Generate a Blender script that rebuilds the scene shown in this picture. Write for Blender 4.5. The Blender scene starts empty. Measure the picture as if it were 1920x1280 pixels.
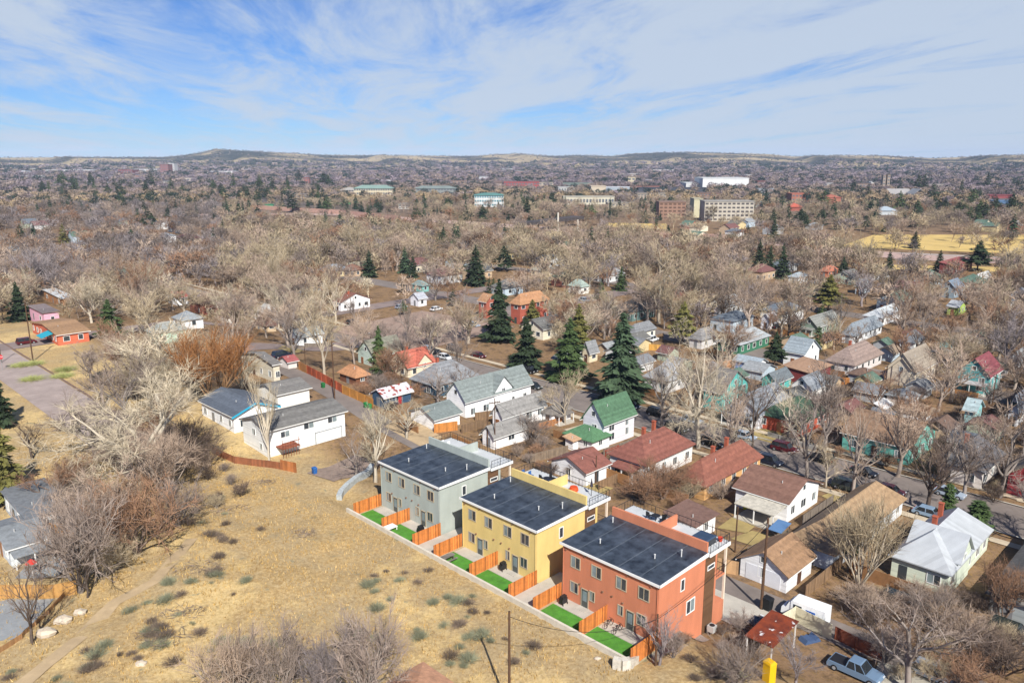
import bpy, math, random
import numpy as np
from mathutils import Vector, Matrix
C = bpy.context.scene.collection
sc = bpy.context.scene
R = math.radians

# ------------------------------------------------------------ camera, sky, sun, exposure
F = 1500.0; PITCH = math.atan(348 / F); CAMH = 53.0
cam = bpy.data.cameras.new('camera'); camo = bpy.data.objects.new('camera', cam); C.objects.link(camo)
camo.location = (0, 0, CAMH); camo.rotation_euler = (math.pi / 2 - PITCH, 0, 0)
cam.sensor_width = 36; cam.lens = F / 1920 * 36; cam.clip_start = 1; cam.clip_end = 60000
sc.camera = camo
SUN_EL = R(41); SUN_AZ = R(165)      # azimuth clockwise from +Y (view direction): sun behind the camera, to its right
sdir = Vector((math.sin(SUN_AZ) * math.cos(SUN_EL), math.cos(SUN_AZ) * math.cos(SUN_EL), math.sin(SUN_EL)))
sl = bpy.data.lights.new('sun', 'SUN'); sl.energy = 5.0; sl.angle = R(0.53); sl.color = (1, .955, .89)
so = bpy.data.objects.new('sun', sl); C.objects.link(so); so.rotation_euler = sdir.to_track_quat('Z', 'Y').to_euler()
so.location = (0, 0, 300)
w = bpy.data.worlds.new('World'); sc.world = w; w.use_nodes = True
nt = w.node_tree; N = nt.nodes; Lk = nt.links; N.clear()
out = N.new('ShaderNodeOutputWorld'); bg = N.new('ShaderNodeBackground'); bg.inputs[1].default_value = .10
sky = N.new('ShaderNodeTexSky'); sky.sky_type = 'NISHITA'; sky.sun_disc = False
sky.sun_elevation = SUN_EL; sky.sun_rotation = SUN_AZ; sky.altitude = 1800; sky.air_density = 1.0; sky.dust_density = .6; sky.ozone_density = 2.0
def nd(tp, **k):
    n = N.new(tp)
    for a, b in k.items(): setattr(n, a, b)
    return n
def mth(op, a, b=None, clamp=False):
    n = N.new('ShaderNodeMath'); n.operation = op; n.use_clamp = clamp
    for i, v in enumerate((a, b)):
        if v is None: continue
        if isinstance(v, (int, float)): n.inputs[i].default_value = v
        else: Lk.new(v, n.inputs[i])
    return n.outputs[0]
tc = nd('ShaderNodeTexCoord'); sp = nd('ShaderNodeSeparateXYZ'); Lk.new(tc.outputs['Generated'], sp.inputs[0])
zc = mth('MAXIMUM', sp.outputs[2], .0)
zd = mth('ADD', zc, .055)
u_ = mth('DIVIDE', sp.outputs[0], zd); v_ = mth('DIVIDE', sp.outputs[1], zd)
cmb = nd('ShaderNodeCombineXYZ'); Lk.new(mth('MULTIPLY', mth('ADD', u_, mth('MULTIPLY', v_, .16)), 1.0), cmb.inputs[0]); Lk.new(mth('MULTIPLY', v_, .30), cmb.inputs[1])
n1 = nd('ShaderNodeTexNoise'); n1.inputs['Scale'].default_value = 1.25; n1.inputs['Detail'].default_value = 9; n1.inputs['Roughness'].default_value = .68; n1.inputs['Distortion'].default_value = .5
Lk.new(cmb.outputs[0], n1.inputs['Vector'])
# broad cover: a clear band low on the left, thick veil ahead and right
az = mth('ARCTAN2', sp.outputs[0], sp.outputs[1])
n2 = nd('ShaderNodeTexNoise'); n2.inputs['Scale'].default_value = .45; n2.inputs['Detail'].default_value = 3
Lk.new(cmb.outputs[0], n2.inputs['Vector'])
cov = mth('ADD', mth('MULTIPLY', n1.outputs[0], 1.9), mth('MULTIPLY', n2.outputs[0], 1.1))
cov = mth('ADD', cov, mth('MULTIPLY', az, .45))
cov = mth('SUBTRACT', cov, 1.12)
cov = mth('SUBTRACT', cov, mth('MULTIPLY', mth('MAXIMUM', mth('SUBTRACT', sp.outputs[2], .3), 0.), 3.0))
ramp = nd('ShaderNodeMapRange'); ramp.interpolation_type = 'SMOOTHSTEP'
ramp.inputs['From Min'].default_value = -.1; ramp.inputs['From Max'].default_value = .56; ramp.inputs['To Max'].default_value = .93
Lk.new(cov, ramp.inputs['Value'])
mix = nd('ShaderNodeMix', data_type='RGBA'); Lk.new(ramp.outputs[0], mix.inputs[0])
grade = nd('ShaderNodeMix', data_type='RGBA', blend_type='MULTIPLY'); grade.inputs[0].default_value = 1
grade.inputs[7].default_value = (.34, .51, .80, 1); Lk.new(sky.outputs[0], grade.inputs[6])
Lk.new(grade.outputs[2], mix.inputs[6]); mix.inputs[7].default_value = (4.3, 5.0, 6.0, 1)
Lk.new(mix.outputs[2], bg.inputs[0]); Lk.new(bg.outputs[0], out.inputs[0])
sc.view_settings.view_transform = 'Standard'; sc.view_settings.look = 'None'
sc.view_settings.exposure = .38; sc.view_settings.gamma = 1
sc.cycles.max_bounces = 5; sc.cycles.volume_bounces = 0; sc.cycles.diffuse_bounces = 2; sc.cycles.transparent_max_bounces = 8

# ------------------------------------------------------------ terrain (metres)
Q = math.sqrt(.5)
def sst(a, b, x):
    t = np.clip((x - a) / (b - a), 0, 1); return t * t * (3 - 2 * t)
def terr(x, y):
    x = np.asarray(x, float); y = np.asarray(y, float)
    s = (x - y) * Q; t = (x + y) * Q
    left = 4.6 * sst(-62, -150, s) * (1 - sst(92, 122, t)) * sst(-330, -250, s)
    k = sst(-104, -98, s) * (1 - sst(-43, -38, s))              # beside the terraces the bank is cut square
    edge = sst(63, 76, t) * (1 - k) + k * sst(67, 71, t)
    hill = (3.1 + .9 * np.exp(-((s + 95) / 32) ** 2 - ((t - 36) / 14) ** 2) + .22 * np.sin(s * .35 + 1) * np.sin(t * .41) * (1 - sst(50, 58, t))) * (1 - edge)
    hill = hill * sst(-330, -250, s) * (1 - sst(-24, -2, s))
    hill = hill + (.16 * np.sin(x * .9 + np.sin(y * .5)) * np.sin(y * .8 + 1) + .10 * np.sin(x * 1.7 + 2) * np.sin(y * 1.5)) * (1 - sst(52, 58, t)) * sst(-330, -250, s) * (1 - sst(-24, -2, s))
    z = np.maximum(left, hill) - .9 * k * sst(59.3, 60.3, t) * (1 - sst(66, 68, t))
    return z * (1 - sst(250, 330, np.hypot(x, y)))
def ray(px, py):
    x = (px - 960) / F; y = -(py - 640) / F
    return np.array([x, math.cos(PITCH) + y * math.sin(PITCH), -math.sin(PITCH) + y * math.cos(PITCH)])
def at(px, py, z=0.):
    d = ray(px, py); t = (z - CAMH) / d[2]; return np.array([d[0] * t, d[1] * t, z])
def G(px, py):
    z = 0.
    for i in range(25):
        P = at(px, py, z); z = .5 * z + .5 * float(terr(P[0], P[1]))
    return np.array([P[0], P[1], float(terr(P[0], P[1]))])
def proj(P):
    q = np.array(P, float) - [0, 0, CAMH]
    zz = q[1] * math.cos(PITCH) - q[2] * math.sin(PITCH); up = q[1] * math.sin(PITCH) + q[2] * math.cos(PITCH)
    return 960 + F * q[0] / zz, 640 - F * up / zz, zz
DX = np.array([Q, Q, 0]); DY = np.array([-Q, Q, 0])             # the street grid stands at 45 degrees to the view
def st(s, t): return np.array([(s + t) * Q, (t - s) * Q])
def reach(P, D, px):                                             # how far along D until a pixel column is reached
    lo, hi = 0., 120.
    x0 = proj(P)[0]; sg = 1 if px > x0 else -1
    for i in range(40):
        m = (lo + hi) / 2
        if (proj(P + D * m)[0] - px) * sg < 0: lo = m
        else: hi = m
    return max(m, 1.5)

# ------------------------------------------------------------ materials
def lin(h):
    h = h.lstrip('#'); r = [int(h[i:i + 2], 16) / 255 for i in (0, 2, 4)]
    return tuple((c / 12.92 if c <= .04045 else ((c + .055) / 1.055) ** 2.4) for c in r)
MATS = {}
def mat(key, col, rough=.8, var=.25, scale=1.5, col2=None, metal=0., bump=0., stripes=None, spots=None, detail=4, vs=None):
    if key in MATS: return MATS[key]
    if isinstance(col, str): col = lin(col)
    m = bpy.data.materials.new(key); m.use_nodes = True; t = m.node_tree; b = t.nodes['Principled BSDF']
    b.inputs['Roughness'].default_value = rough; b.inputs['Metallic'].default_value = metal
    b.inputs['Specular IOR Level'].default_value = .3 if rough > .5 else .5
    tcn = t.nodes.new('ShaderNodeTexCoord')
    no = t.nodes.new('ShaderNodeTexNoise'); no.inputs['Scale'].default_value = scale; no.inputs['Detail'].default_value = detail; no.inputs['Roughness'].default_value = .65
    if vs:
        mp = t.nodes.new('ShaderNodeMapping'); mp.inputs['Scale'].default_value = (1, 1, vs); t.links.new(tcn.outputs['Object'], mp.inputs[0]); t.links.new(mp.outputs[0], no.inputs['Vector'])
    else: t.links.new(tcn.outputs['Object'], no.inputs['Vector'])
    cr = t.nodes.new('ShaderNodeValToRGB'); e = cr.color_ramp.elements
    if isinstance(col2, str): col2 = lin(col2)
    c2 = col2 or tuple(min(1, c * (1 + var * .6)) for c in col); c1 = col if col2 else tuple(c * (1 - var) for c in col)
    e[0].position = .32; e[1].position = .68; e[0].color = (*c1, 1); e[1].color = (*c2, 1)
    t.links.new(no.outputs[0], cr.inputs[0]); last = cr.outputs[0]
    if stripes:                                                  # (period m, axis, dark factor) boards / seams / siding
        per, ax, dk = stripes
        sx = t.nodes.new('ShaderNodeSeparateXYZ'); t.links.new(tcn.outputs['Object'], sx.inputs[0])
        a = t.nodes.new('ShaderNodeMath'); a.operation = 'ADD'; a.inputs[1].default_value = 0
        if ax == 'xy': t.links.new(sx.outputs[0], a.inputs[0]); t.links.new(sx.outputs[1], a.inputs[1])
        else: t.links.new(sx.outputs['XYZ'.index(ax)], a.inputs[0])
        mo = t.nodes.new('ShaderNodeMath'); mo.operation = 'MULTIPLY'; mo.inputs[1].default_value = 1 / per; t.links.new(a.outputs[0], mo.inputs[0])
        fl = t.nodes.new('ShaderNodeMath'); fl.operation = 'FLOOR'; t.links.new(mo.outputs[0], fl.inputs[0])
        wn = t.nodes.new('ShaderNodeTexWhiteNoise'); wn.noise_dimensions = '1D'; t.links.new(fl.outputs[0], wn.inputs['W'])
        mr = t.nodes.new('ShaderNodeMapRange'); mr.inputs['To Min'].default_value = dk; mr.inputs['To Max'].default_value = 1.12; t.links.new(wn.outputs[0], mr.inputs[0])
        mx = t.nodes.new('ShaderNodeMix'); mx.data_type = 'RGBA'; mx.blend_type = 'MULTIPLY'; mx.inputs[0].default_value = 1
        t.links.new(last, mx.inputs[6]); t.links.new(mr.outputs[0], mx.inputs[7]); last = mx.outputs[2]
    if spots:
        sc_, thr, scol = spots
        n3 = t.nodes.new('ShaderNodeTexNoise'); n3.inputs['Scale'].default_value = sc_; n3.inputs['Detail'].default_value = 2; t.links.new(tcn.outputs['Object'], n3.inputs['Vector'])
        r3 = t.nodes.new('ShaderNodeMapRange'); r3.inputs['From Min'].default_value = thr; r3.inputs['From Max'].default_value = thr + .05; t.links.new(n3.outputs[0], r3.inputs[0])
        mx = t.nodes.new('ShaderNodeMix'); mx.data_type = 'RGBA'; t.links.new(r3.outputs[0], mx.inputs[0]); t.links.new(last, mx.inputs[6]); mx.inputs[7].default_value = (*lin(scol), 1); last = mx.outputs[2]
    t.links.new(last, b.inputs['Base Color'])
    if bump:
        bn = t.nodes.new('ShaderNodeBump'); bn.inputs['Strength'].default_value = bump; bn.inputs['Distance'].default_value = .05
        n4 = t.nodes.new('ShaderNodeTexNoise'); n4.inputs['Scale'].default_value = scale * 6; t.links.new(tcn.outputs['Object'], n4.inputs['Vector'])
        t.links.new(n4.outputs[0], bn.inputs['Height']); t.links.new(bn.outputs[0], b.inputs['Normal'])
    MATS[key] = m; return m
def mute(c, a=.22, k=.9):
    c = lin(c) if isinstance(c, str) else c; l = .3 * c[0] + .59 * c[1] + .11 * c[2]; return tuple((x * (1 - a) + l * a) * k for x in c)
def wallm(c): return mat('wall ' + c, mute(c, .15, .95), .85, .07, .8, stripes=(.2, 'Z', .93))
def roofm(c): return mat('shingle ' + c, mute(c, .28, .85), .9, .28, 1.7, stripes=(.3, 'Z', .86), detail=8)
def paint(c, rough=.35): return mat('paint ' + c + str(rough), c, rough, .05)
def wood(c): return mat('boards ' + c, mute(c, .12, .85), .8, .22, 1.2, stripes=(.28, 'xy', .72))
GLASS = mat('window glass', (.05, .06, .07), .12, .5, .7)
GLASS2 = mat('window glass pale', (.22, .27, .28), .15, .3, .7)
TRIM = mat('white trim', '#e8e8e4', .6, .04)
CONC = mat('concrete', '#b6b0a4', .9, .16, .6, detail=8)
BLACKM = mat('black metal', (.015, .015, .017), .5, .2)
RUBBER = mat('tyre rubber', (.02, .02, .02), .9, .2)
POLEM = mat('pole wood', '#5b4433', .9, .3, 2)

# ------------------------------------------------------------ mesh helpers
class MB:
    def __init__(s): s.v = []; s.f = []
    def add(s, vs, fs):
        n = len(s.v); s.v += [tuple(map(float, v)) for v in vs]; s.f += [tuple(i + n for i in f) for f in fs]; return s
    def box(s, x0, y0, z0, x1, y1, z1):
        vs = [(x0, y0, z0), (x1, y0, z0), (x1, y1, z0), (x0, y1, z0), (x0, y0, z1), (x1, y0, z1), (x1, y1, z1), (x0, y1, z1)]
        return s.add(vs, [(0, 3, 2, 1), (4, 5, 6, 7), (0, 1, 5, 4), (1, 2, 6, 5), (2, 3, 7, 6), (3, 0, 4, 7)])
    def hexa(s, vs): return s.add(vs, [(0, 3, 2, 1), (4, 5, 6, 7), (0, 1, 5, 4), (1, 2, 6, 5), (2, 3, 7, 6), (3, 0, 4, 7)])
    def slab(s, quad, th):                                       # thick sheet below a quad / polygon given counterclockwise from above
        n = len(quad); lo = [(x, y, z - th) for x, y, z in quad]
        return s.add(list(quad) + lo, [tuple(range(n)), tuple(range(2 * n - 1, n - 1, -1))] + [(i, i + n, (i + 1) % n + n, (i + 1) % n) for i in range(n)])
    def tube(s, p, q, r0, r1=None, n=6):
        p = Vector(p); q = Vector(q); r1 = r0 if r1 is None else r1
        d = (q - p).normalized(); a = d.orthogonal().normalized(); b = d.cross(a)
        vs = []
        for c, r in ((p, r0), (q, r1)):
            for k in range(n):
                t = 2 * math.pi * k / n; vs.append(c + a * (r * math.cos(t)) + b * (r * math.sin(t)))
        return s.add(vs, [(k, (k + 1) % n, (k + 1) % n + n, k + n) for k in range(n)] + [tuple(range(n - 1, -1, -1)), tuple(range(n, 2 * n))])
    def prism(s, prof, y0, y1, axis='y'):                        # profile of (x,z) extruded along y
        n = len(prof)
        vs = [(x, y0, z) for x, z in prof] + [(x, y1, z) for x, z in prof]
        if axis == 'x': vs = [(y, x, z) for x, y, z in vs]
        return s.add(vs, [tuple(range(n)), tuple(range(2 * n - 1, n - 1, -1))] + [(i, i + n, (i + 1) % n + n, (i + 1) % n) for i in range(n)])
    def build(s, name, m, parent=None, smooth=False):
        me = bpy.data.meshes.new(name); me.from_pydata(s.v, [], s.f); me.materials.append(m)
        if smooth: me.polygons.foreach_set('use_smooth', [True] * len(me.polygons))
        me.update(); o = bpy.data.objects.new(name, me); C.objects.link(o)
        if parent: o.parent = parent
        return o
def tag(o, label=None, cat=None, group=None, kind=None):
    if label: o['label'] = label
    if cat: o['category'] = cat
    if group: o['group'] = group
    if kind: o['kind'] = kind
    return o
def empty(name, loc, rz=0., label=None, cat=None, group=None):
    o = bpy.data.objects.new(name, None); C.objects.link(o); o.location = [float(a) for a in loc]; o.rotation_euler = (0, 0, rz); o.empty_display_size = .5
    return tag(o, label, cat, group)
def copy_tree(o, parent=None):
    c = o.copy(); C.objects.link(c)
    if parent: c.parent = parent
    for ch in list(o.children): copy_tree(ch, c)
    return c
def numesh(name, V, Fc, m, parent=None, tint=None):
    me = bpy.data.meshes.new(name); V = np.asarray(V, np.float32).reshape(-1, 3); Fc = np.asarray(Fc, np.int32)
    k = Fc.shape[1]
    me.vertices.add(len(V)); me.vertices.foreach_set('co', V.ravel())
    me.loops.add(Fc.size); me.loops.foreach_set('vertex_index', Fc.ravel())
    me.polygons.add(len(Fc)); me.polygons.foreach_set('loop_start', np.arange(len(Fc), dtype=np.int32) * k)
    me.update(calc_edges=True)
    if tint is not None:
        a = me.attributes.new('tint', 'FLOAT_COLOR', 'POINT'); t4 = np.ones((len(V), 4), np.float32); t4[:, :3] = tint; a.data.foreach_set('color', t4.ravel())
    me.materials.append(m)
    o = bpy.data.objects.new(name, me); C.objects.link(o)
    if parent: o.parent = parent
    return o

# ------------------------------------------------------------ the ground sheet
def ground_material():
    m = bpy.data.materials.new('ground'); m.use_nodes = True; t = m.node_tree; b = t.nodes['Principled BSDF']; b.inputs['Roughness'].default_value = .95
    b.inputs['Specular IOR Level'].default_value = .1
    g = t.nodes.new('ShaderNodeNewGeometry')
    def noise(s, d=5, r=.6):
        n = t.nodes.new('ShaderNodeTexNoise'); n.inputs['Scale'].default_value = s; n.inputs['Detail'].default_value = d; n.inputs['Roughness'].default_value = r; t.links.new(g.outputs['Position'], n.inputs['Vector']); return n.outputs[0]
    def ramp(src, stops):
        r = t.nodes.new('ShaderNodeValToRGB'); e = r.color_ramp.elements
        while len(e) < len(stops): e.new(.5)
        for i, (p, c) in enumerate(stops): e[i].position = p; e[i].color = (*lin(c), 1)
        t.links.new(src, r.inputs[0]); return r.outputs[0]
    def mixc(f, a, c):
        x = t.nodes.new('ShaderNodeMix'); x.data_type = 'RGBA'; t.links.new(a, x.inputs[6]); t.links.new(c, x.inputs[7]); t.links.new(f, x.inputs[0]); return x.outputs[2]
    def mr(src, a, c, lo=0., hi=1.):
        r = t.nodes.new('ShaderNodeMapRange'); r.inputs[1].default_value = a; r.inputs[2].default_value = c; r.inputs[3].default_value = lo; r.inputs[4].default_value = hi; r.interpolation_type = 'SMOOTHSTEP'; t.links.new(src, r.inputs[0]); return r.outputs[0]
    fine = noise(2.2, 10, .8)
    grass = mixc(mr(noise(.16, 6, .7), .36, .6), ramp(fine, [(.3, '#8f7750'), (.47, '#ad9163'), (.6, '#c9ae7e'), (.72, '#e6d2a4')]), ramp(fine, [(.3, '#8a7553'), (.55, '#b29c76'), (.72, '#c7b591')]))
    grass = mixc(mr(noise(.045, 7, .75), .5, .6), grass, ramp(fine, [(.3, '#a08654'), (.5, '#cbb07c'), (.7, '#e2c992')]))
    grass = mixc(mr(noise(.55, 5, .6), .62, .72), grass, ramp(fine, [(.3, '#6f6a55'), (.7, '#9b9478')]))
    town = ramp(noise(.12, 9, .8), [(.3, '#42372e'), (.42, '#6b5641'), (.5, '#94785a'), (.57, '#745f4c'), (.66, '#524538')])
    town = mixc(mr(noise(1.4, 6, .7), .5, .62), town, ramp(fine, [(.3, '#5f4d3a'), (.7, '#a38453')]))
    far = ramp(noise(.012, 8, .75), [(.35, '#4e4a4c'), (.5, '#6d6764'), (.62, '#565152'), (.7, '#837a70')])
    # where: hill zone is t < ~62
    sx = t.nodes.new('ShaderNodeSeparateXYZ'); t.links.new(g.outputs['Position'], sx.inputs[0])
    ad = t.nodes.new('ShaderNodeMath'); ad.operation = 'ADD'; t.links.new(sx.outputs[0], ad.inputs[0]); t.links.new(sx.outputs[1], ad.inputs[1])
    hz = mr(ad.outputs[0], 88 * 1.0, 104, 1, 0)
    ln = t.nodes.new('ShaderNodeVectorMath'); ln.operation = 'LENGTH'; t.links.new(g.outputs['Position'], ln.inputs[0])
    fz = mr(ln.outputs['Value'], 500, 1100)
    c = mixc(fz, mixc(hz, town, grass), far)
    t.links.new(c, b.inputs['Base Color'])
    bn = t.nodes.new('ShaderNodeBump'); bn.inputs['Strength'].default_value = .6; bn.inputs['Distance'].default_value = .25; t.links.new(fine, bn.inputs['Height']); t.links.new(bn.outputs[0], b.inputs['Normal'])
    return m
GM = ground_material()
n = 420; uu = np.linspace(-1, 1, n); gx = 46 * np.sinh(6.1 * uu) - 10; gy = np.maximum(46 * np.sinh(6.1 * uu) + 110, -290 + uu)
XX, YY = np.meshgrid(gx, gy); ZZ = terr(XX, YY)
V = np.stack([XX, YY, ZZ], -1).reshape(-1, 3); ii = np.arange(n * n).reshape(n, n)
Fq = np.stack([ii[:-1, :-1], ii[:-1, 1:], ii[1:, 1:], ii[1:, :-1]], -1).reshape(-1, 4)
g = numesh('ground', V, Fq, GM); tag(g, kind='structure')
g.data.polygons.foreach_set('use_smooth', [True] * len(Fq))

def strip(name, pts, width, m, kind='structure', lift=.06, label=None, kerb=False, step=2.5):
    """a draped ribbon along world points"""
    pts = [np.array(p[:2], float) for p in pts]; path = []
    for a, b in zip(pts[:-1], pts[1:]):
        k = max(1, int(np.linalg.norm(b - a) / step))
        for i in range(k): path.append(a + (b - a) * i / k)
    path.append(pts[-1]); path = np.array(path)
    d = np.gradient(path, axis=0); d /= np.linalg.norm(d, axis=1)[:, None]; nrm = np.stack([-d[:, 1], d[:, 0]], 1)
    nw = max(2, int(width / step) + 2); V = []; 
    for j in range(nw):
        o = (j / (nw - 1) - .5) * width; p = path + nrm * o; V.append(np.column_stack([p, terr(p[:, 0], p[:, 1]) + lift]))
    V = np.array(V); k = V.shape[1]; ii = np.arange(nw * k).reshape(nw, k)
    Fq = np.stack([ii[:-1, :-1], ii[:-1, 1:], ii[1:, 1:], ii[1:, :-1]], -1).reshape(-1, 4)
    Fq = Fq[:, ::-1]
    return tag(numesh(name, V.reshape(-1, 3), Fq, m), kind=kind)
ASPH = mat('asphalt', '#80766f', .92, .26, .22, detail=9)
ASPH2 = mat('asphalt mauve', '#8a7b75', .92, .24, .2, detail=9)
DIRT = mat('dirt', '#b39c7a', .95, .2, .5, detail=9)
WALK = mat('pavement slabs', '#c3b49b', .9, .12, .5)
GRAV = mat('gravel', '#98928a', .95, .3, 3)
LAWN = mat('dry lawn', '#b08a45', .95, .3, .7, detail=8)
strip('main_street', [st(-420, 131), st(60, 131)], 11.5, ASPH)
for tt, off in ((131 - 9.3, 0), (131 + 9.3, 0)):
    strip('pavement', [st(-420, tt), st(60, tt)], 1.6, WALK, lift=.13)
for tt in (131 - 6.0, 131 + 6.0):
    strip('kerb', [st(-420, tt), st(60, tt)], .35, CONC, lift=.16)
strip('alley', [st(-168, 90), st(-150, 88.5), st(-118, 84.6), st(-60, 84), st(10, 83.5)], 4.6, ASPH)
strip('side_street', [st(-192, 78), st(-192, 420)], 10, ASPH2, lift=.09)
strip('left_street', [st(-420, 46), st(-125, 45)], 9.5, mat('worn lane', '#a3948c', .92, .2, .3, detail=9), lift=.08)
strip('left_street_kerb', [st(-420, 51.6), st(-130, 50)], .5, mat('brown kerb', '#7c6558', .9, .2), lift=.15)
strip('cross_street', [st(-236, -60), st(-236, 420)], 9, ASPH2, lift=.12)
strip('far_street', [st(-420, 200), st(60, 200)], 10, ASPH)
strip('far_street', [st(-520, 272), st(60, 272)], 9, ASPH)
strip('footpath', [G(40, 1285)[:2], G(150, 1195)[:2], G(215, 1130)[:2], G(290, 1090)[:2], G(360, 1010)[:2]], 1.6, DIRT)
# wide paved lot beside the crossing
lot = [G(*q)[:2] for q in ((640, 622), (760, 655), (960, 620), (800, 578))]
strip('paved_lot', [(lot[0] + lot[1]) / 2, (lot[2] + lot[3]) / 2], 42, mat('lot paving', '#9c8576', .92, .22, .3), lift=.18)
# driveways
CONC2 = mat('driveway slab', '#b8b2a6', .9, .14, .4, detail=8)
strip('driveway', [st(-62, 79.5), st(-36, 79.5)], 5.6, CONC2, lift=.10, step=1.2)
strip('driveway', [st(-104, 79.5), st(-66, 79.5)], 5.2, CONC2, lift=.10, step=1.2)
strip('driveway', [G(600, 895)[:2], G(690, 862)[:2]], 6, mat('old asphalt', '#8f7d70', .9, .2), lift=.10, step=1.2)
strip('driveway', [G(-60, 1165)[:2], G(70, 1160)[:2]], 8, mat('grey asphalt', '#8e9192', .9, .12), lift=.10, step=1.2)
strip('patio', [G(70, 1085)[:2], G(135, 1010)[:2]], 5, mat('patio slab', '#8b8f90', .9, .14), lift=.10, step=1.2)

# ------------------------------------------------------------ far plain, hills
def hillprof(px):
    X = [-900, 0, 300, 340, 380, 405, 430, 540, 600, 700, 890, 930, 960, 1040, 1080, 1150, 1190, 1300, 1440, 1490, 1560, 1650, 1750, 1850, 1920, 2800]
    Y = [295, 295, 294.5, 292, 287, 282, 284, 288, 291, 292, 293, 290, 289.5, 293, 291.5, 293, 288.5, 287, 290, 294, 292, 292, 296, 293, 291, 292]
    return np.interp(px, X, Y)
rs = np.random.RandomState(5)
naz, nr = 700, 46
azs = np.linspace(-.95, .95, naz); rr = np.linspace(2500, 9800, nr)
A, RR = np.meshgrid(azs, rr)
pxs = 960 + np.tan(A) * 1540
ridge = 5200 + 500 * np.sin(A * 5)
top = CAMH + (292.3 - hillprof(pxs)) / F * RR.clip(0, 5200) * 1.12
prof = sst(2600, 5200, RR) ** 1.7
nz = sum(np.sin(A * k * 37 + RR * .0011 * k + k) / k for k in range(1, 7)) * 5
Zh = -2 + (top + 2) * prof
Zh += nz * sst(2700, 4300, RR) * (1 - sst(4700, 5200, RR)) * 1.3
Zh *= 1
Zh = np.where(RR > 5250, Zh - (RR - 5250) * .012, Zh)
V = np.stack([np.sin(A) * RR, np.cos(A) * RR, Zh], -1).reshape(-1, 3); ii = np.arange(naz * nr).reshape(nr, naz)
Fq = np.stack([ii[:-1, :-1], ii[:-1, 1:], ii[1:, 1:], ii[1:, :-1]], -1).reshape(-1, 4)
def hill_material():
    m = bpy.data.materials.new('hill scrub'); m.use_nodes = True; t = m.node_tree; b = t.nodes['Principled BSDF']; b.inputs['Roughness'].default_value = 1; b.inputs['Specular IOR Level'].default_value = 0
    g = t.nodes.new('ShaderNodeNewGeometry')
    a = t.nodes.new('ShaderNodeTexNoise'); a.inputs['Scale'].default_value = .009; a.inputs['Detail'].default_value = 10; a.inputs['Roughness'].default_value = .8
    c = t.nodes.new('ShaderNodeTexNoise'); c.inputs['Scale'].default_value = .0022; c.inputs['Detail'].default_value = 5
    for q in (a, c): t.links.new(g.outputs['Position'], q.inputs['Vector'])
    r = t.nodes.new('ShaderNodeValToRGB'); e = r.color_ramp.elements; e[0].position = .46; e[1].position = .66; e[0].color = (*lin('#28302a'), 1); e[1].color = (*lin('#6e6350'), 1)
    t.links.new(a.outputs[0], r.inputs[0])
    mr = t.nodes.new('ShaderNodeMapRange'); mr.inputs[1].default_value = .47; mr.inputs[2].default_value = .56; t.links.new(c.outputs[0], mr.inputs[0])
    x = t.nodes.new('ShaderNodeMix'); x.data_type = 'RGBA'; x.inputs[7].default_value = (*lin('#d8c096'), 1); t.links.new(r.outputs[0], x.inputs[6])
    mu = t.nodes.new('ShaderNodeMath'); mu.operation = 'MULTIPLY'; t.links.new(mr.outputs[0], mu.inputs[0]); t.links.new(a.outputs[0], mu.inputs[1]); t.links.new(mu.outputs[0], x.inputs[0])
    t.links.new(x.outputs[2], b.inputs['Base Color']); return m
HM = hill_material()
h = numesh('hills', V, Fq, HM); tag(h, kind='structure')
def hz(x, y):                                                    # height of whatever far surface
    r = np.hypot(x, y); a = np.arctan2(x, y)
    i = (a - azs[0]) / (azs[1] - azs[0]); j = (r - rr[0]) / (rr[1] - rr[0])
    i = np.clip(i, 0, naz - 2); j = np.clip(j, 0, nr - 2); i0 = i.astype(int); j0 = j.astype(int); fi = i - i0; fj = j - j0
    z = Zh[j0, i0] * (1 - fi) * (1 - fj) + Zh[j0, i0 + 1] * fi * (1 - fj) + Zh[j0 + 1, i0] * (1 - fi) * fj + Zh[j0 + 1, i0 + 1] * fi * fj
    return np.where(r < 2500, terr(x, y), np.maximum(z, 0))

# ------------------------------------------------------------ houses
WINF = {}
def window(parent, face, u, z, ww, wh, lb, la, frame=TRIM, panes=2, mull=True):
    """window on a wall: face 'l' (x=0), 'r' (y=0), 'bx' (x=lb), 'by' (y=la); u = centre along wall, z = sill"""
    def P(du, dz, out):
        return {'l': (-out, u + du, z + dz), 'r': (u + du, -out, z + dz), 'bx': (lb + out, u + du, z + dz), 'by': (u + du, la + out, z + dz)}[face]
    def bx(mb, u0, u1, z0, z1, o0, o1):
        a = P(u0, z0, o0); b = P(u1, z1, o1)
        mb.box(min(a[0], b[0]), min(a[1], b[1]), min(a[2], b[2]), max(a[0], b[0]), max(a[1], b[1]), max(a[2], b[2]))
    fr = MB(); t = .09
    bx(fr, -ww / 2 - t, ww / 2 + t, -t, 0, -.05, .07); bx(fr, -ww / 2 - t, ww / 2 + t, wh, wh + t, -.05, .07)
    bx(fr, -ww / 2 - t, -ww / 2, 0, wh, -.05, .07); bx(fr, ww / 2, ww / 2 + t, 0, wh, -.05, .07)
    if panes == 2: bx(fr, -.035, .035, 0, wh, -.05, .05)
    o = fr.build('window', frame, parent)
    if panes == 2:
        for (a, b, m) in ((-ww / 2, -.035, GLASS), (.035, ww / 2, GLASS2 if (int(u * 7) % 2) else GLASS)):
            pn = MB(); bx(pn, a, b, 0, wh, -.04, .025); pn.build('pane', m, o)
    else:
        pn = MB(); bx(pn, -ww / 2, ww / 2, 0, wh, -.04, .025); pn.build('pane', GLASS, o)
    return o
DEFER = []
HOUSES = []      # footprints and picture boxes
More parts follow.
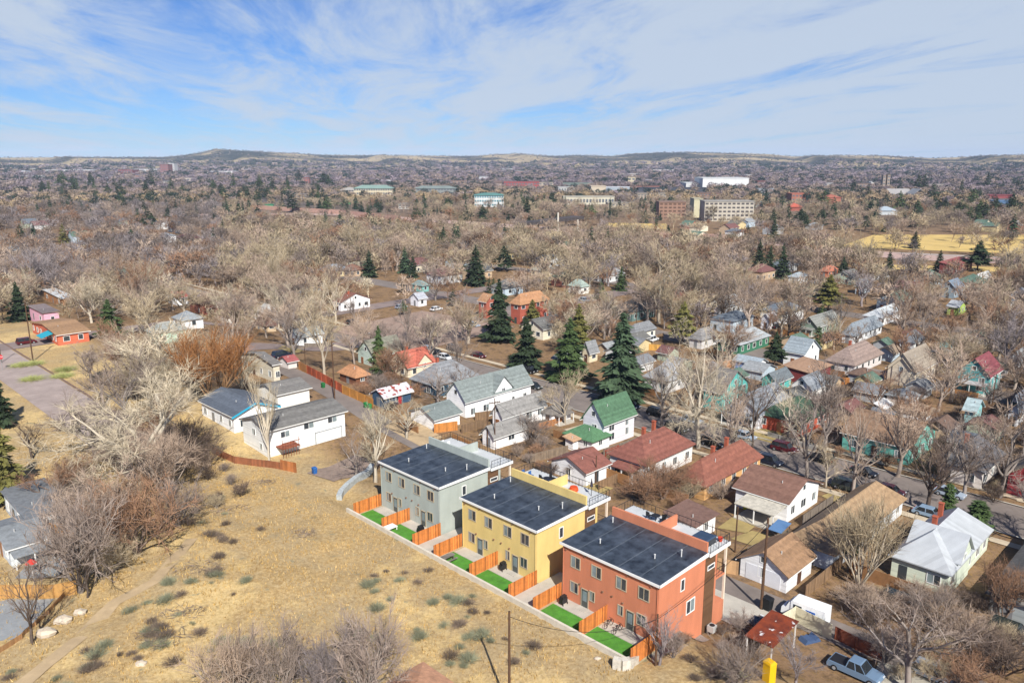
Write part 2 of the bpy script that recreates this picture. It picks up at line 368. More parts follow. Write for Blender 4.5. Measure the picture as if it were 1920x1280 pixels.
LAND = []        # landmarks for labels: (px, py, phrase)
def roof_parts(root, kind, la, lb, ev, rise, m, ov=.45, x0=0, y0=0, name='roof', th=.16):
    X0, X1, Y0, Y1 = x0 - ov, x0 + lb + ov, y0 - ov, y0 + la + ov
    rb = MB(); zr = ev + rise; e = .0
    if kind == 'x':
        dz = rise * ov / (la / 2); ym = y0 + la / 2
        rb.slab([(X0, Y0, ev - dz), (X1, Y0, ev - dz), (X1, ym, zr), (X0, ym, zr)], -th)
        rb.slab([(X1, Y1, ev - dz), (X0, Y1, ev - dz), (X0, ym, zr), (X1, ym, zr)], -th)
    elif kind == 'y':
        dz = rise * ov / (lb / 2); xm = x0 + lb / 2
        rb.slab([(X0, Y1, ev - dz), (X0, Y0, ev - dz), (xm, Y0, zr), (xm, Y1, zr)], -th)
        rb.slab([(X1, Y0, ev - dz), (X1, Y1, ev - dz), (xm, Y1, zr), (xm, Y0, zr)], -th)
    elif kind == 'hip':
        k = min(la, lb) / 2; dz = rise * ov / k
        if lb >= la: a, b = (x0 + k, y0 + la / 2), (x0 + lb - k, y0 + la / 2)
        else: a, b = (x0 + lb / 2, y0 + k), (x0 + lb / 2, y0 + la - k)
        zz = ev - dz
        c = [(X0, Y0, zz), (X1, Y0, zz), (X1, Y1, zz), (X0, Y1, zz)]; A_ = (*a, zr); B_ = (*b, zr)
        top = c + [A_, B_]; lowr = [(x, y, z - th) for x, y, z in c]
        if lb >= la: fs = [(0, 1, 5, 4), (1, 2, 5), (2, 3, 4, 5), (3, 0, 4)]
        else: fs = [(0, 1, 4), (1, 2, 5, 4), (2, 3, 5), (3, 0, 4, 5)]
        rb.add(top + lowr, fs + [(9, 8, 7, 6)] + [(0, 6, 7, 1), (1, 7, 8, 2), (2, 8, 9, 3), (3, 9, 6, 0)])
    elif kind == 'flat': rb.slab([(X0, Y0, ev), (X1, Y0, ev), (X1, Y1, ev + rise), (X0, Y1, ev + rise)], -th)
    elif kind == 'shedx': rb.slab([(X0, Y0, ev), (X1, Y0, ev + rise), (X1, Y1, ev + rise), (X0, Y1, ev)], -th)
    return rb.build(name, m, root)
def gable_wall(mb, kind, la, lb, ev, rise, x0=0, y0=0, base=-1.2):
    if kind == 'x': mb.prism([(y0, base), (y0, ev), (y0 + la / 2, ev + rise), (y0 + la, ev), (y0 + la, base)], x0, x0 + lb, 'x')
    elif kind == 'y': mb.prism([(x0, base), (x0, ev), (x0 + lb / 2, ev + rise), (x0 + lb, ev), (x0 + lb, base)], y0, y0 + la)
    elif kind == 'flat': mb.prism([(y0, base), (y0, ev), (y0 + la, ev + rise), (y0 + la, base)], x0, x0 + lb, 'x')
    elif kind == 'shedx': mb.prism([(x0, base), (x0, ev), (x0 + lb, ev + rise), (x0 + lb, base)], y0, y0 + la)
    else: mb.box(x0, y0, base, x0 + lb, y0 + la, ev)
def house(near, lx, rx, ev, rise, kind, wall, roof, ref, label, cat='house', name='house', win=True, chim=0, porch=None, la=None, lb=None, door='l', wsp=3.0, twostorey=False, dormer=None, group=None, wm=None, rm=None, vis=1, skyl=0, trim=None):
    P = G(*near)
    la = la or reach(P, DY, lx); lb = lb or reach(P, DX, rx)
    la = min(la, 30); lb = min(lb, 30)
    P[2] = min(float(terr(*(P + DX * i * lb + DY * j * la)[:2])) for i in (0, .5) for j in (0, .5)) * .5 + P[2] * .5
    root = empty(name, P, R(45), label, cat, group)
    mb = MB(); gable_wall(mb, kind, la, lb, ev, rise, base=-1.5); mb.build('wall', wm or wallm(wall), root)
    r = roof_parts(root, kind, la, lb, ev, rise, rm or roofm(roof))
    if kind in 'xy':                                            # pale verge boards under the roof edge
        if kind == 'x':
            e_ = ev - rise * .45 / (la / 2)
            for a in (-.5, la + .44): MB().box(-.5, a, e_ - .14, lb + .5, a + .06, e_ - .01).build('gutter', TRIM, root)
        else:
            e_ = ev - rise * .45 / (lb / 2)
            for a in (-.5, lb + .44): MB().box(a, -.5, e_ - .14, a + .06, la + .5, e_ - .01).build('gutter', TRIM, root)
    if win:
        rows = [(.95, 1.25)] if not twostorey else [(.95, 1.3), (ev - 2.1 if ev > 4.5 else 3.3, 1.2)]
        dp = proj(P)[2]
        rnd = random.Random(int(near[0] * 7 + near[1]))
        for face, ln in (('l', la), ('r', lb)):
            k = max(1, int(ln / wsp))
            for ri, (z, hh) in enumerate(rows):
                if z + hh > ev - .1: hh = ev - .25 - z
                if hh < .4: continue
                for i in range(k):
                    u = ln * (i + .5) / k + rnd.uniform(-.25, .25)
                    if ri == 0 and face == door and i == k // 2:
                        d = MB()
                        if face == 'l': d.box(-.06, u - .5, 0, .03, u + .5, 2.05)
                        else: d.box(u - .5, -.06, 0, u + .5, .03, 2.05)
                        d.build('door', paint(rnd.choice(['#5b4032', '#7d7f82', '#3d4347', '#8a5a3a'])), root); continue
                    window(root, face, u, z, rnd.choice([.9, 1.1, 1.5]), hh, lb, la, TRIM if trim is None else trim, 1 if dp > 190 else 2)
        if kind == 'x' and rise > 1.8: window(root, 'l', la / 2, ev + .2 * rise, .8, min(.9, rise * .4), lb, la, TRIM, 1)
        if kind == 'y' and rise > 1.8: window(root, 'r', lb / 2, ev + .2 * rise, .8, min(.9, rise * .4), lb, la, TRIM, 1)
        if dp < 220:
            for face, ln in (('bx', la), ('by', lb)): window(root, face, ln / 2, .95, 1.1, 1.2, lb, la, TRIM, 1)
    for c in range(chim):
        cm = MB(); cx, cy = lb * (.4 + .3 * c), la * (.5 + .12 * (c + 1))
        cm.box(cx - .28, cy - .28, ev + rise * .3, cx + .28, cy + .28, ev + rise + .6); cm.box(cx - .34, cy - .34, ev + rise + .6, cx + .34, cy + .34, ev + rise + .7)
        cm.build('chimney', mat('chimney brick', '#a85a42', .9, .2, 4), r)
    vp = MB(); vp.tube((lb * .3, la * .3, ev + rise * .3), (lb * .3, la * .3, ev + rise * .62 + .5), .07); vp.build('vent_pipe', paint('#b9b9b6', .6), r)
    if porch:                                                    # (face, depth, height, colour, from, to)
        fc, dpth, ph, pc, u0, u1 = porch
        ln = la if fc == 'l' else lb; u0 *= ln; u1 *= ln
        pr = MB(); q = [(-dpth, u0, ph - .35), (.0, u0, ph), (.0, u1, ph), (-dpth, u1, ph - .35)]
        if fc == 'r': q = [(b, a, c) for a, b, c in q][::-1]
        pr.slab(q, .14); pr.build('porch_roof', roofm(pc), root)
        for uu_ in (u0 + .15, (u0 + u1) / 2, u1 - .15):
            po = MB(); a, b = (-dpth + .15, uu_) if fc == 'l' else (uu_, -dpth + .15)
            po.box(a - .07, b - .07, -1, a + .07, b + .07, ph - .47); po.build('porch_post', TRIM, root)
        fl = MB()
        if fc == 'l': fl.box(-dpth, u0, -1, -.01, u1, .25)
        else: fl.box(u0, -dpth, -1, u1, -.01, .25)
        fl.build('porch_floor', CONC, root)
    if dormer:                                                   # cross gable with its own roof: face, u, width, eave, rise, depth
        fc, u, dw, de, dr, dd = dormer
        dm = MB(); ln = la if fc == 'l' else lb; u *= ln
        if fc == 'l':
            gable_wall(dm, 'x', dw, dd, de, dr, -.25, u - dw / 2); dm.build('gable_wall', wm or wallm(wall), root)
            roof_parts(root, 'x', dw, dd, de, dr, rm or roofm(roof), .35, -.25, u - dw / 2, 'gable_roof')
            window(root, 'l', u, de - .9, .8, 1., lb, la, TRIM, 2).location = (-.25, 0, 0)
        else:
            gable_wall(dm, 'y', dd, dw, de, dr, u - dw / 2, -.25); dm.build('gable_wall', wm or wallm(wall), root)
            roof_parts(root, 'y', dd, dw, de, dr, rm or roofm(roof), .35, u - dw / 2, -.25, 'gable_roof')
            window(root, 'r', u, de - .9, .8, 1., lb, la, TRIM, 2).location = (0, -.25, 0)
    ctr = P + DX * lb / 2 + DY * la / 2
    px, py, dz = proj(ctr + [0, 0, ev * .8])
    HOUSES.append(dict(c=ctr, P=P, la=la, lb=lb, px=px, py=py, dep=dz, hw=(abs(rx - lx)) / 2, hh=F * (ev + rise) / dz / 2, vis=vis))
    if ref: LAND.append((px, near[1], ref))
    return root

# white split-level etc. (near corner pixel on the ground; left and right extents)
house((503, 858), 472, 648, 4.9, 1.2, 'x', '#e9ebe8', '#7d7a74', 'white house with double garage', 'white two-storey house with grey roof and wide white garage door', win=False, la=8.5)
house((440, 812), 380, 522, 3.4, 1.5, 'y', '#eceeee', '#5f6b7b', 'white house with turquoise trim', 'white house with slate blue roof and turquoise gable trim', porch=None, chim=0)
house((522, 768), 484, 581, 3.2, 1.1, 'x', '#ebe8dd', '#84807a', 'plain white building above the alley', 'plain white building with grey gable roof beside the alley', win=False)
house((514, 716), 455, 522, 4.0, 1.2, 'x', '#cfc6ae', '#817c77', 'beige house with grey roof', 'beige house with grey roof at the top of the alley')
house((541, 692), 526, 557, 1.9, .8, 'x', '#dcd3cc', '#b2504d', 'low shed with red and white roof', 'low white shed with red roof edge at the end of the orange fence', 'shed', 'shed', win=False)
house((721, 767), 699, 771, 2.6, 1.1, 'x', '#35526e', '#c9c4c4', 'dark blue shed', 'dark blue shed with rust-spotted white metal roof and red door', 'shed', 'shed', rm=mat('rust spotted metal', '#c8c4c6', .6, .08, spots=(1.1, .55, '#8d4338')), wsp=5)
house((668, 724), 638, 692, 2.5, 1.5, 'hip', '#7a4a2e', '#c98442', 'brown cabin with orange roof', 'brown wooden cabin with small orange hipped roof behind the alley fence', wsp=4)
house((765, 708), 730, 815, 3.0, 3.0, 'x', '#e3d3b4', '#d2603c', 'cream house with red-orange roof', 'cream house with bright red-orange cross-gable roof', dormer=('r', .6, 5, 3, 2.4, 5), chim=1)
house((702, 688), 672, 757, 3.4, 3.2, 'x', '#b9cdc0', '#8b8a74', 'pale green house with olive roof', 'pale green house with broad olive-grey gable roof')
house((815, 742), 772, 895, 3.3, 3.3, 'hip', '#3f5f74', '#8f9296', 'blue house with pale grey roof', 'dark blue house under a big pale grey roof with bare vines', chim=1)
house((873, 783), 838, 995, 4.3, 3.1, 'x', '#f1f1f0', '#87938f', 'long white church-like house', 'long white church-like house with two-part grey-green gable roof', twostorey=False, dormer=('r', .55, 5, 4.6, 2.6, 4), wsp=3.4)
house((815, 808), 771, 862, 2.4, 1.5, 'x', '#f0efec', '#7f8c88', 'white garage with grey-green roof', 'white garage with grey-green roof behind the grey townhouse', 'garage', 'garage', win=False, dormer=None)
house((942, 805), 924, 1020, 3.2, 1.9, 'x', '#f2f1f0', '#97948f', 'white house with pale grey roof', 'small white house with pale grey gable roof and dark red gable edge', wsp=2.6)
house((926, 843), 905, 991, 2.7, 1.5, 'x', '#eeeceb', '#94908a', 'white garage with plain grey roof', 'white garage with plain grey roof behind the grey townhouse deck', 'garage', 'garage', wsp=8)
house((1034, 797), 1018, 1070, 2.8, 1.0, 'hip', '#eceaea', '#857c72', 'low white porch house', 'low white house with open porch left of the green roof', porch=('r', 1.5, 2.4, '#857c72', .1, .9))
house((1131, 838), 1093, 1188, 4.9, 3.4, 'x', '#dcdbe2', '#4f8058', 'tall white house with green roof', 'tall white two-storey house with steep green roof', twostorey=True, wsp=3.2)
house((1110, 848), 1064, 1131, 2.5, 1.5, 'hip', '#e6e2e2', '#4f8a56', 'green hipped annexe', 'low white annexe with green hipped roof against the tall house', 'annexe', 'annexe', la=6.5, lb=5)
house((1074, 845), 1060, 1084, 1.9, .4, 'flat', '#e9e5e2', '#d3a06a', 'tiny white shed', 'tiny white shed with tan roof left of the green hipped annexe', 'shed', 'shed', win=False)
house((1209, 905), 1143, 1297, 3.6, 2.9, 'hip', '#e2e1de', '#98533f', 'white house with big maroon roof', 'white house with big maroon hipped roof and two brick chimneys', chim=2, porch=('l', 2.5, 2.7, '#98533f', .1, .75))
house((1098, 912), 1034, 1140, 2.6, 1.6, 'x', '#e4e5e8', '#9a5643', 'white garage with maroon roof', 'white garage with maroon gable roof behind the yellow townhouse', 'garage', 'garage', wsp=9, door='r')
house((1320, 938), 1270, 1424, 3.0, 2.7, 'hip', '#d9a45c', '#9c563c', 'ochre house with maroon roof', 'ochre yellow house with maroon hipped roof and orange chimneys', chim=2)
house((1474, 980), 1378, 1532, 3.3, 2.0, 'y', '#eeeeee', '#8f614b', 'white house with brown roof', 'white house with brown gable roof and cream porch roof', porch=('l', 4.2, 2.9, '#cfc6ae', .0, .75))
house((1301, 1018), 1249, 1340, 2.6, .5, 'flat', '#eceae8', '#866050', 'white garage with flat brown roof', 'white garage with flat brown roof behind the orange townhouse deck', 'garage', 'garage', wsp=9)
house((1473, 1112), 1387, 1520, 2.6, 1.9, 'x', '#e3e4e6', '#a97c4c', 'white garage with tan roof', 'white double garage with tan shingle gable roof on the alley', 'garage', 'garage', wsp=20, door='r')
house((1560, 1072), 1476, 1690, 3.0, 2.5, 'hip', '#d5dbe0', '#b08a58', 'long house with tan hipped roof', 'long pale house under a wide tan hipped roof', wsp=4)
house((1774, 1116), 1669, 1850, 3.4, 2.9, 'hip', '#cfd9c2', '#b9c3cb', 'mint house with silver roof', 'mint green house with steep silver-blue metal roof', dormer=('r', .3, 5, 3.8, 2.6, 6), chim=2, rm=mat('pale metal roof', '#adb1b4', .5, .1, .5, stripes=(.6, 'xy', .93)))
house((1985, 1195), 1852, 2060, 3.0, 2.2, 'hip', '#9aa3a4', '#7b766f', 'grey house at the right edge', 'grey house with dark hipped roof above a concrete drive at the right edge')
house((1962, 945), 1886, 2010, 3.6, 2.2, 'x', '#a32f35', '#b59a74', 'bright red building', 'bright red wooden building with tan roof at the right edge', 'building', 'red_building')
house((1850, 742), 1792, 1873, 4.8, 3.3, 'x', '#4aa3a4', '#97414b', 'teal house with red roof', 'teal two-storey house with steep red roof and pale porch', twostorey=True, porch=('l', 2.2, 2.9, '#b7b2b0', .0, 1.))
house((1713, 727), 1662, 1752, 4.2, 3.6, 'x', '#d9c9ae', '#a5957f', 'beige gabled house', 'beige gabled house with sand-coloured roof and side dormer', twostorey=True, dormer=('l', .5, 4, 4.4, 2.2, 4))
house((1600, 705), 1548, 1652, 3.2, 3.2, 'hip', '#d6cfcc', '#a08678', 'house with pinkish pyramid roof', 'white house with pinkish brown pyramid roof behind bare branches', chim=1)
house((1506, 690), 1468, 1534, 3.9, 2.9, 'y', '#e6ecee', '#93a2aa', 'pale white gabled house', 'pale white house with steep blue-grey gable roof', twostorey=True)
house((1386, 666), 1345, 1441, 3.3, 2.4, 'hip', '#2f7658', '#a9b1b4', 'green house with silver roof', 'dark green house with wide silver-grey hipped roof')
house((1420, 699), 1377, 1435, 2.4, .9, 'y', '#dfe3e6', '#9fb0bb', 'mural shed', 'low shed with blue mural wall and pale roof', 'shed', 'shed', win=False)
house((1453, 736), 1428, 1482, 2.7, 1.6, 'x', '#3fbdb4', '#6f7a80', 'small turquoise house', 'small turquoise house with dark grey roof', wsp=4)
house((1352, 772), 1318, 1400, 4.4, 3.6, 'y', '#45bdb4', '#807a74', 'turquoise gabled house', 'tall turquoise gabled house behind street trees', twostorey=True)
house((1421, 806), 1361, 1478, 3.4, 3.1, 'x', '#dfe0e6', '#8b929b', 'white house with deep grey porch', 'white house with blue-grey gable roof and deep front porch', porch=('l', 2.2, 2.9, '#8b929b', .0, 1.))
house((1519, 756), 1482, 1548, 3.3, 2.2, 'x', '#ece9e4', '#8e969e', 'white house with yellow corner', 'white gabled house with blue-grey roof and yellow corner boards', wsp=3)
house((1500, 820), 1450, 1553, 3.2, 2.6, 'hip', '#c4512c', '#3b5f45', 'red-orange house with green roof', 'red-orange house under a dark green hipped roof', la=9)
house((1518, 722), 1468, 1556, 2.9, .7, 'flat', '#7d3030', '#bb8c62', 'maroon shed with tan roof', 'long maroon building with flat tan roof', 'shed', 'shed', win=False)
house((1702, 872), 1578, 1750, 3.4, 2.9, 'y', '#5fb9a9', '#97714d', 'turquoise house with brown roof', 'wide turquoise house with long brown roof facing the street', wsp=3.5)
house((1838, 918), 1757, 1876, 3.6, 3.1, 'hip', '#d6cdc4', '#6d6c70', 'house with charcoal roof', 'pale house with large charcoal hipped roof near the red building', chim=1)
house((1654, 790), 1640, 1670, 2.6, .9, 'flat', '#e8e8e6', '#e1e1df', 'white lean-to', 'small white lean-to with white metal roof behind turquoise house', 'shed', 'shed', win=False)
house((1825, 798), 1806, 1838, 3.3, 1.6, 'y', '#8fd0d2', '#a9c3c6', 'aqua outbuilding', 'narrow aqua outbuilding below the teal house', 'shed', 'shed', win=False)
house((1795, 668), 1760, 1822, 3.0, 1.4, 'x', '#86b6b2', '#9c9da0', 'grey-green garage', 'grey-green garage with orange fence behind teal house', 'garage', 'garage', wsp=9)
house((975, 608), 958, 1028, 7.0, 2.6, 'hip', '#b4553c', '#c98848', 'tall red brick building', 'tall red brick building with orange hipped roof', 'building', 'brick_building', twostorey=True)
house((912, 598), 898, 932, 6.0, 2.0, 'y', '#ad5a42', '#c58a4e', 'narrow brick wing', 'narrow red brick wing with ochre roof behind dark conifer', 'building', 'brick_building', twostorey=True)
house((1190, 643), 1176, 1228, 3.5, 1.8, 'hip', '#e9e3d2', '#85888c', 'white house behind white car', 'cream white house with slate hipped roof beside the yellow fence')
house((1185, 603), 1166, 1230, 3.6, 2.4, 'hip', '#5d7d7b', '#5c6064', 'house with dark slate roof', 'house with dark slate roof behind the tallest conifer', la=9)
house((1250, 738), 1208, 1296, 3.4, 2.8, 'hip', '#d5d4d2', '#a3a5a8', 'pale roof behind street trees', 'house with pale grey roof screened by bare street trees')
house((1105, 680), 1092, 1120, 3.2, 2.2, 'x', '#d9c9a4', '#8d8f90', 'small tan gabled house', 'small tan gabled house between the two tall conifers')
house((292, 647), 277, 352, 3.5, 1.8, 'hip', '#b5dcc2', '#9aa09a', 'mint green house', 'mint green house with grey hipped roof and white window trim')
house((345, 618), 326, 382, 3.0, 1.7, 'hip', '#e4e6e8', '#98a0a4', 'white house behind mint house', 'white house with pale grey roof behind the mint house')
house((84, 606), 57, 112, 3.6, .3, 'flat', '#e3a8bf', '#8b7a78', 'pink building', 'pink flat-roofed building behind the orange house', 'building', 'building', wsp=6)
house((110, 648), 62, 168, 2.9, 1.2, 'x', '#d0643c', '#b5854e', 'bright orange house', 'bright orange house with ochre roof and teal patio canopy')
house((333, 573), 316, 353, 3.0, 1.5, 'x', '#dfe0e0', '#c05344', 'house with small red roof', 'low white house with small red roof in the left trees')
house((205, 518), 189, 220, 3.0, 1.8, 'x', '#6e9a86', '#6f7a88', 'slate-roofed green house', 'green house with slate gable roof in the left trees')
house((26, 490), 6, 46, 4.2, 2.6, 'x', '#a9c0d2', '#9aa6ae', 'pale blue gabled house', 'pale blue gabled house at the far left edge', twostorey=True)
house((118, 575), 84, 140, 2.9, .8, 'flat', '#b07a48', '#d0d3d3', 'white-roofed brown building', 'low brown building with flat white roof at left', wsp=6)
house((300, 456), 279, 331, 4.0, .6, 'flat', '#e6e8ea', '#9fa9b0', 'long low white building', 'long low white flat-roofed building in the far left trees', 'building', 'building', wsp=5)
house((336, 438), 316, 349, 5.0, 3.0, 'hip', '#41506a', '#3c4656', 'navy roofed house', 'house with navy roof behind the long white building')
house((348, 456), 330, 378, 3.0, 2.5, 'hip', '#c8b394', '#7d4148', 'maroon-roofed tan house', 'tan house with maroon roof right of the long white building')
house((300, 424), 284, 318, 3.4, 1.6, 'x', '#a8bccb', '#d1a25a', 'ochre-roofed house', 'house with ochre roof behind the navy roof')
house((425, 606), 408, 446, 3.0, 1.6, 'hip', '#e7e4d8', '#c9b676', 'white cottage with straw roof', 'white cottage with straw-coloured roof in the left trees')
house((612, 522), 596, 657, 3.4, 2.2, 'hip', '#dccb8e', '#93a2b2', 'house with blue-grey hipped roof', 'cream house with blue-grey hipped roof among bare trees')
house((655, 520), 634, 688, 3.2, 2.0, 'hip', '#c7a886', '#8e5f44', 'brown-roofed house', 'tan house with broad brown roof next to the blue-grey roof')
house((640, 584), 628, 694, 3.3, 2.4, 'y', '#f0f0f0', '#93553d', 'white house with red-brown roof', 'white gabled house with red-brown roof and white chimneys above the paved lot', chim=1)
house((498, 604), 478, 524, 3.3, 2.2, 'hip', '#e2e3e0', '#b7b8b2', 'white house with curved pale roof', 'white house with pale hipped roof beside bare cottonwood')
house((502, 622), 480, 518, 2.6, 2.0, 'hip', '#c9b08a', '#6d4438', 'low brown-roofed cottage', 'low cottage with dark brown roof in front of pale hipped roof')
house((560, 648), 540, 605, 3.0, 1.4, 'x', '#e2e4e2', '#a2a8a2', 'white bungalow by the side street', 'white bungalow with grey roof by the side street')
house((792, 548), 774, 804, 3.0, 1.4, 'hip', '#6fb0a8', '#7f9c98', 'small teal cottage', 'small teal cottage in the middle trees')
house((785, 575), 770, 800, 3.0, 1.6, 'x', '#e4e6ee', '#b5b9c4', 'little white cottage', 'little white cottage at the edge of the paved lot')
house((1246, 548), 1230, 1262, 3.4, 2.4, 'x', '#dfe7ee', '#a9bac6', 'blue-white gabled cottage', 'blue-white gabled cottage in the middle trees')
house((1360, 592), 1330, 1398, 3.5, 2.6, 'hip', '#c8ccce', '#b3b8ba', 'house with broad silver roof', 'house with broad silver hipped roof behind dark bare trees')
house((1530, 632), 1500, 1572, 3.4, 2.4, 'x', '#7c8e7c', '#8f9189', 'grey-green porch house', 'grey-green house with olive-grey gable roof and white porch posts', porch=('l', 1.8, 2.6, '#8f9189', .1, .9))
house((1600, 645), 1578, 1652, 3.2, 2.6, 'hip', '#dbe0e2', '#8b98a3', 'white house with slate roof', 'white house with slate-blue hipped roof behind the pinkish roof')
house((1712, 660), 1685, 1730, 3.2, 2.2, 'hip', '#d9dcda', '#7f858c', 'dark-roofed house behind beige house', 'house with dim grey roof behind the beige gabled house')
house((1650, 612), 1618, 1694, 3.2, 1.8, 'hip', '#e6e8e8', '#c3cacd', 'long white-roofed house', 'long house with white roof glimpsed through trees')
house((1788, 560), 1762, 1804, 4.2, 2.4, 'x', '#8297a6', '#7a93ab', 'blue two-storey house', 'blue two-storey house near the right-hand road', twostorey=True)
house((1785, 515), 1760, 1822, 4.0, 1.2, 'flat', '#7d3a38', '#a44a44', 'long red-roofed hall', 'long dark red hall beside the right-hand road', 'building', 'building', wsp=8)
house((1795, 592), 1775, 1812, 3.0, 1.4, 'y', '#a7c64e', '#b9c0c6', 'lime green cottage', 'lime green cottage with white porch roof')
house((1836, 535), 1824, 1856, 3.0, 1.6, 'x', '#e5e5e2', '#cfd0ce', 'white cottage at right', 'white cottage with pale roof in the right-hand trees')
house((1615, 552), 1603, 1630, 3.2, 2.2, 'y', '#cfe2ee', '#6d8fae', 'steel blue cottage', 'small steel-blue gabled cottage in the right middle trees')
house((1496, 532), 1478, 1514, 3.0, 1.4, 'hip', '#d4dce0', '#a4b2ba', 'pale blue roofed house', 'pale blue roofed house right of the dark conifer group')
house((1552, 520), 1536, 1570, 3.0, 1.8, 'hip', '#cf6a36', '#cd6a3c', 'orange-roofed cottage', 'cottage with orange roof right of the pale blue roof')
house((1442, 618), 1426, 1456, 3.2, 1.6, 'x', '#e3e3e8', '#b1aeb4', 'white cottage with red door', 'white cottage with pale roof above the green house')
house((1090, 552), 1066, 1104, 3.4, 2.2, 'hip', '#e5e4da', '#9cb0a2', 'sage-roofed house', 'white house with sage hipped roof behind the brick building')
house((1015, 520), 996, 1040, 3.4, 2.2, 'hip', '#c6b492', '#a8ab9a', 'straw-walled house', 'straw-coloured house with grey-green roof behind the brick building')
house((1908, 694), 1898, 1960, 3.3, 1.5, 'x', '#e8eaea', '#b9c5cc', 'white house at right edge', 'white house with pale blue roof at the far right edge')
house((1905, 800), 1888, 1970, 3.6, 2.8, 'x', '#c9cdd4', '#8d95a3', 'lilac-grey house', 'lilac-grey gabled house at the right edge above the red building')
house((22, 1062), -70, 78, 2.7, 1.0, 'x', '#c9d0d4', '#8b9296', 'grey house at the left edge', 'grey house with slate roof and white posts at the left edge', porch=('r', 2.0, 2.4, '#8b9296', .0, 1.), lb=4.5, la=9)
house((58, 1012), -80, 62, 3.2, .3, 'flat', '#b9c2c6', '#7d8388', 'dark slate roof at the left edge', 'flat-roofed slate house behind the left-edge grey house', lb=5, la=12)
house((835, 1450), 700, 930, 2.4, 1.0, 'hip', '#b07a50', '#d99560', 'terracotta-roofed house', 'terracotta-roofed house at the bottom edge of the hillside', win=False)
house((60, 520), 40, 82, 3.0, 2.0, 'hip', '#d3cfc6', '#bcb6ad', 'cream house at far left', 'cream house with pale roof in the far left trees', vis=0)
house((1885, 585), 1860, 1930, 3.4, 2.0, 'hip', '#c7cdd2', '#7b8696', 'slate house at right edge', 'slate-roofed house in the trees by the right edge', vis=0)
house((1140, 530), 1120, 1170, 3.4, 2.2, 'hip', '#cdd0d0', '#9aa0a2', 'grey hipped house', 'grey hipped-roof house in the middle trees', vis=0)
house((1315, 655), 1292, 1345, 3.2, 2.2, 'hip', '#d0cdca', '#8d8a88', 'grey-brown roofed house', 'house with grey-brown roof among the dark bare trees')

# garage doors and small special parts on houses already built
def find(label): return next(o for o in C.objects if o.get('label') == label)
hw = find('white two-storey house with grey roof and wide white garage door')
L_ = next(h for h in HOUSES if abs(h['P'][0] - hw.location.x) < .01); lbw = L_['lb']; d = MB(); gz = max(float(terr(*(L_['P'] + DX * (lbw - k) - DY * .3)[:2])) for k in (1, 3, 6)) - L_['P'][2]
for k in range(4): d.box(lbw - 6.1, -.08, gz + .05 + k * .5, lbw - .9, -.003, gz + .52 + k * .5)
MB().box(lbw - 6.25, -.1, gz, lbw - 6.1, -.002, gz + 2.2).box(lbw - .9, -.1, gz, lbw - .75, -.002, gz + 2.2).box(lbw - 6.25, -.1, gz + 2.06, lbw - .75, -.002, gz + 2.22).build('garage_frame', mat('grey trim', '#9c9f9f', .7), hw)
for u, z_, w_ in ((lbw * .22, 2.9, 1.6), (lbw * .52, 3.3, 1.9), (lbw * .83, 3.3, 1.8), (lbw * .3, .9, 1.0)): window(hw, 'r', u, z_, w_, 1.0, lbw, 8.5)
window(hw, 'l', 4.5, 3.0, 1.0, 1.1, lbw, 8.5); window(hw, 'l', 2.2, .9, .9, 1.1, lbw, 8.5)
d.build('garage_door', paint('#e4e6e4', .6), hw)
d = MB()
for k in range(7): d.box(1.6 + k * .5, -2.2, .1, 1.66 + k * .5, -2.14, 3.2 if k in (0, 6) else 2.7)
d.box(1.5, -2.25, 1.55, 4.9, 0, 1.7); d.box(1.5, -2.25, 2.6, 4.9, -2.15, 2.7); d.build('deck', wood('#9a5030'), hw)
hb = find('white house with slate blue roof and turquoise gable trim')
hd = MB(); L_ = next(h for h in HOUSES if abs(h['P'][0] - hb.location.x) < .01)
hd.slab([(-.5, -.52, 3.2), (L_['lb'] / 2, -.52, 5.02), (L_['lb'] / 2, -.3, 5.03), (-.5, -.3, 3.2)], .34)
hd.slab([(L_['lb'] / 2, -.52, 5.02), (L_['lb'] + .5, -.52, 3.2), (L_['lb'] + .5, -.3, 3.2), (L_['lb'] / 2, -.3, 5.03)], .34); hd.build('turquoise_trim', paint('#2fa3c4', .6), hb)
hs = find('low shed with blue mural wall and pale roof')
L_ = next(h for h in HOUSES if abs(h['P'][0] - hs.location.x) < .01)
d = MB().box(-.05, .3, .1, .02, L_['la'] - .3, 2.2); d.build('mural', mat('blue mural', '#3f6fae', .7, .3, 1.2, col2='#9fc2e6'), hs)
ho = find('bright orange house with ochre roof and teal patio canopy')
L_ = next(h for h in HOUSES if abs(h['P'][0] - ho.location.x) < .01)
MB().slab([(-3, 3, 2.0), (0, 3, 2.9), (0, 8, 2.9), (-3, 8, 2.0)], .1).build('canopy', paint('#2f9bb0', .6), ho)
hg = find('white double garage with tan shingle gable roof on the alley')
L_ = next(h for h in HOUSES if abs(h['P'][0] - hg.location.x) < .01)
for k, (a, b) in enumerate(((.8, L_['la'] / 2 - .3), (L_['la'] / 2 + .3, L_['la'] - .8))):
    MB().box(-.06, a, .05, .02, b, 2.2).build('garage_door', paint('#d9dbe0', .6), hg)
hs = find('dark blue shed with rust-spotted white metal roof and red door')
MB().box(3.4, -.1, 0, 4.2, .02, 2.1).build('door', paint('#b03030', .6), hs)
hv = find('white house with brown gable roof and cream porch roof')
MB().box(-.12, 6.0, 0, -.01, 7.0, 2.1).build('yellow_door', paint('#e6e03a', .6), hv)

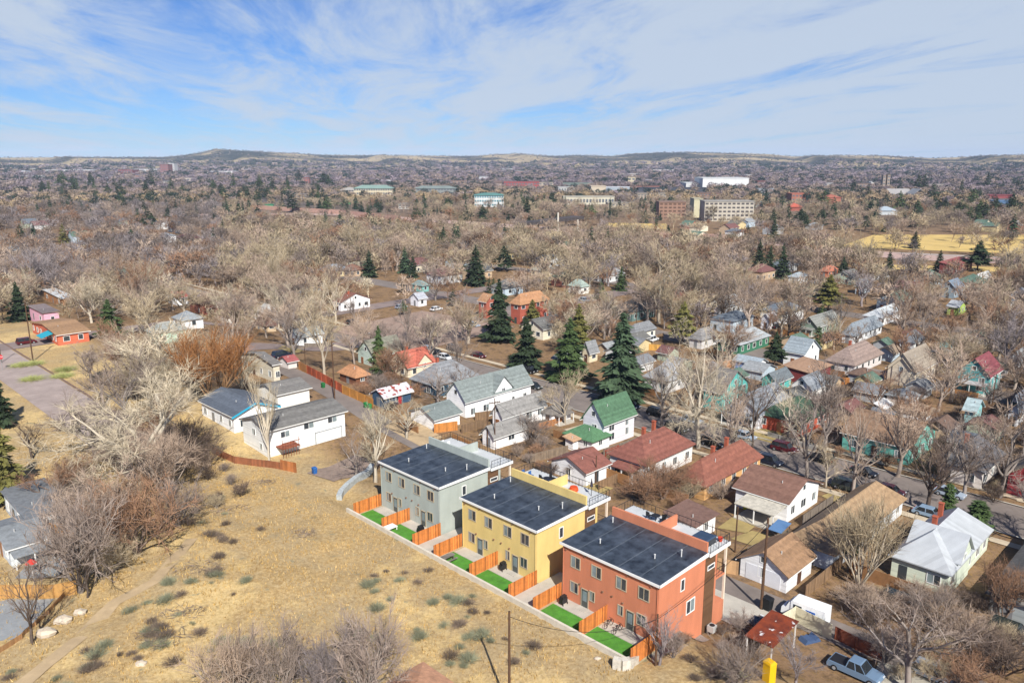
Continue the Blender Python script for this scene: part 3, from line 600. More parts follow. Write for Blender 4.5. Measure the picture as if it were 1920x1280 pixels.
# ------------------------------------------------------------ the three stucco townhouse blocks
def stucco(c): return mat('stucco ' + c, mute(c, .05, .97), .92, .11, .8, detail=8, bump=.15, vs=.3)
MEMB = mat('black roof membrane', '#1a2027', .45, .3, .8, col2='#4c5560', detail=9)
SEAM = mat('membrane seam', '#5d646c', .6, .3, 2)
PANEL = mat('brown siding panel', '#6b4f38', .7, .1, 1, stripes=(.3, 'Z', .85))
DECKM = mat('deck tiles', '#bfc2c2', .85, .1, .8)
WFR = mat('taupe window frame', '#b3a58c', .6, .05)
YZ = 3.0; RH = 6.9; DEP = 9.0; DEP2 = 11.4; DEP3 = 13.6
def st_of(P): return (P[0] - P[1]) * Q, (P[0] + P[1]) * Q
BL = {'grey': ((729.4, 859.1), (840.4, 907.3)), 'yellow': ((866.2, 933), (1004.3, 994.5)), 'orange': ((1040, 1026.2), (1218.6, 1104.8))}
ends = {k: [st_of(at(*q, YZ + RH)) for q in v] for k, v in BL.items()}
T0 = sum(e[1][1] for e in ends.values()) / 3
def railing(mb, p, q, h=1.05, step=.55):
    p = Vector(p); q = Vector(q); L = (q - p).length; k = max(1, int(L / step))
    for z in (h, .12): mb.tube(p + Vector((0, 0, z)), q + Vector((0, 0, z)), .035 if z == h else .02, n=4)
    for i in range(k + 1):
        a = p.lerp(q, i / k); mb.tube(a, a + Vector((0, 0, h)), .035 if i % 3 == 0 else .014, n=4)
TH = {}
def townhouse(key, col, label, parcol=None):
    (s0, _), (s1, _) = ends[key]; s0 = s0; Ln = 13.2; s0 = (s0 + s1) / 2 - Ln / 2; s1 = s0 + Ln
    o = st(s1, T0); root = empty('townhouse', (o[0], o[1], YZ), R(45), label, 'townhouse', 'flat-roofed stucco townhouses'); m = stucco(col)
    MB().box(0, 0, -3.6, DEP2, Ln, RH - .02).build('wall', m, root)
    MB().box(DEP2 + .003, .0, -3.6, DEP3 - .15, Ln, -.35).build('garage_storey', m, root)
    rf = MB(); rf.slab([(-.22, -.22, RH), (DEP, -.22, RH + .28), (DEP, Ln + .22, RH + .28), (-.22, Ln + .22, RH)], -.06); rf = rf.build('roof', MEMB, root)
    MB().hexa([(-.3, -.3, RH - .2), (DEP, -.3, RH - .1), (DEP, -.225, RH - .1), (-.3, -.225, RH - .2), (-.3, -.3, RH + .1), (DEP, -.3, RH + .37), (DEP, -.225, RH + .37), (-.3, -.225, RH + .1)]).box(-.3, -.3, RH - .2, -.225, Ln + .3, RH + .1).build('roof_edge', TRIM, rf)
    for k, y in enumerate((2.4, 5.3, 8.1, 10.9)):
        MB().hexa([(-.1, y - .05, RH + .05), (DEP - .1, y - .05, RH + .33), (DEP - .1, y + .03, RH + .33), (-.1, y + .03, RH + .05), (-.1, y - .05, RH + .075), (DEP - .1, y - .05, RH + .355), (DEP - .1, y + .03, RH + .355), (-.1, y + .03, RH + .075)]).build('seam', SEAM, rf)
    for (x, y, hh) in ((6.3, 1.5, .75), (4.0, 3.4, .35), (7.6, 12.0, .6), (2.6, 9.9, .35)):
        MB().tube((x, y, RH + .1), (x, y, RH + .28 + hh), .07, n=8).tube((x, y, RH + .28 + hh), (x, y, RH + .36 + hh), .11, n=8).build('vent_pipe', paint('#c9c9c6', .5), rf)
    MB().box(DEP + .003, -.02, RH - .3, DEP + .28, Ln + .02, RH + 1.45).build('parapet', m, root)
    MB().box(DEP + .29, Ln / 2 - .12, RH, DEP3 - .6, Ln / 2 + .12, RH + 1.35).build('deck_divider', m, root)
    dk = MB().box(DEP + .29, -.28, RH - .3, DEP3, Ln + .28, RH + .03).build('deck_floor', DECKM, root)
    MB().box(DEP + .29, -.34, RH - .34, DEP3 + .05, -.285, RH + .07).box(DEP3 + .005, -.28, RH - .34, DEP3 + .06, Ln + .28, RH + .07).build('deck_edge', TRIM, root)
    rl = MB(); z = RH + .05
    railing(rl, (DEP + .5, -.2, z), (DEP3 - .1, -.2, z)); railing(rl, (DEP3 - .1, -.2, z), (DEP3 - .1, Ln + .2, z)); railing(rl, (DEP3 - .1, Ln + .2, z), (DEP + .5, Ln + .2, z))
    rl.build('railing', BLACKM, root)
    MB().box(DEP - .1, -.045, -3.3, DEP2 - .45, .02, RH - .32).build('siding_panel', PANEL, root)
    pw = window(root, 'r', DEP + 1.05, RH - 2.0, 1.3, .42, 0, Ln, TRIM, 1); pw.location.y = -.03
    for y in (.12, Ln / 2, Ln - .12): MB().box(DEP3 - .28, y - .12, -3.6, DEP3 - .04, y + .12, RH - .31).build('post', paint('#e6d3bd', .8), root)
    bc = MB().box(DEP2 + .003, .0, 2.9, DEP3 - .3, Ln, 3.1).build('balcony', m, root)
    rl = MB(); railing(rl, (DEP3 - .35, .1, 3.1), (DEP3 - .35, Ln - .1, 3.1)); railing(rl, (DEP2 + .1, .06, 3.1), (DEP3 - .35, .06, 3.1)); rl.build('balcony_railing', BLACKM, bc)
    # back wall: y runs away from the near corner, so the photo's left end is y = Ln
    for fr in (.145, .375, .635, .86): window(root, 'l', Ln * (1 - fr), 4.45, 1.25, 1.3, 0, Ln, WFR)
    for fr, ww, z, hh in ((.135, 1.05, 1.35, 1.2), (.335, .6, 1.35, 1.1), (.635, .6, 1.35, 1.1), (.845, 1.05, 1.35, 1.2)): window(root, 'l', Ln * (1 - fr), z, ww, hh, 0, Ln, WFR, 2)
    for fr in (.255, .735):
        y = Ln * (1 - fr); dr = MB().box(-.07, y - .55, .12, .02, y - .46, 2.4).box(-.07, y + .46, .12, .02, y + .55, 2.4).box(-.07, y - .55, 2.31, .02, y + .55, 2.4).build('door', WFR, root)
        MB().box(-.05, y - .46, .12, .02, y + .46, 2.31).build('door_leaf', mat('dark door', '#4a4f4c', .4, .1), dr)
        MB().box(-.08, y - .3, .9, -.052, y + .3, 2.1).build('pane', GLASS2, dr)
        MB().box(-.9, y - .7, -.3, -.005, y + .7, .14).build('step', CONC, root)
    for fr, z in ((.2, 2.7), (.45, 3.1), (.55, 3.1), (.66, 2.9), (.04, 6.2), (.25, 6.35), (.93, 6.3), (.7, 6.35)):
        y = Ln * (1 - fr); MB().box(-.16, y - .09, z, -.003, y + .09, z + .14).build('wall_light' if z < 3.2 else 'vent_cap', mat('dim fitting', '#8c6b55', .6), root)
    for yy in (Ln - .1, .12): MB().tube((-.06, yy, 0), (-.06, yy, RH - .25), .04).build('downpipe', m, root)
    for (x, z, ww, hh) in ((4.4, 4.5, .6, 1.25),): window(root, 'r', x, z, ww, hh, 0, Ln, TRIM, 1)
    window(root, 'r', 6.2, 1.1, 1.5, 1.5, 0, Ln, TRIM)
    for yy in (2.2, 8.6):
        gd = MB().box(DEP3 - .16, yy, -3.3, DEP3 - .1, yy + 3.2, -1.1).build('garage_door', paint('#d7d4cc', .6), root)
    for yy in (1.5, 5, 8, 11.5): window(root, 'bx', yy, 3.6, 1.2, 1.9, DEP2, Ln, WFR)
    for yy in (1.5, 5, 8, 11.5): window(root, 'bx', yy, .4, 1.2, 1.7, DEP2, Ln, WFR)
    for x in (3, 8): window(root, 'by', x, 4.4, 1.1, 1.2, 0, Ln, WFR)
    TH[key] = (s0, s1, Ln, root)
    ctr = np.append(st((s0 + s1) / 2, T0 + 6), 3); px, py, dz = proj(ctr + [0, 0, 6])
    HOUSES.append(dict(c=ctr, P=ctr, la=Ln, lb=DEP3, px=px, py=py, dep=dz, hw=130, hh=100, vis=1)); LAND.append((px, py + 60, key + ' townhouse'))
    return root
tg = townhouse('grey', '#abb3ab', 'pale grey-green stucco townhouse, farthest of the three flat-roofed blocks')
ty = townhouse('yellow', '#e0c478', 'yellow stucco townhouse between the grey and orange blocks')
to = townhouse('orange', '#cd7f5b', 'orange stucco townhouse, nearest of the three flat-roofed blocks')

# back yards: wall, turf, patios, fences
WT = T0 - 5.0
S_A = TH['grey'][0] - 1.6; S_B = TH['orange'][1] + .3
wall = MB(); pts = [(S_A, WT), (S_B, WT)]
def wallseg(mb, a, b, h0, th=.3, base=-.8):
    a = np.array(a); b = np.array(b); d = (b - a) / np.linalg.norm(b - a); nn = np.array([-d[1], d[0]]) * th / 2
    za, zb = float(terr(*a)), float(terr(*b)); c = [a - nn, b - nn, b + nn, a + nn]; zs = [za, zb, zb, za]
    mb.hexa([(p[0], p[1], z + base) for p, z in zip(c, zs)] + [(p[0], p[1], z + h0) for p, z in zip(c, zs)])
for i in range(12):
    a = st(S_A + (S_B - S_A) * i / 12, WT); b = st(S_A + (S_B - S_A) * (i + 1) / 12, WT); 
    c_ = st((S_A + (S_B - S_A) * i / 12), WT)
    wall.hexa([(*st(S_A + (S_B - S_A) * (i + u), WT + v), z) for z in (1.8, YZ + .62) for (u, v) in ()] ) if False else None
wb = MB(); a = st(S_A, WT); 
def stbox(mb, sa, sb, ta, tb, z0, z1):
    c = [st(sa, ta), st(sb, ta), st(sb, tb), st(sa, tb)]
    return mb.hexa([(*p, z0) for p in c] + [(*p, z1) for p in c])
stbox(wb, S_A, S_B, WT - .15, WT + .15, 1.5, YZ + .75); tag(wb.build('retaining_wall', mat('pale wall block', '#cfc7b6', .9, .14, 1.2)), 'long low pale retaining wall edging the townhouse back yards', 'wall')
wb = MB(); pr = None
cpts = [G(636, 938), G(640, 928), G(652, 915), G(668, 902), G(690, 890), G(700, 876)]
for a, b in zip(cpts[:-1], cpts[1:]): wallseg(wb, a[:2], b[:2], .9, .8)
tag(wb.build('stone_wall', mat('grey stone', '#aab0b0', .9, .25, 2.5)), 'curved low grey stone wall left of the grey townhouse', 'wall')
wb = MB(); cpts = [G(1150, 1250), G(1165, 1254), G(1180, 1252), G(1192, 1244)]
for a, b in zip(cpts[:-1], cpts[1:]): wallseg(wb, a[:2], b[:2], 1.1, .7)
tag(wb.build('stone_wall', mat('pale rock', '#c9c2b4', .9, .25, 2.5)), 'short pale rock wall at the near end of the yards', 'wall')
yard = MB(); 
def stsheet(name, sa, sb, ta, tb, z, m, kind='structure', th=.3):
    o = stbox(MB(), sa, sb, ta, tb, z - th, z).build(name, m); return tag(o, kind=kind)
TURF = mat('bright artificial turf', '#4f8a30', .9, .3, 1.2, detail=8, bump=.5)
stsheet('yard_ground', S_A + .2, S_B - .2, WT + .16, T0 + .3, YZ + .02, mat('yard soil', '#a89878', .9, .2), th=1)
def fence(name, pts, hgt, m, label, posts=True, cat='fence', zs=None, group=None):
    root = empty(name, (*pts[0][:2], float(terr(*pts[0][:2])) if zs is None else zs), 0, label, cat, group); o = np.array(root.location)
    mb = MB(); cum = 0
    for a, b in zip(pts[:-1], pts[1:]):
        a = np.array(a[:2], float); b = np.array(b[:2], float); L = np.linalg.norm(b - a); k = max(1, int(L / 2.4)); d = (b - a) / L; nn = np.array([-d[1], d[0]]) * .04
        for i in range(k):
            p = a + (b - a) * i / k; q = a + (b - a) * (i + 1) / k - d * .003
            zp, zq = (float(terr(*p)), float(terr(*q))) if zs is None else (zs, zs)
            c = [p - nn, q - nn, q + nn, p + nn]; zz = [zp, zq, zq, zp]
            mb.hexa([(x[0] - o[0], x[1] - o[1], z - .3 - o[2]) for x, z in zip(c, zz)] + [(x[0] - o[0], x[1] - o[1], z + hgt - o[2]) for x, z in zip(c, zz)])
            if posts:
                pb = MB(); pp = p - nn * 2.5; pb.box(pp[0] - .06 - o[0], pp[1] - .06 - o[1], zp - .3 - o[2], pp[0] + .06 - o[0], pp[1] + .06 - o[1], zp + hgt + .06 - o[2]); pb.build('post', m, root)
    mb.build('panel', m, root)
    HF.append((pts, hgt)); return root
HF = []
FW = mat('orange yard boards', mute('#e2873a', .05, .9), .8, .25, 1.4, stripes=(.3, 'xy', .5))
for key in ('grey', 'yellow', 'orange'):
    s0, s1, Ln, rt = TH[key]; mid = (s0 + s1) / 2
    for (sa, sb, which) in ((s0 + .1, mid, 'left'), (mid, s1 - .1, 'right')):
        stsheet('lawn', sa + .15, sb - .3, WT + .2, T0 - 1.9, YZ + .07, TURF)
        stsheet('patio', sa + .3, sb - 1.2, T0 - 1.85, T0 - .02, YZ + .09, CONC)
    for sx, wh in ((s0 - .15, 'left'), (mid, 'middle'), (s1 + .15, 'right')):
        fence('yard_fence', [st(sx, WT + .17), st(sx, T0 - .03)], 1.85, FW, f'orange board fence at the {wh} of the {key} townhouse back yards', zs=YZ, group='yard fences behind the townhouses')
for a, b in (('grey', 'yellow'), ('yellow', 'orange')):
    stsheet('path', TH[a][1] + .3, TH[b][0] - .3, WT + .2, T0 + 4, YZ + .1, CONC)
# yard furniture
def on_yard(name, s, t, z=YZ + .1, rz=R(45), **k): return empty(name, (*st(s, t), z), rz, **k)
t = on_yard('picnic_table', TH['yellow'][0] + 1.7, WT + 1.0, label='grey wooden picnic table on turf of the yellow townhouse', cat='table')
MB().box(-.9, -.38, .7, .9, .38, .75).build('table_top', wood('#8d867c'), t)
for y in (-.75, .75): MB().box(-.9, y - .13, .42, .9, y + .13, .46).build('bench', wood('#8d867c'), t)
for x in (-.65, .65): MB().box(x - .05, -.75, .38, x + .05, .75, .42).box(x - .05, -.3, 0, x + .05, -.2, .7).box(x - .05, .2, 0, x + .05, .3, .7).build('leg', wood('#7a746b'), t)
t = on_yard('covered_table', TH['grey'][0] + 7.4, WT + .9, label='white covered low table on turf of the grey townhouse', cat='table'); MB().box(-.9, -.6, .45, .9, .6, .55).build('table_top', TRIM, t)
for x, y in ((-.8, -.5), (.8, -.5), (-.8, .5), (.8, .5)): MB().box(x - .05, y - .05, 0, x + .05, y + .05, .45).build('leg', TRIM, t)
def grill(s, t_, z, lab):
    r = on_yard('barbecue', s, t_, z, label=lab, cat='barbecue'); MB().box(-.45, -.25, .2, .45, .25, .8).build('cabinet', BLACKM, r)
    MB().prism([(-.25, .82), (.25, .82), (.2, 1.1), (-.2, 1.1)], -.35, .35, 'x').build('lid', BLACKM, r)
    for x in (-.38, .38): MB().tube((x, -.3, 0), (x, -.3, .25), .05).build('wheel', RUBBER, r)
grill(TH['orange'][0] + 1.2, T0 - 1.2, YZ + .1, 'black barbecue in the corner of the left orange townhouse yard')
grill(TH['yellow'][0] + 8.2, T0 - .7, YZ + .1, 'black barbecue on the right yellow townhouse patio')
grill(TH['grey'][1] - 2.2, T0 - 1.6, YZ + .1, 'black barbecue beside the right grey townhouse fence')
def bicycle(s, t_, lab):
    r = on_yard('bicycle', s, t_, label=lab, cat='bicycle', group='bicycles on the orange townhouse patio')
    for x in (-.5, .5):
        wm = MB()
        for k in range(12):
            a, b = 2 * math.pi * k / 12, 2 * math.pi * (k + 1) / 12
            wm.tube((x + .33 * math.cos(a), 0, .34 + .33 * math.sin(a)), (x + .33 * math.cos(b), 0, .34 + .33 * math.sin(b)), .03, n=4)
        wm.build('wheel', RUBBER, r)
    f_ = MB(); 
    for a, b in (((-.5, 0, .34), (-.1, 0, .34)), ((-.5, 0, .34), (-.2, 0, .8)), ((-.1, 0, .34), (-.2, 0, .85)), ((-.1, 0, .34), (.35, 0, .8)), ((-.2, 0, .78), (.35, 0, .82)), ((.5, 0, .34), (.33, 0, .95))): f_.tube(a, b, .025, n=4)
    f_.build('frame', BLACKM, r); MB().box(-.32, -.06, .86, -.08, .06, .9).build('saddle', BLACKM, r); MB().tube((.32, -.25, .96), (.32, .25, .96), .02).build('handlebar', BLACKM, r)
bicycle(TH['orange'][0] + 7.7, T0 - 1.1, 'black bicycle leaning near the middle fence of the orange townhouse')
bicycle(TH['orange'][0] + 9.0, T0 - 1.2, 'black bicycle standing nearer the orange townhouse back door')
# deck furniture
ZD = YZ + RH + .04
def on_deck(key, name, ds, dt, lab, cat, grp=None):
    s0, s1, Ln, rt = TH[key]; return empty(name, (*st(s0 + ds, T0 + dt), ZD), R(45), lab, cat, grp)
def dtable(key, ds, dt, lab):
    r = on_deck(key, 'patio_table', ds, dt, lab, 'table'); MB().tube((0, 0, .7), (0, 0, .74), .55, n=14).build('table_top', BLACKM, r); MB().tube((0, 0, 0), (0, 0, .7), .05).build('leg', BLACKM, r)
def dchair(key, ds, dt, c, lab, rz=0):
    r = on_deck(key, 'patio_chair', ds, dt, lab, 'chair', 'patio chairs on the townhouse decks'); r.rotation_euler.z += rz
    MB().box(-.27, -.27, .4, .27, .27, .46).build('seat', c, r); MB().box(-.27, .22, .46, .27, .28, .95).build('backrest', c, r)
    for x in (-.24, .24):
        for y in (-.24, .24): MB().box(x - .025, y - .025, 0, x + .025, y + .025, .4).build('leg', c, r)
BLUEC = paint('#2f5f9a', .5); WH = paint('#e8e8e8', .5)
dtable('yellow', 4.6, 11.2, 'round dark table on the left deck of the yellow townhouse')
for i, (a, b, rz) in enumerate(((3.6, 11.2, 1.5), (5.5, 11.4, -1.5), (4.6, 12.2, 0))): dchair('yellow', a, b, BLACKM, ['black chair left of the dark round table on the yellow deck', 'black chair right of the dark round table on the yellow deck', 'black chair behind the dark round table on the yellow deck'][i], rz)
for i, (a, b) in enumerate(((.9, 10.6), (1.9, 10.9))): dchair('yellow', a, b, BLUEC, ['blue chair at the left end of the yellow deck', 'second blue chair from the left end of the yellow deck'][i])
for i, (a, b) in enumerate(((1.9, 10.3), (2.9, 10.7))): dchair('grey', a, b, WH, ['white chair nearest the left end of the grey deck', 'white chair second from the left end of the grey deck'][i])
dtable('orange', 4.3, 12.0, 'round dark table on the left deck of the orange townhouse')
for i, (a, b, rz) in enumerate(((3.3, 12, 1.5), (5.2, 12.2, -1.5))): dchair('orange', a, b, BLACKM, ['black chair left of the round table on the orange deck', 'black chair right of the round table on the orange deck'][i], rz)
r = on_deck('orange', 'hot_tub', 11.4, 11.3, 'square hot tub with dark blue cover on the orange townhouse deck', 'hot tub')
MB().box(-1, -1, 0, 1, 1, .75).build('tub', mat('tub side', '#3a3d42', .6), r); MB().hexa([(-1.05, -1.05, .753), (1.05, -1.05, .753), (1.05, 1.05, .753), (-1.05, 1.05, .753), (-.95, -.95, .88), (.95, -.95, .88), (.95, .95, .88), (-.95, .95, .88)]).build('cover', mat('tub cover', '#33455c', .5, .2), r)
r = on_deck('yellow', 'egg_chair', 9.0, 11.6, 'round orange seat on the right deck of the yellow townhouse', 'seat')
MB().tube((0, 0, 0), (0, 0, .25), .5, .65, 12).tube((0, 0, .25), (0, 0, .7), .65, .5, 12).build('seat', paint('#cf4f22', .6), r)
r = on_deck('yellow', 'patio_umbrella', 11.5, 12.2, 'folded dark patio umbrella on the yellow townhouse deck', 'umbrella')
MB().tube((0, 0, 0), (0, 0, 2.4), .04).build('pole', BLACKM, r); MB().tube((0, 0, 1.3), (0, 0, 2.3), .22, .05, 8).build('canopy', mat('umbrella cloth', '#3a3540', .8), r)
r = on_deck('orange', 'flower_pot', 12.6, 12.9, 'small red flower pot at the railing corner of the orange deck', 'pot'); MB().tube((0, 0, 0), (0, 0, .5), .2, .3, 10).build('pot', paint('#c84326', .6), r)
def acunit(s, t_, z, lab):
    r = empty('air_conditioner', (*st(s, t_), z), R(45), lab, 'air conditioner'); MB().box(-.4, -.4, 0, .4, .4, .75).build('casing', paint('#b5b6b3', .5), r); MB().tube((0, 0, .75), (0, 0, .78), .32, n=12).build('fan_grille', BLACKM, r)
acunit(TH['orange'][1] + .9, T0 + 9.6, .6, 'grey air conditioner at the foot of the orange end wall')
s0, s1, Ln, rt = TH['yellow']; acunit(s0 + 7.7, T0 + 9.9, ZD, 'grey air conditioner on the yellow deck beside the parapet')

# ------------------------------------------------------------ other fences
g_ = lambda *q: [G(*p) for p in q]
fence('alley_fence', g_((562, 692), (576, 700)), 1.9, wood('#cf8a40'), 'ochre end panel of the fence at the top of the alley')
fence('alley_fence', g_((577, 700), (642, 737)), 1.9, wood('#c2592c'), 'red-orange board fence along the alley')
fence('alley_fence', g_((643, 738), (700, 764)), 1.9, wood('#d9922e'), 'yellow-orange board fence beside the dark blue shed')
fence('garden_fence', g_((400, 850), (440, 868), (505, 876), (556, 884)), 1.2, wood('#a0613a'), 'curving brown garden fence below the white house deck')
fence('garden_fence', g_((528, 880), (556, 886)), 1.7, wood('#c07434'), 'short orange board panel below the white house deck')
fence('yard_screen', g_((814, 812), (858, 806)), 1.8, wood('#d98a2e'), 'bright orange board fence behind the grey townhouse parapet')
fence('yard_screen', g_((865, 812), (915, 800)), 1.6, wood('#8e7152'), 'weathered brown board fence beside the white garage')
fence('yard_screen', g_((994, 868), (1065, 850)), 1.6, wood('#96816a'), 'grey weathered picket fence across the yard behind the grey deck')
fence('yard_screen', g_((1000, 808), (1060, 790)), 1.3, wood('#c98443'), 'orange rail fence behind the low white porch house')
fence('yard_screen', g_((1195, 655), (1240, 658)), 1.8, wood('#d9a038'), 'golden board fence in front of the white car')
fence('yard_screen', g_((1620, 668), (1710, 672)), 1.8, wood('#c8672f'), 'long orange fence behind the beige gabled house')
fence('yard_screen', g_((1745, 682), (1790, 688)), 1.8, wood('#cc6a2c'), 'orange fence beside the grey-green garage')
fence('yard_screen', g_((1548, 716), (1592, 722)), 1.8, wood('#d98a2e'), 'golden fence panel behind the maroon building')
fence('yard_screen', g_((1655, 748), (1692, 752)), 2.0, wood('#d09a38'), 'yellow plank enclosure below the beige gabled house')
fence('yard_screen', g_((1355, 690), (1400, 684)), 1.8, wood('#d08a3c'), 'ochre fence beside the mural shed')
fence('yard_screen', g_((1443, 672), (1468, 664)), 1.6, wood('#b5602f'), 'rust fence below the green house')
fence('yard_screen', g_((1345, 1070), (1384, 1078)), 1.9, wood('#cda06c'), 'tan board fence between the tan-roofed garage and utility pole')
fence('yard_screen', g_((1438, 1196), (1490, 1165), (1558, 1200)), 2.0, mat('cream boards', '#d6cfb4', .8, .12, 1, stripes=(.3, 'xy', .85)), 'cream board fence round the rusty carport')
fence('yard_screen', g_((1566, 1198), (1605, 1218), (1652, 1240)), 1.6, wood('#9a4f30'), 'weathered red-brown board fence behind the blue pickup')
fence('yard_screen', g_((-30, 1122), (145, 1112)), 1.7, wood('#d29a48'), 'yellow board fence beside the grey parking area')
fence('rail_fence', g_((-20, 1235), (40, 1196), (90, 1150), (125, 1112)), .5, wood('#a77b4a'), 'low timber rail along the grey parking area')
fence('yard_screen', g_((78, 1002), (150, 1000)), 1.8, wood('#d9953a'), 'ochre board fence behind the left-edge patio')
fence('front_fence', g_((1440, 818), (1530, 846)), 1.0, wood('#b9b5ad'), 'low grey fence in front of the red-orange house')
fence('yard_screen', g_((1478, 1010), (1400, 1045)), 1.5, wood('#8a7a66'), 'thin brown fence between the tan-roofed garage and yard')

# ------------------------------------------------------------ poles and wires
def pole(px, py, top, r, label, arm=True, name='utility_pole'):
    P = G(px, py); zz = proj(P)[2]; hgt = (py - top) * zz / F * 1.03
    o = empty(name, P, R(random.Random(px).uniform(0, 90)), label, 'pole'); MB().tube((0, 0, -1), (0, 0, hgt), r, r * .65, 8).build('pole', POLEM, o)
    if arm:
        MB().box(-1.1, -.06, hgt - .9, 1.1, .06, hgt - .75).build('crossarm', POLEM, o)
        for x in (-1, -.5, .5, 1): MB().tube((x, 0, hgt - .75), (x, 0, hgt - .55), .05).build('insulator', paint('#7c7f80', .3), o)
    return P + [0, 0, hgt - .55]
pl = [(1427, 1142, 962, .19, 'thick utility pole on the alley behind the orange townhouse', True), (1378, 1035, 945, .13, 'thin utility pole beside the tan fence', False),
      (955, 1330, 1130, .15, 'dark utility pole rising from the bottom edge beside the yards', False), (1229, 1247, 1143, .15, 'leaning short pole in front of the orange townhouse end wall', False),
      (628, 758, 640, .17, 'tall utility pole on the alley by the orange fence', True), (62, 677, 566, .17, 'utility pole at the left street corner', True),
      (573, 690, 650, .11, 'small pole beside the side street', False), (914, 838, 762, .12, 'left of two brown poles behind the grey deck', False), (928, 842, 745, .12, 'right of two brown poles behind the grey deck', True),
      (1117, 905, 852, .12, 'brown pole rising behind the yellow townhouse deck', False), (1192, 638, 575, .14, 'dark pole beside the white house and golden fence', True), (3, 680, 615, .12, 'pole behind the stop sign', False),
      (1365, 655, 600, .12, 'thin pole left of the green house', False), (1857, 782, 700, .13, 'pole beside the teal house', True), (988, 600, 505, .13, 'pole in front of the tall brick building', True)]
tops = [pole(*p) for p in pl]
WIRE = mat('wire', (.02, .02, .02), .6)
def wire(a, b, lab, sag=1.2):
    mb = MB(); a = Vector(a); b = Vector(b); pr = a
    for i in range(1, 15):
        u = i / 14; p = a.lerp(b, u) - Vector((0, 0, sag * 4 * u * (1 - u))); mb.tube(pr, p, .025, n=4); pr = p
    tag(mb.build('power_line', WIRE), lab, 'wire')
wire(tops[0], tops[1], 'power line between the thick pole and the thin pole'); wire(tops[0], tops[3], 'power line from the thick pole to the leaning short pole', .8)
wire(tops[3], tops[2], 'power line across the hillside to the bottom-edge pole', 1.5); wire(tops[8], tops[9], 'power line behind the townhouse decks', 1); wire(tops[4], tops[6], 'power line along the upper alley', 1)
# stop sign
P = G(5, 694); o = empty('stop_sign', P, 0, 'red octagonal stop sign at the left street corner', 'sign')
MB().tube((0, 0, 0), (0, 0, 3.2), .05).build('post', paint('#8c8f90', .4), o)
sg = MB(); vs = [(.55 * math.cos(R(22.5 + 45 * k)), -.06, 3.2 + .55 * math.sin(R(22.5 + 45 * k))) for k in range(8)]; sg.add(vs + [(x, -.02, z) for x, y, z in vs], [tuple(range(8)), tuple(range(15, 7, -1))] + [(i, i + 8, (i + 1) % 8 + 8, (i + 1) % 8) for i in range(8)])
sg = sg.build('sign_plate', paint('#c3202a', .5), o)
tx = bpy.data.curves.new('lettering', 'FONT'); tx.body = 'STOP'; tx.size = .42; tx.align_x = 'CENTER'; tx.align_y = 'CENTER'; tx.extrude = .004
tmp_ = bpy.data.objects.new('lettering', tx); C.objects.link(tmp_); bpy.context.view_layer.update(); tm_ = bpy.data.meshes.new_from_object(tmp_); bpy.data.objects.remove(tmp_); tm_.materials.clear(); tm_.materials.append(TRIM); to_ = bpy.data.objects.new('lettering', tm_); C.objects.link(to_); to_.parent = sg; to_.location = (0, -.068, 3.2); to_.rotation_euler = (R(90), 0, 0)

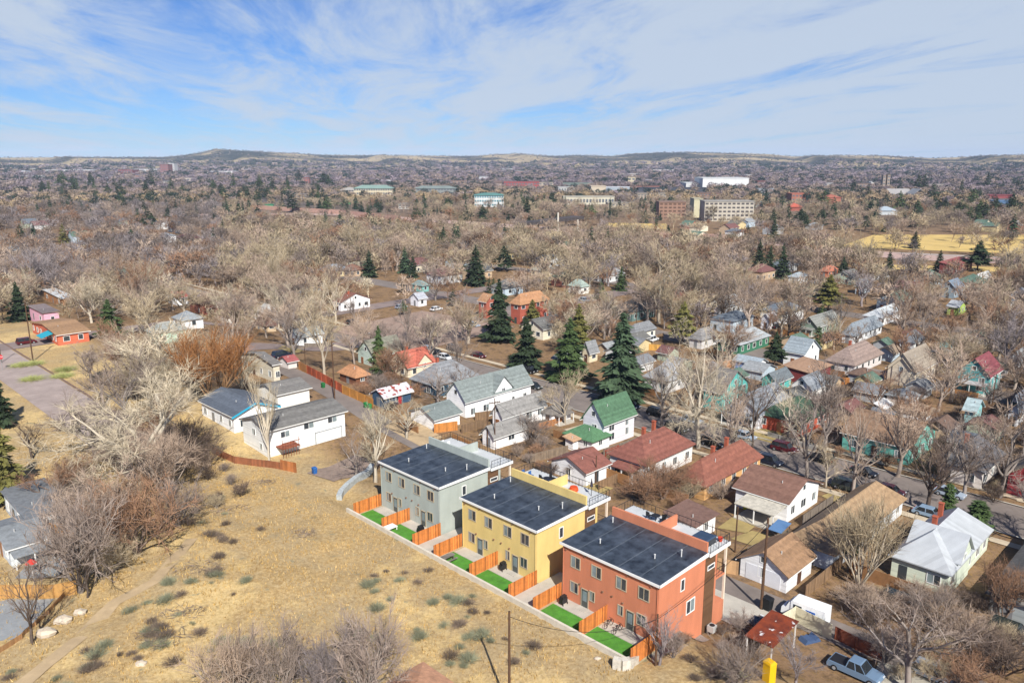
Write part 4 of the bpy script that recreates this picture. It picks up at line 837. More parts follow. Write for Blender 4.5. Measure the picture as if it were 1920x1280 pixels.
# ------------------------------------------------------------ vehicles
def car(px, py, colr, label, axis='a', kind='car', flip=False, z=None, group='cars parked along the streets', cat='car'):
    P = G(px, py); P[2] += .07; rz = R(-45) if axis == 'a' else R(45)
    if flip: rz += math.pi
    o = empty('parked_' + ('car' if kind in ('car', 'suv') else kind), P, rz, label, cat, group); m = mat('car paint ' + colr, colr, .22, .04)
    L, W = (4.6, 1.82) if kind == 'car' else (4.7, 1.92)
    if kind == 'pickup': L = 5.4
    h = .78 if kind == 'car' else .95; top = 1.45 if kind == 'car' else 1.78
    x0, x1 = -L / 2, L / 2
    b = MB(); prof = [(x0 + .05, .3), (x0, .62), (x0 + .12, h), (x1 - 1.2, h + .02), (x1 - .25, h - .12), (x1, .6), (x1 - .06, .3)]
    b.prism(prof, -W / 2, W / 2); b.build('body', m, o)
    if kind == 'pickup': ca, cb, cc, cd = -.7, -.5, .7, 1.35
    elif kind == 'car': ca, cb, cc, cd = x0 + .35, x0 + .95, .55, 1.25
    else: ca, cb, cc, cd = x0 + .12, x0 + .4, .7, 1.3
    gb = MB(); w1, w2 = W / 2 - .05, W / 2 - .22
    gb.hexa([(ca, -w1, h), (cd, -w1, h), (cd, w1, h), (ca, w1, h), (cb, -w2, top - .06), (cc, -w2, top - .06), (cc, w2, top - .06), (cb, w2, top - .06)]); gb.build('windows', mat('car glass', (.02, .025, .03), .08), o)
    rf = MB(); rf.hexa([(cb - .06, -w2 - .03, top - .057), (cc + .06, -w2 - .03, top - .057), (cc + .06, w2 + .03, top - .057), (cb - .06, w2 + .03, top - .057), (cb + .05, -w2 + .06, top), (cc - .08, -w2 + .06, top), (cc - .08, w2 - .06, top), (cb + .05, w2 - .06, top)]); rf.build('roof', m, o)
    pb = MB()
    for u in (.0, .5, 1.0):
        xa = ca + (cd - ca) * u; xb = cb + (cc - cb) * u
        for sy in (-1, 1): pb.hexa([(xa - .05, sy * (w1 + .004) - .01, h), (xa + .05, sy * (w1 + .004) - .01, h), (xa + .05, sy * (w1 + .004) + .01, h), (xa - .05, sy * (w1 + .004) + .01, h), (xb - .05, sy * (w2 + .004) - .01, top - .06), (xb + .05, sy * (w2 + .004) - .01, top - .06), (xb + .05, sy * (w2 + .004) + .01, top - .06), (xb - .05, sy * (w2 + .004) + .01, top - .06)])
    pb.build('pillars', m, o)
    for x in (x0 + .85, x1 - .85):
        for y in (-W / 2 + .08, W / 2 - .08):
            wh = MB().tube((x, y - .13, .33), (x, y + .13, .33), .34, n=14).build('wheel', RUBBER, o); MB().tube((x, y - .145, .33), (x, y + .145, .33), .19, n=10).build('rim', paint('#9a9c9e', .3), wh)
    for y in (-W / 2 + .3, W / 2 - .3):
        MB().box(x1 - .12, y - .2, .56, x1 - .01, y + .2, .72).build('headlight', paint('#dfe3e6', .1), o); MB().box(x0 + .0, y - .18, .6, x0 + .12, y + .18, .76).build('tail_light', paint('#9c1c1c', .2), o)
    if kind == 'pickup': MB().box(x0 + .2, -W / 2 + .12, h - .05, -.8, W / 2 - .12, h + .01).build('load_bed', BLACKM, o)
    HF.append(([P], 2))
    return o
def colr_name(c): return {'#14161a': 'black', '#1b2436': 'navy', '#54141c': 'maroon', '#9aa7b5': 'silver', '#e9ebec': 'white', '#2b3330': 'dark', '#4d7fb4': 'blue', '#7f96ac': 'blue-grey'}.get(c, 'dark')
BK, NV, MR, SV, WHC, DK = '#14161a', '#1b2436', '#54141c', '#9aa7b5', '#e9ebec', '#2b3330'
for a in [(1337, 836, BK, 'black estate car parked behind the white house with maroon roof', 'a', 'suv'), (1470, 846, MR, 'maroon car parked on the far side of the main street', 'a', 'suv'),
          (1442, 870, NV, 'near-black navy car parked beside the ochre house', 'a', 'suv'), (1537, 865, BK, 'black car with red tail lights parked right of the maroon car', 'a', 'suv', True),
          (1618, 890, BK, 'black car parked under the fourth street tree', 'a', 'car'), (1588, 918, DK, 'dark car in the shade beside the brown-roofed white house', 'a', 'suv'),
          (1268, 808, DK, 'small dark green car at the corner of the maroon roof', 'a', 'suv'), (1297, 792, SV, 'silver car parked across from the maroon-roofed house', 'a', 'car'),
          (1233, 780, BK, 'dark car in tree shade above the silver car', 'a', 'suv'), (992, 698, BK, 'black car parked beyond the long white church-like house', 'a', 'suv'),
          (528, 670, NV, 'dark navy car parked across the top of the alley', 'b', 'suv'), (660, 607, BK, 'black car on the left of the paved lot', 'b', 'car'),
          (681, 627, NV, 'dark blue car at the near edge of the paved lot', 'a', 'car'), (803, 658, SV, 'silver car behind the red-orange roof, farthest of a row', 'a', 'car'),
          (818, 665, BK, 'black car in the row behind the red-orange roof', 'a', 'car'), (834, 673, WHC, 'white car in the row behind the red-orange roof', 'a', 'car'),
          (852, 658, DK, 'dark car across the street from the white car row', 'a', 'suv'), (897, 670, MR, 'maroon car parked near the pale grey roof', 'a', 'car'),
          (1222, 640, WHC, 'white four-wheel-drive car behind the golden fence', 'b', 'suv'), (1096, 565, SV, 'silver car on the distant street right of the brick building', 'a', 'car'),
          (1092, 582, NV, 'navy car on the distant street below the silver one', 'a', 'car'), (50, 645, MR, 'dark maroon car in front of the bright orange house', 'b', 'suv'),
          (1742, 968, '#7f96ac', 'blue-grey car parked beside the tall arborvitae', 'a', 'car'), (1716, 745, SV, 'silver car below the beige gabled house', 'b', 'car'),
          (1833, 800, DK, 'dark car under trees below the aqua outbuilding', 'b', 'suv'), (1455, 615, BK, 'black car beside the white cottage with red door', 'b', 'car'),
          (752, 578, SV, 'grey car on the far side of the paved lot', 'b', 'car'), (818, 582, WHC, 'white car on the far side of the paved lot', 'b', 'car'),
          (888, 612, SV, 'light car under the trees left of the brick building', 'a', 'car'), (1000, 728, DK, 'dark car in the street right of the church-like house', 'a', 'car')]: car(*a)
for a in [(1419, 1182, NV, 'dark blue car squeezed between the cream fence and thick pole', 'b', 'car'), (1742, 1268, SV, 'grey car parked under the large spreading tree', 'a', 'car'), (1690, 1140, DK, 'dark car under brush below the mint house', 'a', 'suv'), (1895, 1195, DK, 'dark vehicle in the carport shade of the right-edge house', 'a', 'suv'),
          (1395, 822, SV, 'silver car across from the ochre house', 'a', 'car'), (1668, 925, MR, 'dark red car at the kerb beyond the tan hipped roof', 'a', 'car'), (1780, 930, SV, 'pale car parked by the charcoal-roofed house', 'a', 'car'), (1180, 765, NV, 'navy car in tree shade beside the tall green-roofed house', 'a', 'suv')]: car(*a)
for i, (ss, t0_, t1_) in enumerate([(-88, 139, 147), (-76, 139, 146), (-64, 139, 150), (-52, 139, 146), (-38, 139, 149), (-26, 139, 147), (-98, 113, 123), (-70, 112, 123), (-56, 108, 123), (-44, 110, 123), (-30, 106, 123), (-18, 112, 123)]): strip('garden_path', [st(ss, t0_), st(ss, t1_)], 1.3, WALK, lift=.11, step=2)
for i in range(16): rr_i = random.Random(i); ss = -130 + i * 9 + rr_i.uniform(-3, 3); tt = 131 + rr_i.uniform(-4, 4); strip('road_patch', [st(ss, tt), st(ss + rr_i.uniform(1.5, 6), tt)], rr_i.uniform(.6, 2.2), mat('tar patch', '#5c5550', .9, .2, 1), lift=.085, step=3)
patch_ = strip('yard_slab', [G(1640, 1262)[:2], G(1760, 1300)[:2]], 5, mat('pale yard slab', '#aaa496', .9, .2), lift=.1, step=2)
pk = car(1603, 1264, '#6a8199', 'old blue and pale pickup truck parked by the weathered fence', 'a', 'pickup', cat='pickup truck', group=None)
# postal van
P = G(1510, 1163); o = empty('delivery_van', P + [0, 0, .05], R(138), 'white boxy mail van parked on the alley beyond the cream fence', 'van')
WV = paint('#eceff0', .4)
MB().prism([(-2.5, .45), (-2.5, 2.5), (1.35, 2.5), (1.5, 2.35), (1.5, .45)], -1, 1).build('body', WV, o)
MB().prism([(1.503, .45), (1.503, 2.2), (1.75, 2.1), (2.1, 1.35), (2.6, 1.2), (2.65, .45)], -.9, .9).build('cab_front', WV, o)
MB().hexa([(1.8, -.8, 2.06), (2.13, -.8, 1.38), (2.13, .8, 1.38), (1.8, .8, 2.06), (1.85, -.8, 2.09), (2.18, -.8, 1.41), (2.18, .8, 1.41), (1.85, .8, 2.09)]).build('windscreen', GLASS, o)
for y in (-1.02, 1.0): MB().box(.2, y, 1.3, 1.2, y + .02, 2.1).build('side_window', GLASS, o)
for y in (-1.02, 1.0):
    em = MB().box(-1.4, y, 1.25, -.3, y + .02, 1.95).build('emblem', paint('#2c5fae', .4), o)
    MB().add([(-1.3, y - .006, 1.4), (-.4, y - .006, 1.75), (-.6, y - .006, 1.5), (-.9, y - .006, 1.38)], [(0, 1, 2, 3)]).add([(-1.3, y + .026, 1.4), (-.4, y + .026, 1.75), (-.6, y + .026, 1.5), (-.9, y + .026, 1.38)], [(0, 3, 2, 1)]).build('emblem_wing', TRIM, em)
    MB().box(-2.45, y, .95, 1.45, y + .02, 1.03).build('stripe', paint('#2c5fae', .4), o)
for x in (-1.6, 1.7):
    for y in (-.9, .9): MB().tube((x, y - .12, .36), (x, y + .12, .36), .36, n=14).build('wheel', RUBBER, o)
# rusty carport with yellow cabinet and bins
P = G(1440, 1245); o = empty('carport', G(1446, 1252), R(45), 'open carport with rusty patched metal roof near the bottom edge', 'carport')
MB().slab([(0, 0, 2.4), (5.8, 0, 2.9), (5.8, 3.2, 2.9), (0, 3.2, 2.4)][::1], .1).build('roof', mat('rusty roof', '#8a3f22', .85, .35, 1.2, col2='#5a2a1e', detail=8, spots=(1.3, .66, '#c9c6c4')), o)
for x in (.2, 5.5):
    for y in (.2, 3): MB().box(x - .06, y - .06, -.3, x + .06, y + .06, 2.32 + x * .08).build('post', paint('#d8d5cf', .6), o)
P = G(1441, 1277); o = empty('storage_cabinet', P, R(30), 'tall bright yellow cabinet in front of the rusty carport', 'cabinet'); MB().box(-.45, -.45, 0, .45, .45, 2.1).build('body', paint('#e3b416', .6), o); MB().hexa([(-.5, -.5, 2.1), (.5, -.5, 2.1), (.5, .5, 2.1), (-.5, .5, 2.1), (-.4, -.4, 2.35), (.3, -.3, 2.35), (.3, .4, 2.35), (-.4, .4, 2.35)]).build('lid', paint('#d9a915', .6), o)
def bin_(px, py, c, lab, sc_=1.):
    o = empty('wheeled_bin', G(px, py), R(40), lab, 'bin'); o.scale = (sc_,) * 3; m = paint(c, .6)
    MB().hexa([(-.27, -.3, .1), (.27, -.3, .1), (.27, .3, .1), (-.27, .3, .1), (-.34, -.38, 1.0), (.34, -.38, 1.0), (.34, .38, 1.0), (-.34, .38, 1.0)]).build('body', m, o)
    MB().hexa([(-.36, -.4, 1.003), (.36, -.4, 1.003), (.36, .4, 1.003), (-.36, .4, 1.003), (-.33, -.34, 1.1), (.33, -.34, 1.1), (.33, .34, 1.14), (-.33, .34, 1.14)]).build('lid', m, o)
    for x in (-.3, .3): MB().tube((x - .04, .3, .13), (x + .04, .3, .13), .13, n=8).build('wheel', RUBBER, o)
bin_(606, 727, '#1f6a35', 'green wheeled bin against the red-orange alley fence'); bin_(686, 764, '#1f7a3d', 'left green bin beside the dark blue shed'); bin_(693, 767, '#1f7a3d', 'right green bin beside the dark blue shed')
bin_(1438, 1143, '#1c1d20', 'large black bin beside the thick utility pole', 1.5); bin_(1818, 880, '#1d6b45', 'green bin beside the house with charcoal roof', 1.2); bin_(590, 888, '#2b5fa0', 'small blue bin at the white house driveway')
# arched trampoline-less bits: blue tarpaulin by carport, blue chair near left patio
o = empty('tarpaulin', G(1518, 1200), R(20), 'crumpled blue tarpaulin beside the rusty carport', 'tarpaulin'); MB().prism([(-1.1, 0), (-.8, .5), (-.3, .3), (0, .45), (.3, .25), (.7, .6), (.9, .3), (1.1, 0)], -.6, .6).build('sheet', paint('#44597c', .9), o)
o = empty('tarpaulin', G(1460, 1008), R(45), 'blue tarpaulin lean-to behind the tan-roofed garage', 'tarpaulin'); MB().slab([(-1.5, -1, 1.6), (1.5, -1, 2.1), (1.5, 1, 2.1), (-1.5, 1, 1.6)], .06).build('sheet', paint('#5b7ea6', .8), o)
for x in (-1.3, 1.3): MB().box(x - .05, -.9, -.3, x + .05, -.8, 1.6).build('post', POLEM, o)
o = empty('garden_swing', G(188, 1030), R(10), 'blue-backed garden swing seat under bare trees at left', 'swing seat'); MB().box(-.8, -.3, .5, .8, .3, .6).build('seat', paint('#1f4f9c', .6), o); MB().box(-.8, .25, .6, .8, .35, 1.3).build('backrest', paint('#1f4f9c', .6), o)
for x in (-.9, .9): MB().tube((x, -.6, 0), (x, 0, 1.9), .04).tube((x, .6, 0), (x, 0, 1.9), .04).build('frame', BLACKM, o)
MB().box(-.95, -.5, 1.88, .95, .5, 1.95).build('canopy', paint('#2b5596', .6), o)
o = empty('parasol', G(62, 1080), 0, 'small red and white parasol by the left-edge house', 'parasol'); MB().tube((0, 0, 0), (0, 0, 2.2), .03).build('pole', TRIM, o); MB().tube((0, 0, 1.8), (0, 0, 2.3), .7, .05, 8).build('canopy', paint('#c5372e', .6), o)
o = empty('pergola', G(1165, 880), R(45), 'open red timber pergola beside the white maroon-roofed house', 'pergola')
for x in (0, 3.5):
    for y in (0, 3.5): MB().box(x - .08, y - .08, 0, x + .08, y + .08, 2.5).build('post', wood('#b04a2c'), o)
for k in range(8): MB().box(-.3, k * .5, 2.5, 3.8, k * .5 + .08, 2.62).build('rafter', wood('#b04a2c'), o)
o = empty('kayak', G(1230, 902), R(60), 'orange kayak leaning in the yard beside the maroon-roofed house', 'kayak')
MB().hexa([(-.35, -1.8, .3), (.35, -1.8, .3), (.3, 1.8, .5), (-.3, 1.8, .5), (-.2, -1.9, .75), (.2, -1.9, .75), (.15, 1.9, .95), (-.15, 1.9, .95)]).build('hull', paint('#d2501f', .5), o)

# ------------------------------------------------------------ far buildings
def block(px, py, wpx, hpx, dpt, wall, roof, label, name='building', wins=(0, 0), rz=0, cat='building', roofkind='flat', base=0, wcol='#5a5f66', rise=3):
    P = at(px, py, 0); zz = proj(P)[2]; k = zz / F; W, Hh = wpx * k, hpx * k
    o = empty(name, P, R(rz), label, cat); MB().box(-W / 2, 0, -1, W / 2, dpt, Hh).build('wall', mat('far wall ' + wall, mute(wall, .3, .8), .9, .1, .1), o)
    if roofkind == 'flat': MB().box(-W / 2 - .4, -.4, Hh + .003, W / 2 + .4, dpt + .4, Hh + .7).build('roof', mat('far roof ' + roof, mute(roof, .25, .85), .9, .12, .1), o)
    else: roof_parts(o, roofkind, dpt, W, Hh, rise, mat('far roof ' + roof, mute(roof, .25, .85), .9, .12, .1), .8, -W / 2, 0, th=.4)
    nx, nz_ = wins
    wb = MB()
    for j in range(nz_):
        for i in range(nx):
            x = -W / 2 + W * (i + .5) / nx; z = Hh * (j + .3) / nz_
            wb.box(x - W / nx * .32, -.12, z, x + W / nx * .32, .1, z + Hh / nz_ * .45)
    if nz_: wb.build('windows', mat('far window ' + wcol, wcol, .4, .1), o)
    if label:
        ref = label
        for w_ in (' beyond', ' left', ' right', ' with', ' in ', ' among', ' behind', ' below', ' between', ' of ', ' on ', ' just', ' at '): ref = ref.split(w_)[0]
        if ref not in [c for a, b, c in LAND] and 2 <= len(ref.split()) <= 6: LAND.append((px, py, ref))
    HOUSES.append(dict(c=P + [0, dpt / 2, 0], P=P, la=dpt, lb=W, px=px, py=py - hpx / 2, dep=zz, hw=wpx / 2, hh=hpx / 2, vis=2))

    return o
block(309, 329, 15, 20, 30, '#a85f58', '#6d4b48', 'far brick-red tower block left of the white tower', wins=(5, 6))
block(323, 328, 10, 21, 25, '#dcd8d2', '#b0aca8', 'far white tower block right of the brick-red tower', wins=(3, 6))
block(236, 330, 26, 11, 40, '#a24c4c', '#8c5050', 'far low red building left of the tower blocks', wins=(6, 2))
block(130, 323, 90, 4, 60, '#d8d5d0', '#c4c4c4', 'far long white shed on the left plain')
block(270, 322, 50, 4, 60, '#dedbd6', '#cfcfcf', 'far white shed just left of the red tower')
block(415, 326, 60, 4, 60, '#dbd6cf', '#cfcfcf', 'far white shed right of the tower blocks')
block(480, 313, 90, 3, 60, '#dcd5c8', '#cfcfcf', 'far pale line of sheds below the left mesa')
block(575, 352, 9, 18, 12, '#b86a5c', '#8f5348', 'far small salmon brick tower', wins=(2, 4))
block(700, 373, 72, 20, 18, '#dcc89a', '#7fa093', 'long cream apartment building with green roof', wins=(16, 3), roofkind='hip', rise=3.5)
block(654, 370, 30, 14, 18, '#c9b49a', '#a9a49a', 'cream apartment wing left of the long green-roofed one', wins=(6, 3), roofkind='hip')
block(815, 365, 78, 12, 20, '#8f958f', '#7d8c86', 'grey-green low institutional building', wins=(14, 2), roofkind='hip')
block(917, 388, 55, 22, 20, '#dfe3e0', '#4f8f88', 'white office building with teal roof', wins=(12, 3), wcol='#4b7f8c', roofkind='hip', rise=2)
block(978, 354, 66, 12, 25, '#b5433c', '#a8403c', 'bright red-roofed building beyond the white office', wins=(12, 2))
block(934, 352, 14, 9, 14, '#a48c78', '#735a4e', 'dark-gabled brown building left of the red roofs', roofkind='x')
block(1062, 366, 30, 14, 20, '#cfcdc4', '#b5b5b0', 'pale concrete building with deep window slots', wins=(6, 2))
block(1122, 364, 28, 14, 25, '#d2bd9b', '#c9b493', 'tan windowless block in the civic group')
block(1104, 384, 95, 14, 20, '#d9cfae', '#b5ae98', 'long low cream building in front of the tan block', wins=(16, 1))
block(1158, 360, 55, 8, 25, '#9fb0be', '#c8ced2', 'pale blue long roof right of the tan block')
block(1184, 346, 14, 13, 12, '#d2c092', '#b0a078', 'small cream bell tower', wins=(2, 2))
block(1210, 356, 60, 7, 20, '#a0604c', '#6e4a42', 'red brick range right of the bell tower')
block(1262, 359, 130, 6, 25, '#4a4f5c', '#3d414c', 'long dark low building in front of the white arena')
o = block(1360, 355, 86, 20, 60, '#e4e6e2', '#cfd2cf', 'big white windowless arena', name='arena')
o = block(1303, 354, 34, 10, 50, '#d8dad6', '#cfd2cf', 'sloping low wing of the white arena', name='arena')
block(1260, 412, 50, 32, 16, '#a87a5c', '#8f6f5c', 'brown balcony apartment block left of the grey one', wins=(6, 5), wcol='#5b4437')
block(1308, 408, 16, 34, 16, '#d8cf9c', '#b9b08a', 'narrow yellow stair tower between the apartment blocks')
block(1366, 415, 92, 36, 18, '#c9bda6', '#a39d92', 'grey and tan five-storey apartment block with balconies', wins=(11, 5), wcol='#4f4a4a')
block(1405, 388, 60, 8, 20, '#a2a8a0', '#82897e', 'low grey-roofed hall right of the apartment block')
block(1500, 378, 32, 14, 18, '#c06a44', '#c4643f', 'orange-brown building right of the grey hall', wins=(5, 2))
block(1562, 382, 28, 12, 18, '#c06a44', '#b25a3c', 'small rust-roofed building in the trees', roofkind='hip')
block(1492, 396, 22, 9, 14, '#b5533a', '#cc5330', 'vivid orange-roofed house in the far trees', roofkind='hip')
for dx, hh in ((-4, 30), (4, 31)): block(1660 + dx, 360, 5, hh, 6, '#b39a80', '#8f7b68', 'tall far stone church spire, ' + ('left' if dx < 0 else 'right') + ' of the pair', name='church_tower', cat='church tower', wins=(1, 5))
block(1690, 370, 40, 6, 25, '#c7b5a2', '#a8a39f', 'stone church nave right of the paired spires', name='church', cat='church', roofkind='x', rise=6)
block(1724, 372, 22, 8, 20, '#bdb4aa', '#989a9c', 'pale gabled church hall', name='church', cat='church', roofkind='y', rise=6)
block(1665, 403, 34, 9, 14, '#c3cdd4', '#a3b4c0', 'pale blue-roofed house in the right far trees', roofkind='hip')
block(1785, 385, 34, 12, 18, '#9c7a66', '#6b5a50', 'brown school-like building at right', wins=(6, 2))
block(1885, 372, 60, 5, 25, '#a63d40', '#8e3a3e', 'long red-roofed building at the far right')
block(1890, 382, 40, 4, 20, '#4f7fae', '#4f7fae', 'blue-roofed low building at the far right')
block(1245, 322, 40, 3, 40, '#d8d2c4', '#d0ccc4', 'far pale shed below the middle mesa')
block(505, 391, 15, 7, 3, '#2fa46a', '#2b8f5e', 'green motorway sign gantry', name='motorway_sign', cat='sign')
for (px, py, w_, h_, c1, c2, lb) in ((1020, 352, 34, 9, '#c9b79a', '#9c8f7c', 'tan hall left of the pale concrete building'), (1085, 350, 60, 6, '#7d8f83', '#6f8577', 'long green-roofed range behind the tan block'), (1225, 372, 60, 8, '#b9a58a', '#9a8c78', 'tan two-storey range in front of the red brick range'), (1160, 392, 40, 10, '#cdbb98', '#a69a84', 'cream school wing below the long cream building'),
    (860, 348, 30, 8, '#b98f70', '#8f6f5c', 'brown brick hall left of the dark-gabled building'), (1440, 362, 36, 7, '#a9aeb2', '#8f969c', 'grey hall right of the white arena'), (1330, 372, 44, 9, '#a5795f', '#7d5f50', 'brick hall between arena and apartments'), (1430, 348, 20, 8, '#a04b45', '#7d4440', 'small red block right of the white arena'), (1185, 330, 50, 4, '#c9c2b8', '#b5b0aa', 'pale shed line beyond the bell tower'),
    (760, 392, 26, 8, '#d0cabd', '#8f9690', 'white clubhouse by the motorway'), (560, 372, 30, 7, '#a9957f', '#85786c', 'brown hall right of the green motorway sign'), (350, 340, 26, 6, '#c9b8a8', '#8f8074', 'tan block under the white tower'), (60, 335, 40, 5, '#c4bdb5', '#a9a9ac', 'pale sheds at the left end of the plain'), (1620, 352, 30, 7, '#a0826c', '#7b6457', 'brown block left of the paired spires'), (1760, 352, 36, 6, '#b5a596', '#857a74', 'tan block right of the church hall'), (1545, 350, 40, 6, '#b9b3ac', '#9a9a9c', 'pale block beyond the orange roofs')):
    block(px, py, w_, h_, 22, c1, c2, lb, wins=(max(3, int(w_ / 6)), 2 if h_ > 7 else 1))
rsb = random.Random(3)
for i in range(26):                                             # specks of far roofs across the plain
    px = rsb.uniform(0, 1920); py = rsb.uniform(312, 345)
    c = rsb.choice(['#d5d1cb', '#b9a893', '#a66a56', '#c9cdd2', '#8d97a3'])
    block(px, py, rsb.uniform(8, 24), rsb.uniform(2.5, 4.5), 30, c, rsb.choice(['#b9b9b9', '#8e8e92', '#7a5a50']), None)
    o = [q for q in C.objects if q.parent is None][-1]
fb = [o for o in C.objects if o.parent is None and o.name.startswith('building') and not o.get('label')]
fb.sort(key=lambda o: proj(o.location)[0])
for i, o in enumerate(fb):
    px = proj(o.location)[0]; o['category'] = 'building'; o['group'] = 'specks of far buildings on the plain'; o['label'] = None; DEFER.append((o, px, proj(o.location)[1], 'tiny far building'))
# motorway, its noise walls, bridge, park
strip('motorway', [at(-400, 405)[:2], at(640, 402)[:2], at(1010, 428)[:2], at(1420, 452)[:2], at(1700, 482)[:2], at(2150, 500)[:2]], 26, mat('motorway concrete', '#b59a8f', .9, .1, .1), lift=.16, step=9)
def nwall(pts, hgt, c, lab):
    o = fence('noise_wall', [at(*p)[:2] for p in pts], hgt, mat('noise wall ' + c, c, .9, .15, .2), lab, posts=False, cat='wall'); return o
nwall(((480, 392), (640, 402), (752, 414)), 4, '#b89384', 'long pinkish noise wall along the motorway')
nwall(((1110, 440), (1230, 445), (1370, 452)), 4, '#b09084', 'pinkish retaining wall below the brown apartments')
P = at(1030, 432, 0); o = empty('road_bridge', at(980, 436), 0, 'dark girder road bridge over the motorway', 'bridge'); Pb = at(1085, 422) - at(980, 436)
d = Vector(Pb).normalized(); nn = Vector((-d.y, d.x, 0)) * 5; b_ = Vector(Pb)
mb = MB(); mb.hexa([tuple(v) for v in (-nn + Vector((0, 0, 5)), b_ - nn + Vector((0, 0, 5)), b_ + nn + Vector((0, 0, 5)), nn + Vector((0, 0, 5)), -nn + Vector((0, 0, 7.2)), b_ - nn + Vector((0, 0, 7.2)), b_ + nn + Vector((0, 0, 7.2)), nn + Vector((0, 0, 7.2)))]); mb.build('deck', mat('bridge girder', '#4a4444', .9, .2, .2), o)
for k in range(5):
    c = b_ * (k / 4); MB().box(c.x - 1, c.y - 1, -1, c.x + 1, c.y + 1, 4.99).build('pier', CONC, o)
for dx in (1046, 1083): tag(MB().tube(tuple(at(dx, 436)), tuple(at(dx, 436) + [0, 0, 14 if dx == 1046 else 9]), .8, .6).build('pylon', paint('#c9c2b4', .8)), 'pale pylon ' + ('left' if dx == 1046 else 'right') + ' of the pair beside the dark girder bridge', 'pylon')
def patch(name, corners, m, lift=.12, nu=14):
    c = [np.array(p[:2]) for p in corners]; V = []
    for i in range(nu):
        for j in range(nu):
            u, v = i / (nu - 1), j / (nu - 1); p = c[0] * (1 - u) * (1 - v) + c[1] * u * (1 - v) + c[2] * u * v + c[3] * (1 - u) * v; V.append([*p, float(terr(*p)) + lift])
    ii = np.arange(nu * nu).reshape(nu, nu); Fq = np.stack([ii[:-1, :-1], ii[1:, :-1], ii[1:, 1:], ii[:-1, 1:]], -1).reshape(-1, 4)
    return tag(numesh(name, V, Fq, m), kind='structure')
PARK = mat('winter park grass', '#cdb06c', .95, .25, .06, detail=8)
patch('park', [at(1570, 463), at(1960, 478), at(1960, 441), at(1640, 440)], PARK)
patch('park_road', [at(1560, 478), at(1980, 500), at(1980, 486), at(1560, 468)], mat('far road', '#a79a92', .9, .1, .1), .14)
patch('lawn', [at(1640, 505), at(1960, 512), at(1960, 503), at(1640, 496)], PARK, .13)
patch('sports_court', [at(622, 382), at(658, 384), at(654, 374), at(626, 373)], mat('green court', '#2f9a58', .9, .05, .1), .3)
patch('meadow', [at(1130, 425), at(1250, 430), at(1250, 420), at(1140, 418)], PARK)
YG = mat('sallow lawn', '#a3905e', .95, .22, .5, detail=8)
for q in (((994, 800), (1062, 788), (1040, 770), (985, 785)), ((1062, 930), (1110, 940), (1150, 915), (1105, 905)), ((1345, 990), (1400, 1000), (1430, 975), (1380, 965)), ((1370, 1010), (1430, 1030), (1470, 1010), (1410, 995)),
          ((1540, 930), (1580, 950), (1600, 940), (1560, 922)), ((1380, 812), (1450, 832), (1480, 815), (1410, 800)), 
          ((520, 655), (560, 662), (580, 648), (540, 640))):
    patch('lawn', [G(*p) for p in q], YG, .09, 8)
patch('yard_gravel', [G(1225, 1245), G(1330, 1200), G(1300, 1178), G(1215, 1215)], GRAV, .1, 10)
patch('alley_yard', [G(720, 800), G(790, 838), G(830, 820), G(760, 775)], DIRT, .08, 8)

# ------------------------------------------------------------ houses glimpsed among the trees
rh = random.Random(21)
PAL = [('white', '#d5d7d7'), ('cream', '#e2d8bd'), ('tan', '#c4a884'), ('pale blue', '#b4c7d4'), ('grey', '#a9adb0'), ('brick', '#a8664f'), ('sage', '#a9b8a0'), ('straw', '#d3bf88')]
RPL = [('grey', '#85888c'), ('pale grey', '#9ba0a2'), ('brown', '#7d5f4c'), ('maroon', '#84504a'), ('slate', '#6a7784'), ('tan', '#a58b6c'), ('dim grey', '#75746f'), ('green', '#5a7d68')]
nh = 0
for i in range(900):
    if i < 300: px, py = rh.uniform(1060, 1900), rh.uniform(640, 960)
    else: px, py = rh.uniform(0, 1920), rh.uniform(415, 640)
    P = at(px, py, 0); s_, t_ = (P[0] - P[1]) * Q, (P[0] + P[1]) * Q
    if min(abs(t_ - 131) - 13, abs(t_ - 200) - 9, abs(t_ - 272) - 9, abs(s_ + 192) - 12, abs(s_ + 236) - 11) < 2 or t_ < 108 or (1560 < px and 436 < py < 518) or (630 < px < 1000 and 572 < py < 660) or P[1] > 620: continue
    if 480 < px < 1250 and 395 < py < 460: continue
    rad_ = 11 if py < 640 else 3.6
    if any(math.hypot(P[0] + 0 - h_['c'][0], P[1] + (6 if py < 640 else 2) - h_['c'][1]) < rad_ + max(h_['la'], h_['lb']) / 2 for h_ in HOUSES): continue
    small = py > 640; la_, lb_ = (rh.uniform(3.5, 5.5), rh.uniform(4, 6.5)) if small else (rh.uniform(7.5, 10), rh.uniform(9, 13)); wn, rn_ = rh.choice(PAL), rh.choice(RPL)
    r_ = house((px, py), px - 10, px + 10, 2.4 if small else rh.uniform(3, 4.4), 1.2 if small else rh.uniform(1.6, 3), rh.choice(['x', 'y', 'hip']), wn[1], rn_[1], None, None, 'shed' if small else 'house', 'shed' if small else 'house', win=not small and P[1] < 420, la=la_, lb=lb_, vis=.5, wsp=3.5, group='sheds in the back yards' if small else 'houses half hidden among the trees')
    HOUSES[-1]['vis'] = 0; DEFER.append((r_, px, py, (('small ' if small else '') + wn[0] + (' shed' if small else ' house') + ' with ' + rn_[0] + ' roof'))); nh += 1
    if nh > 105: break

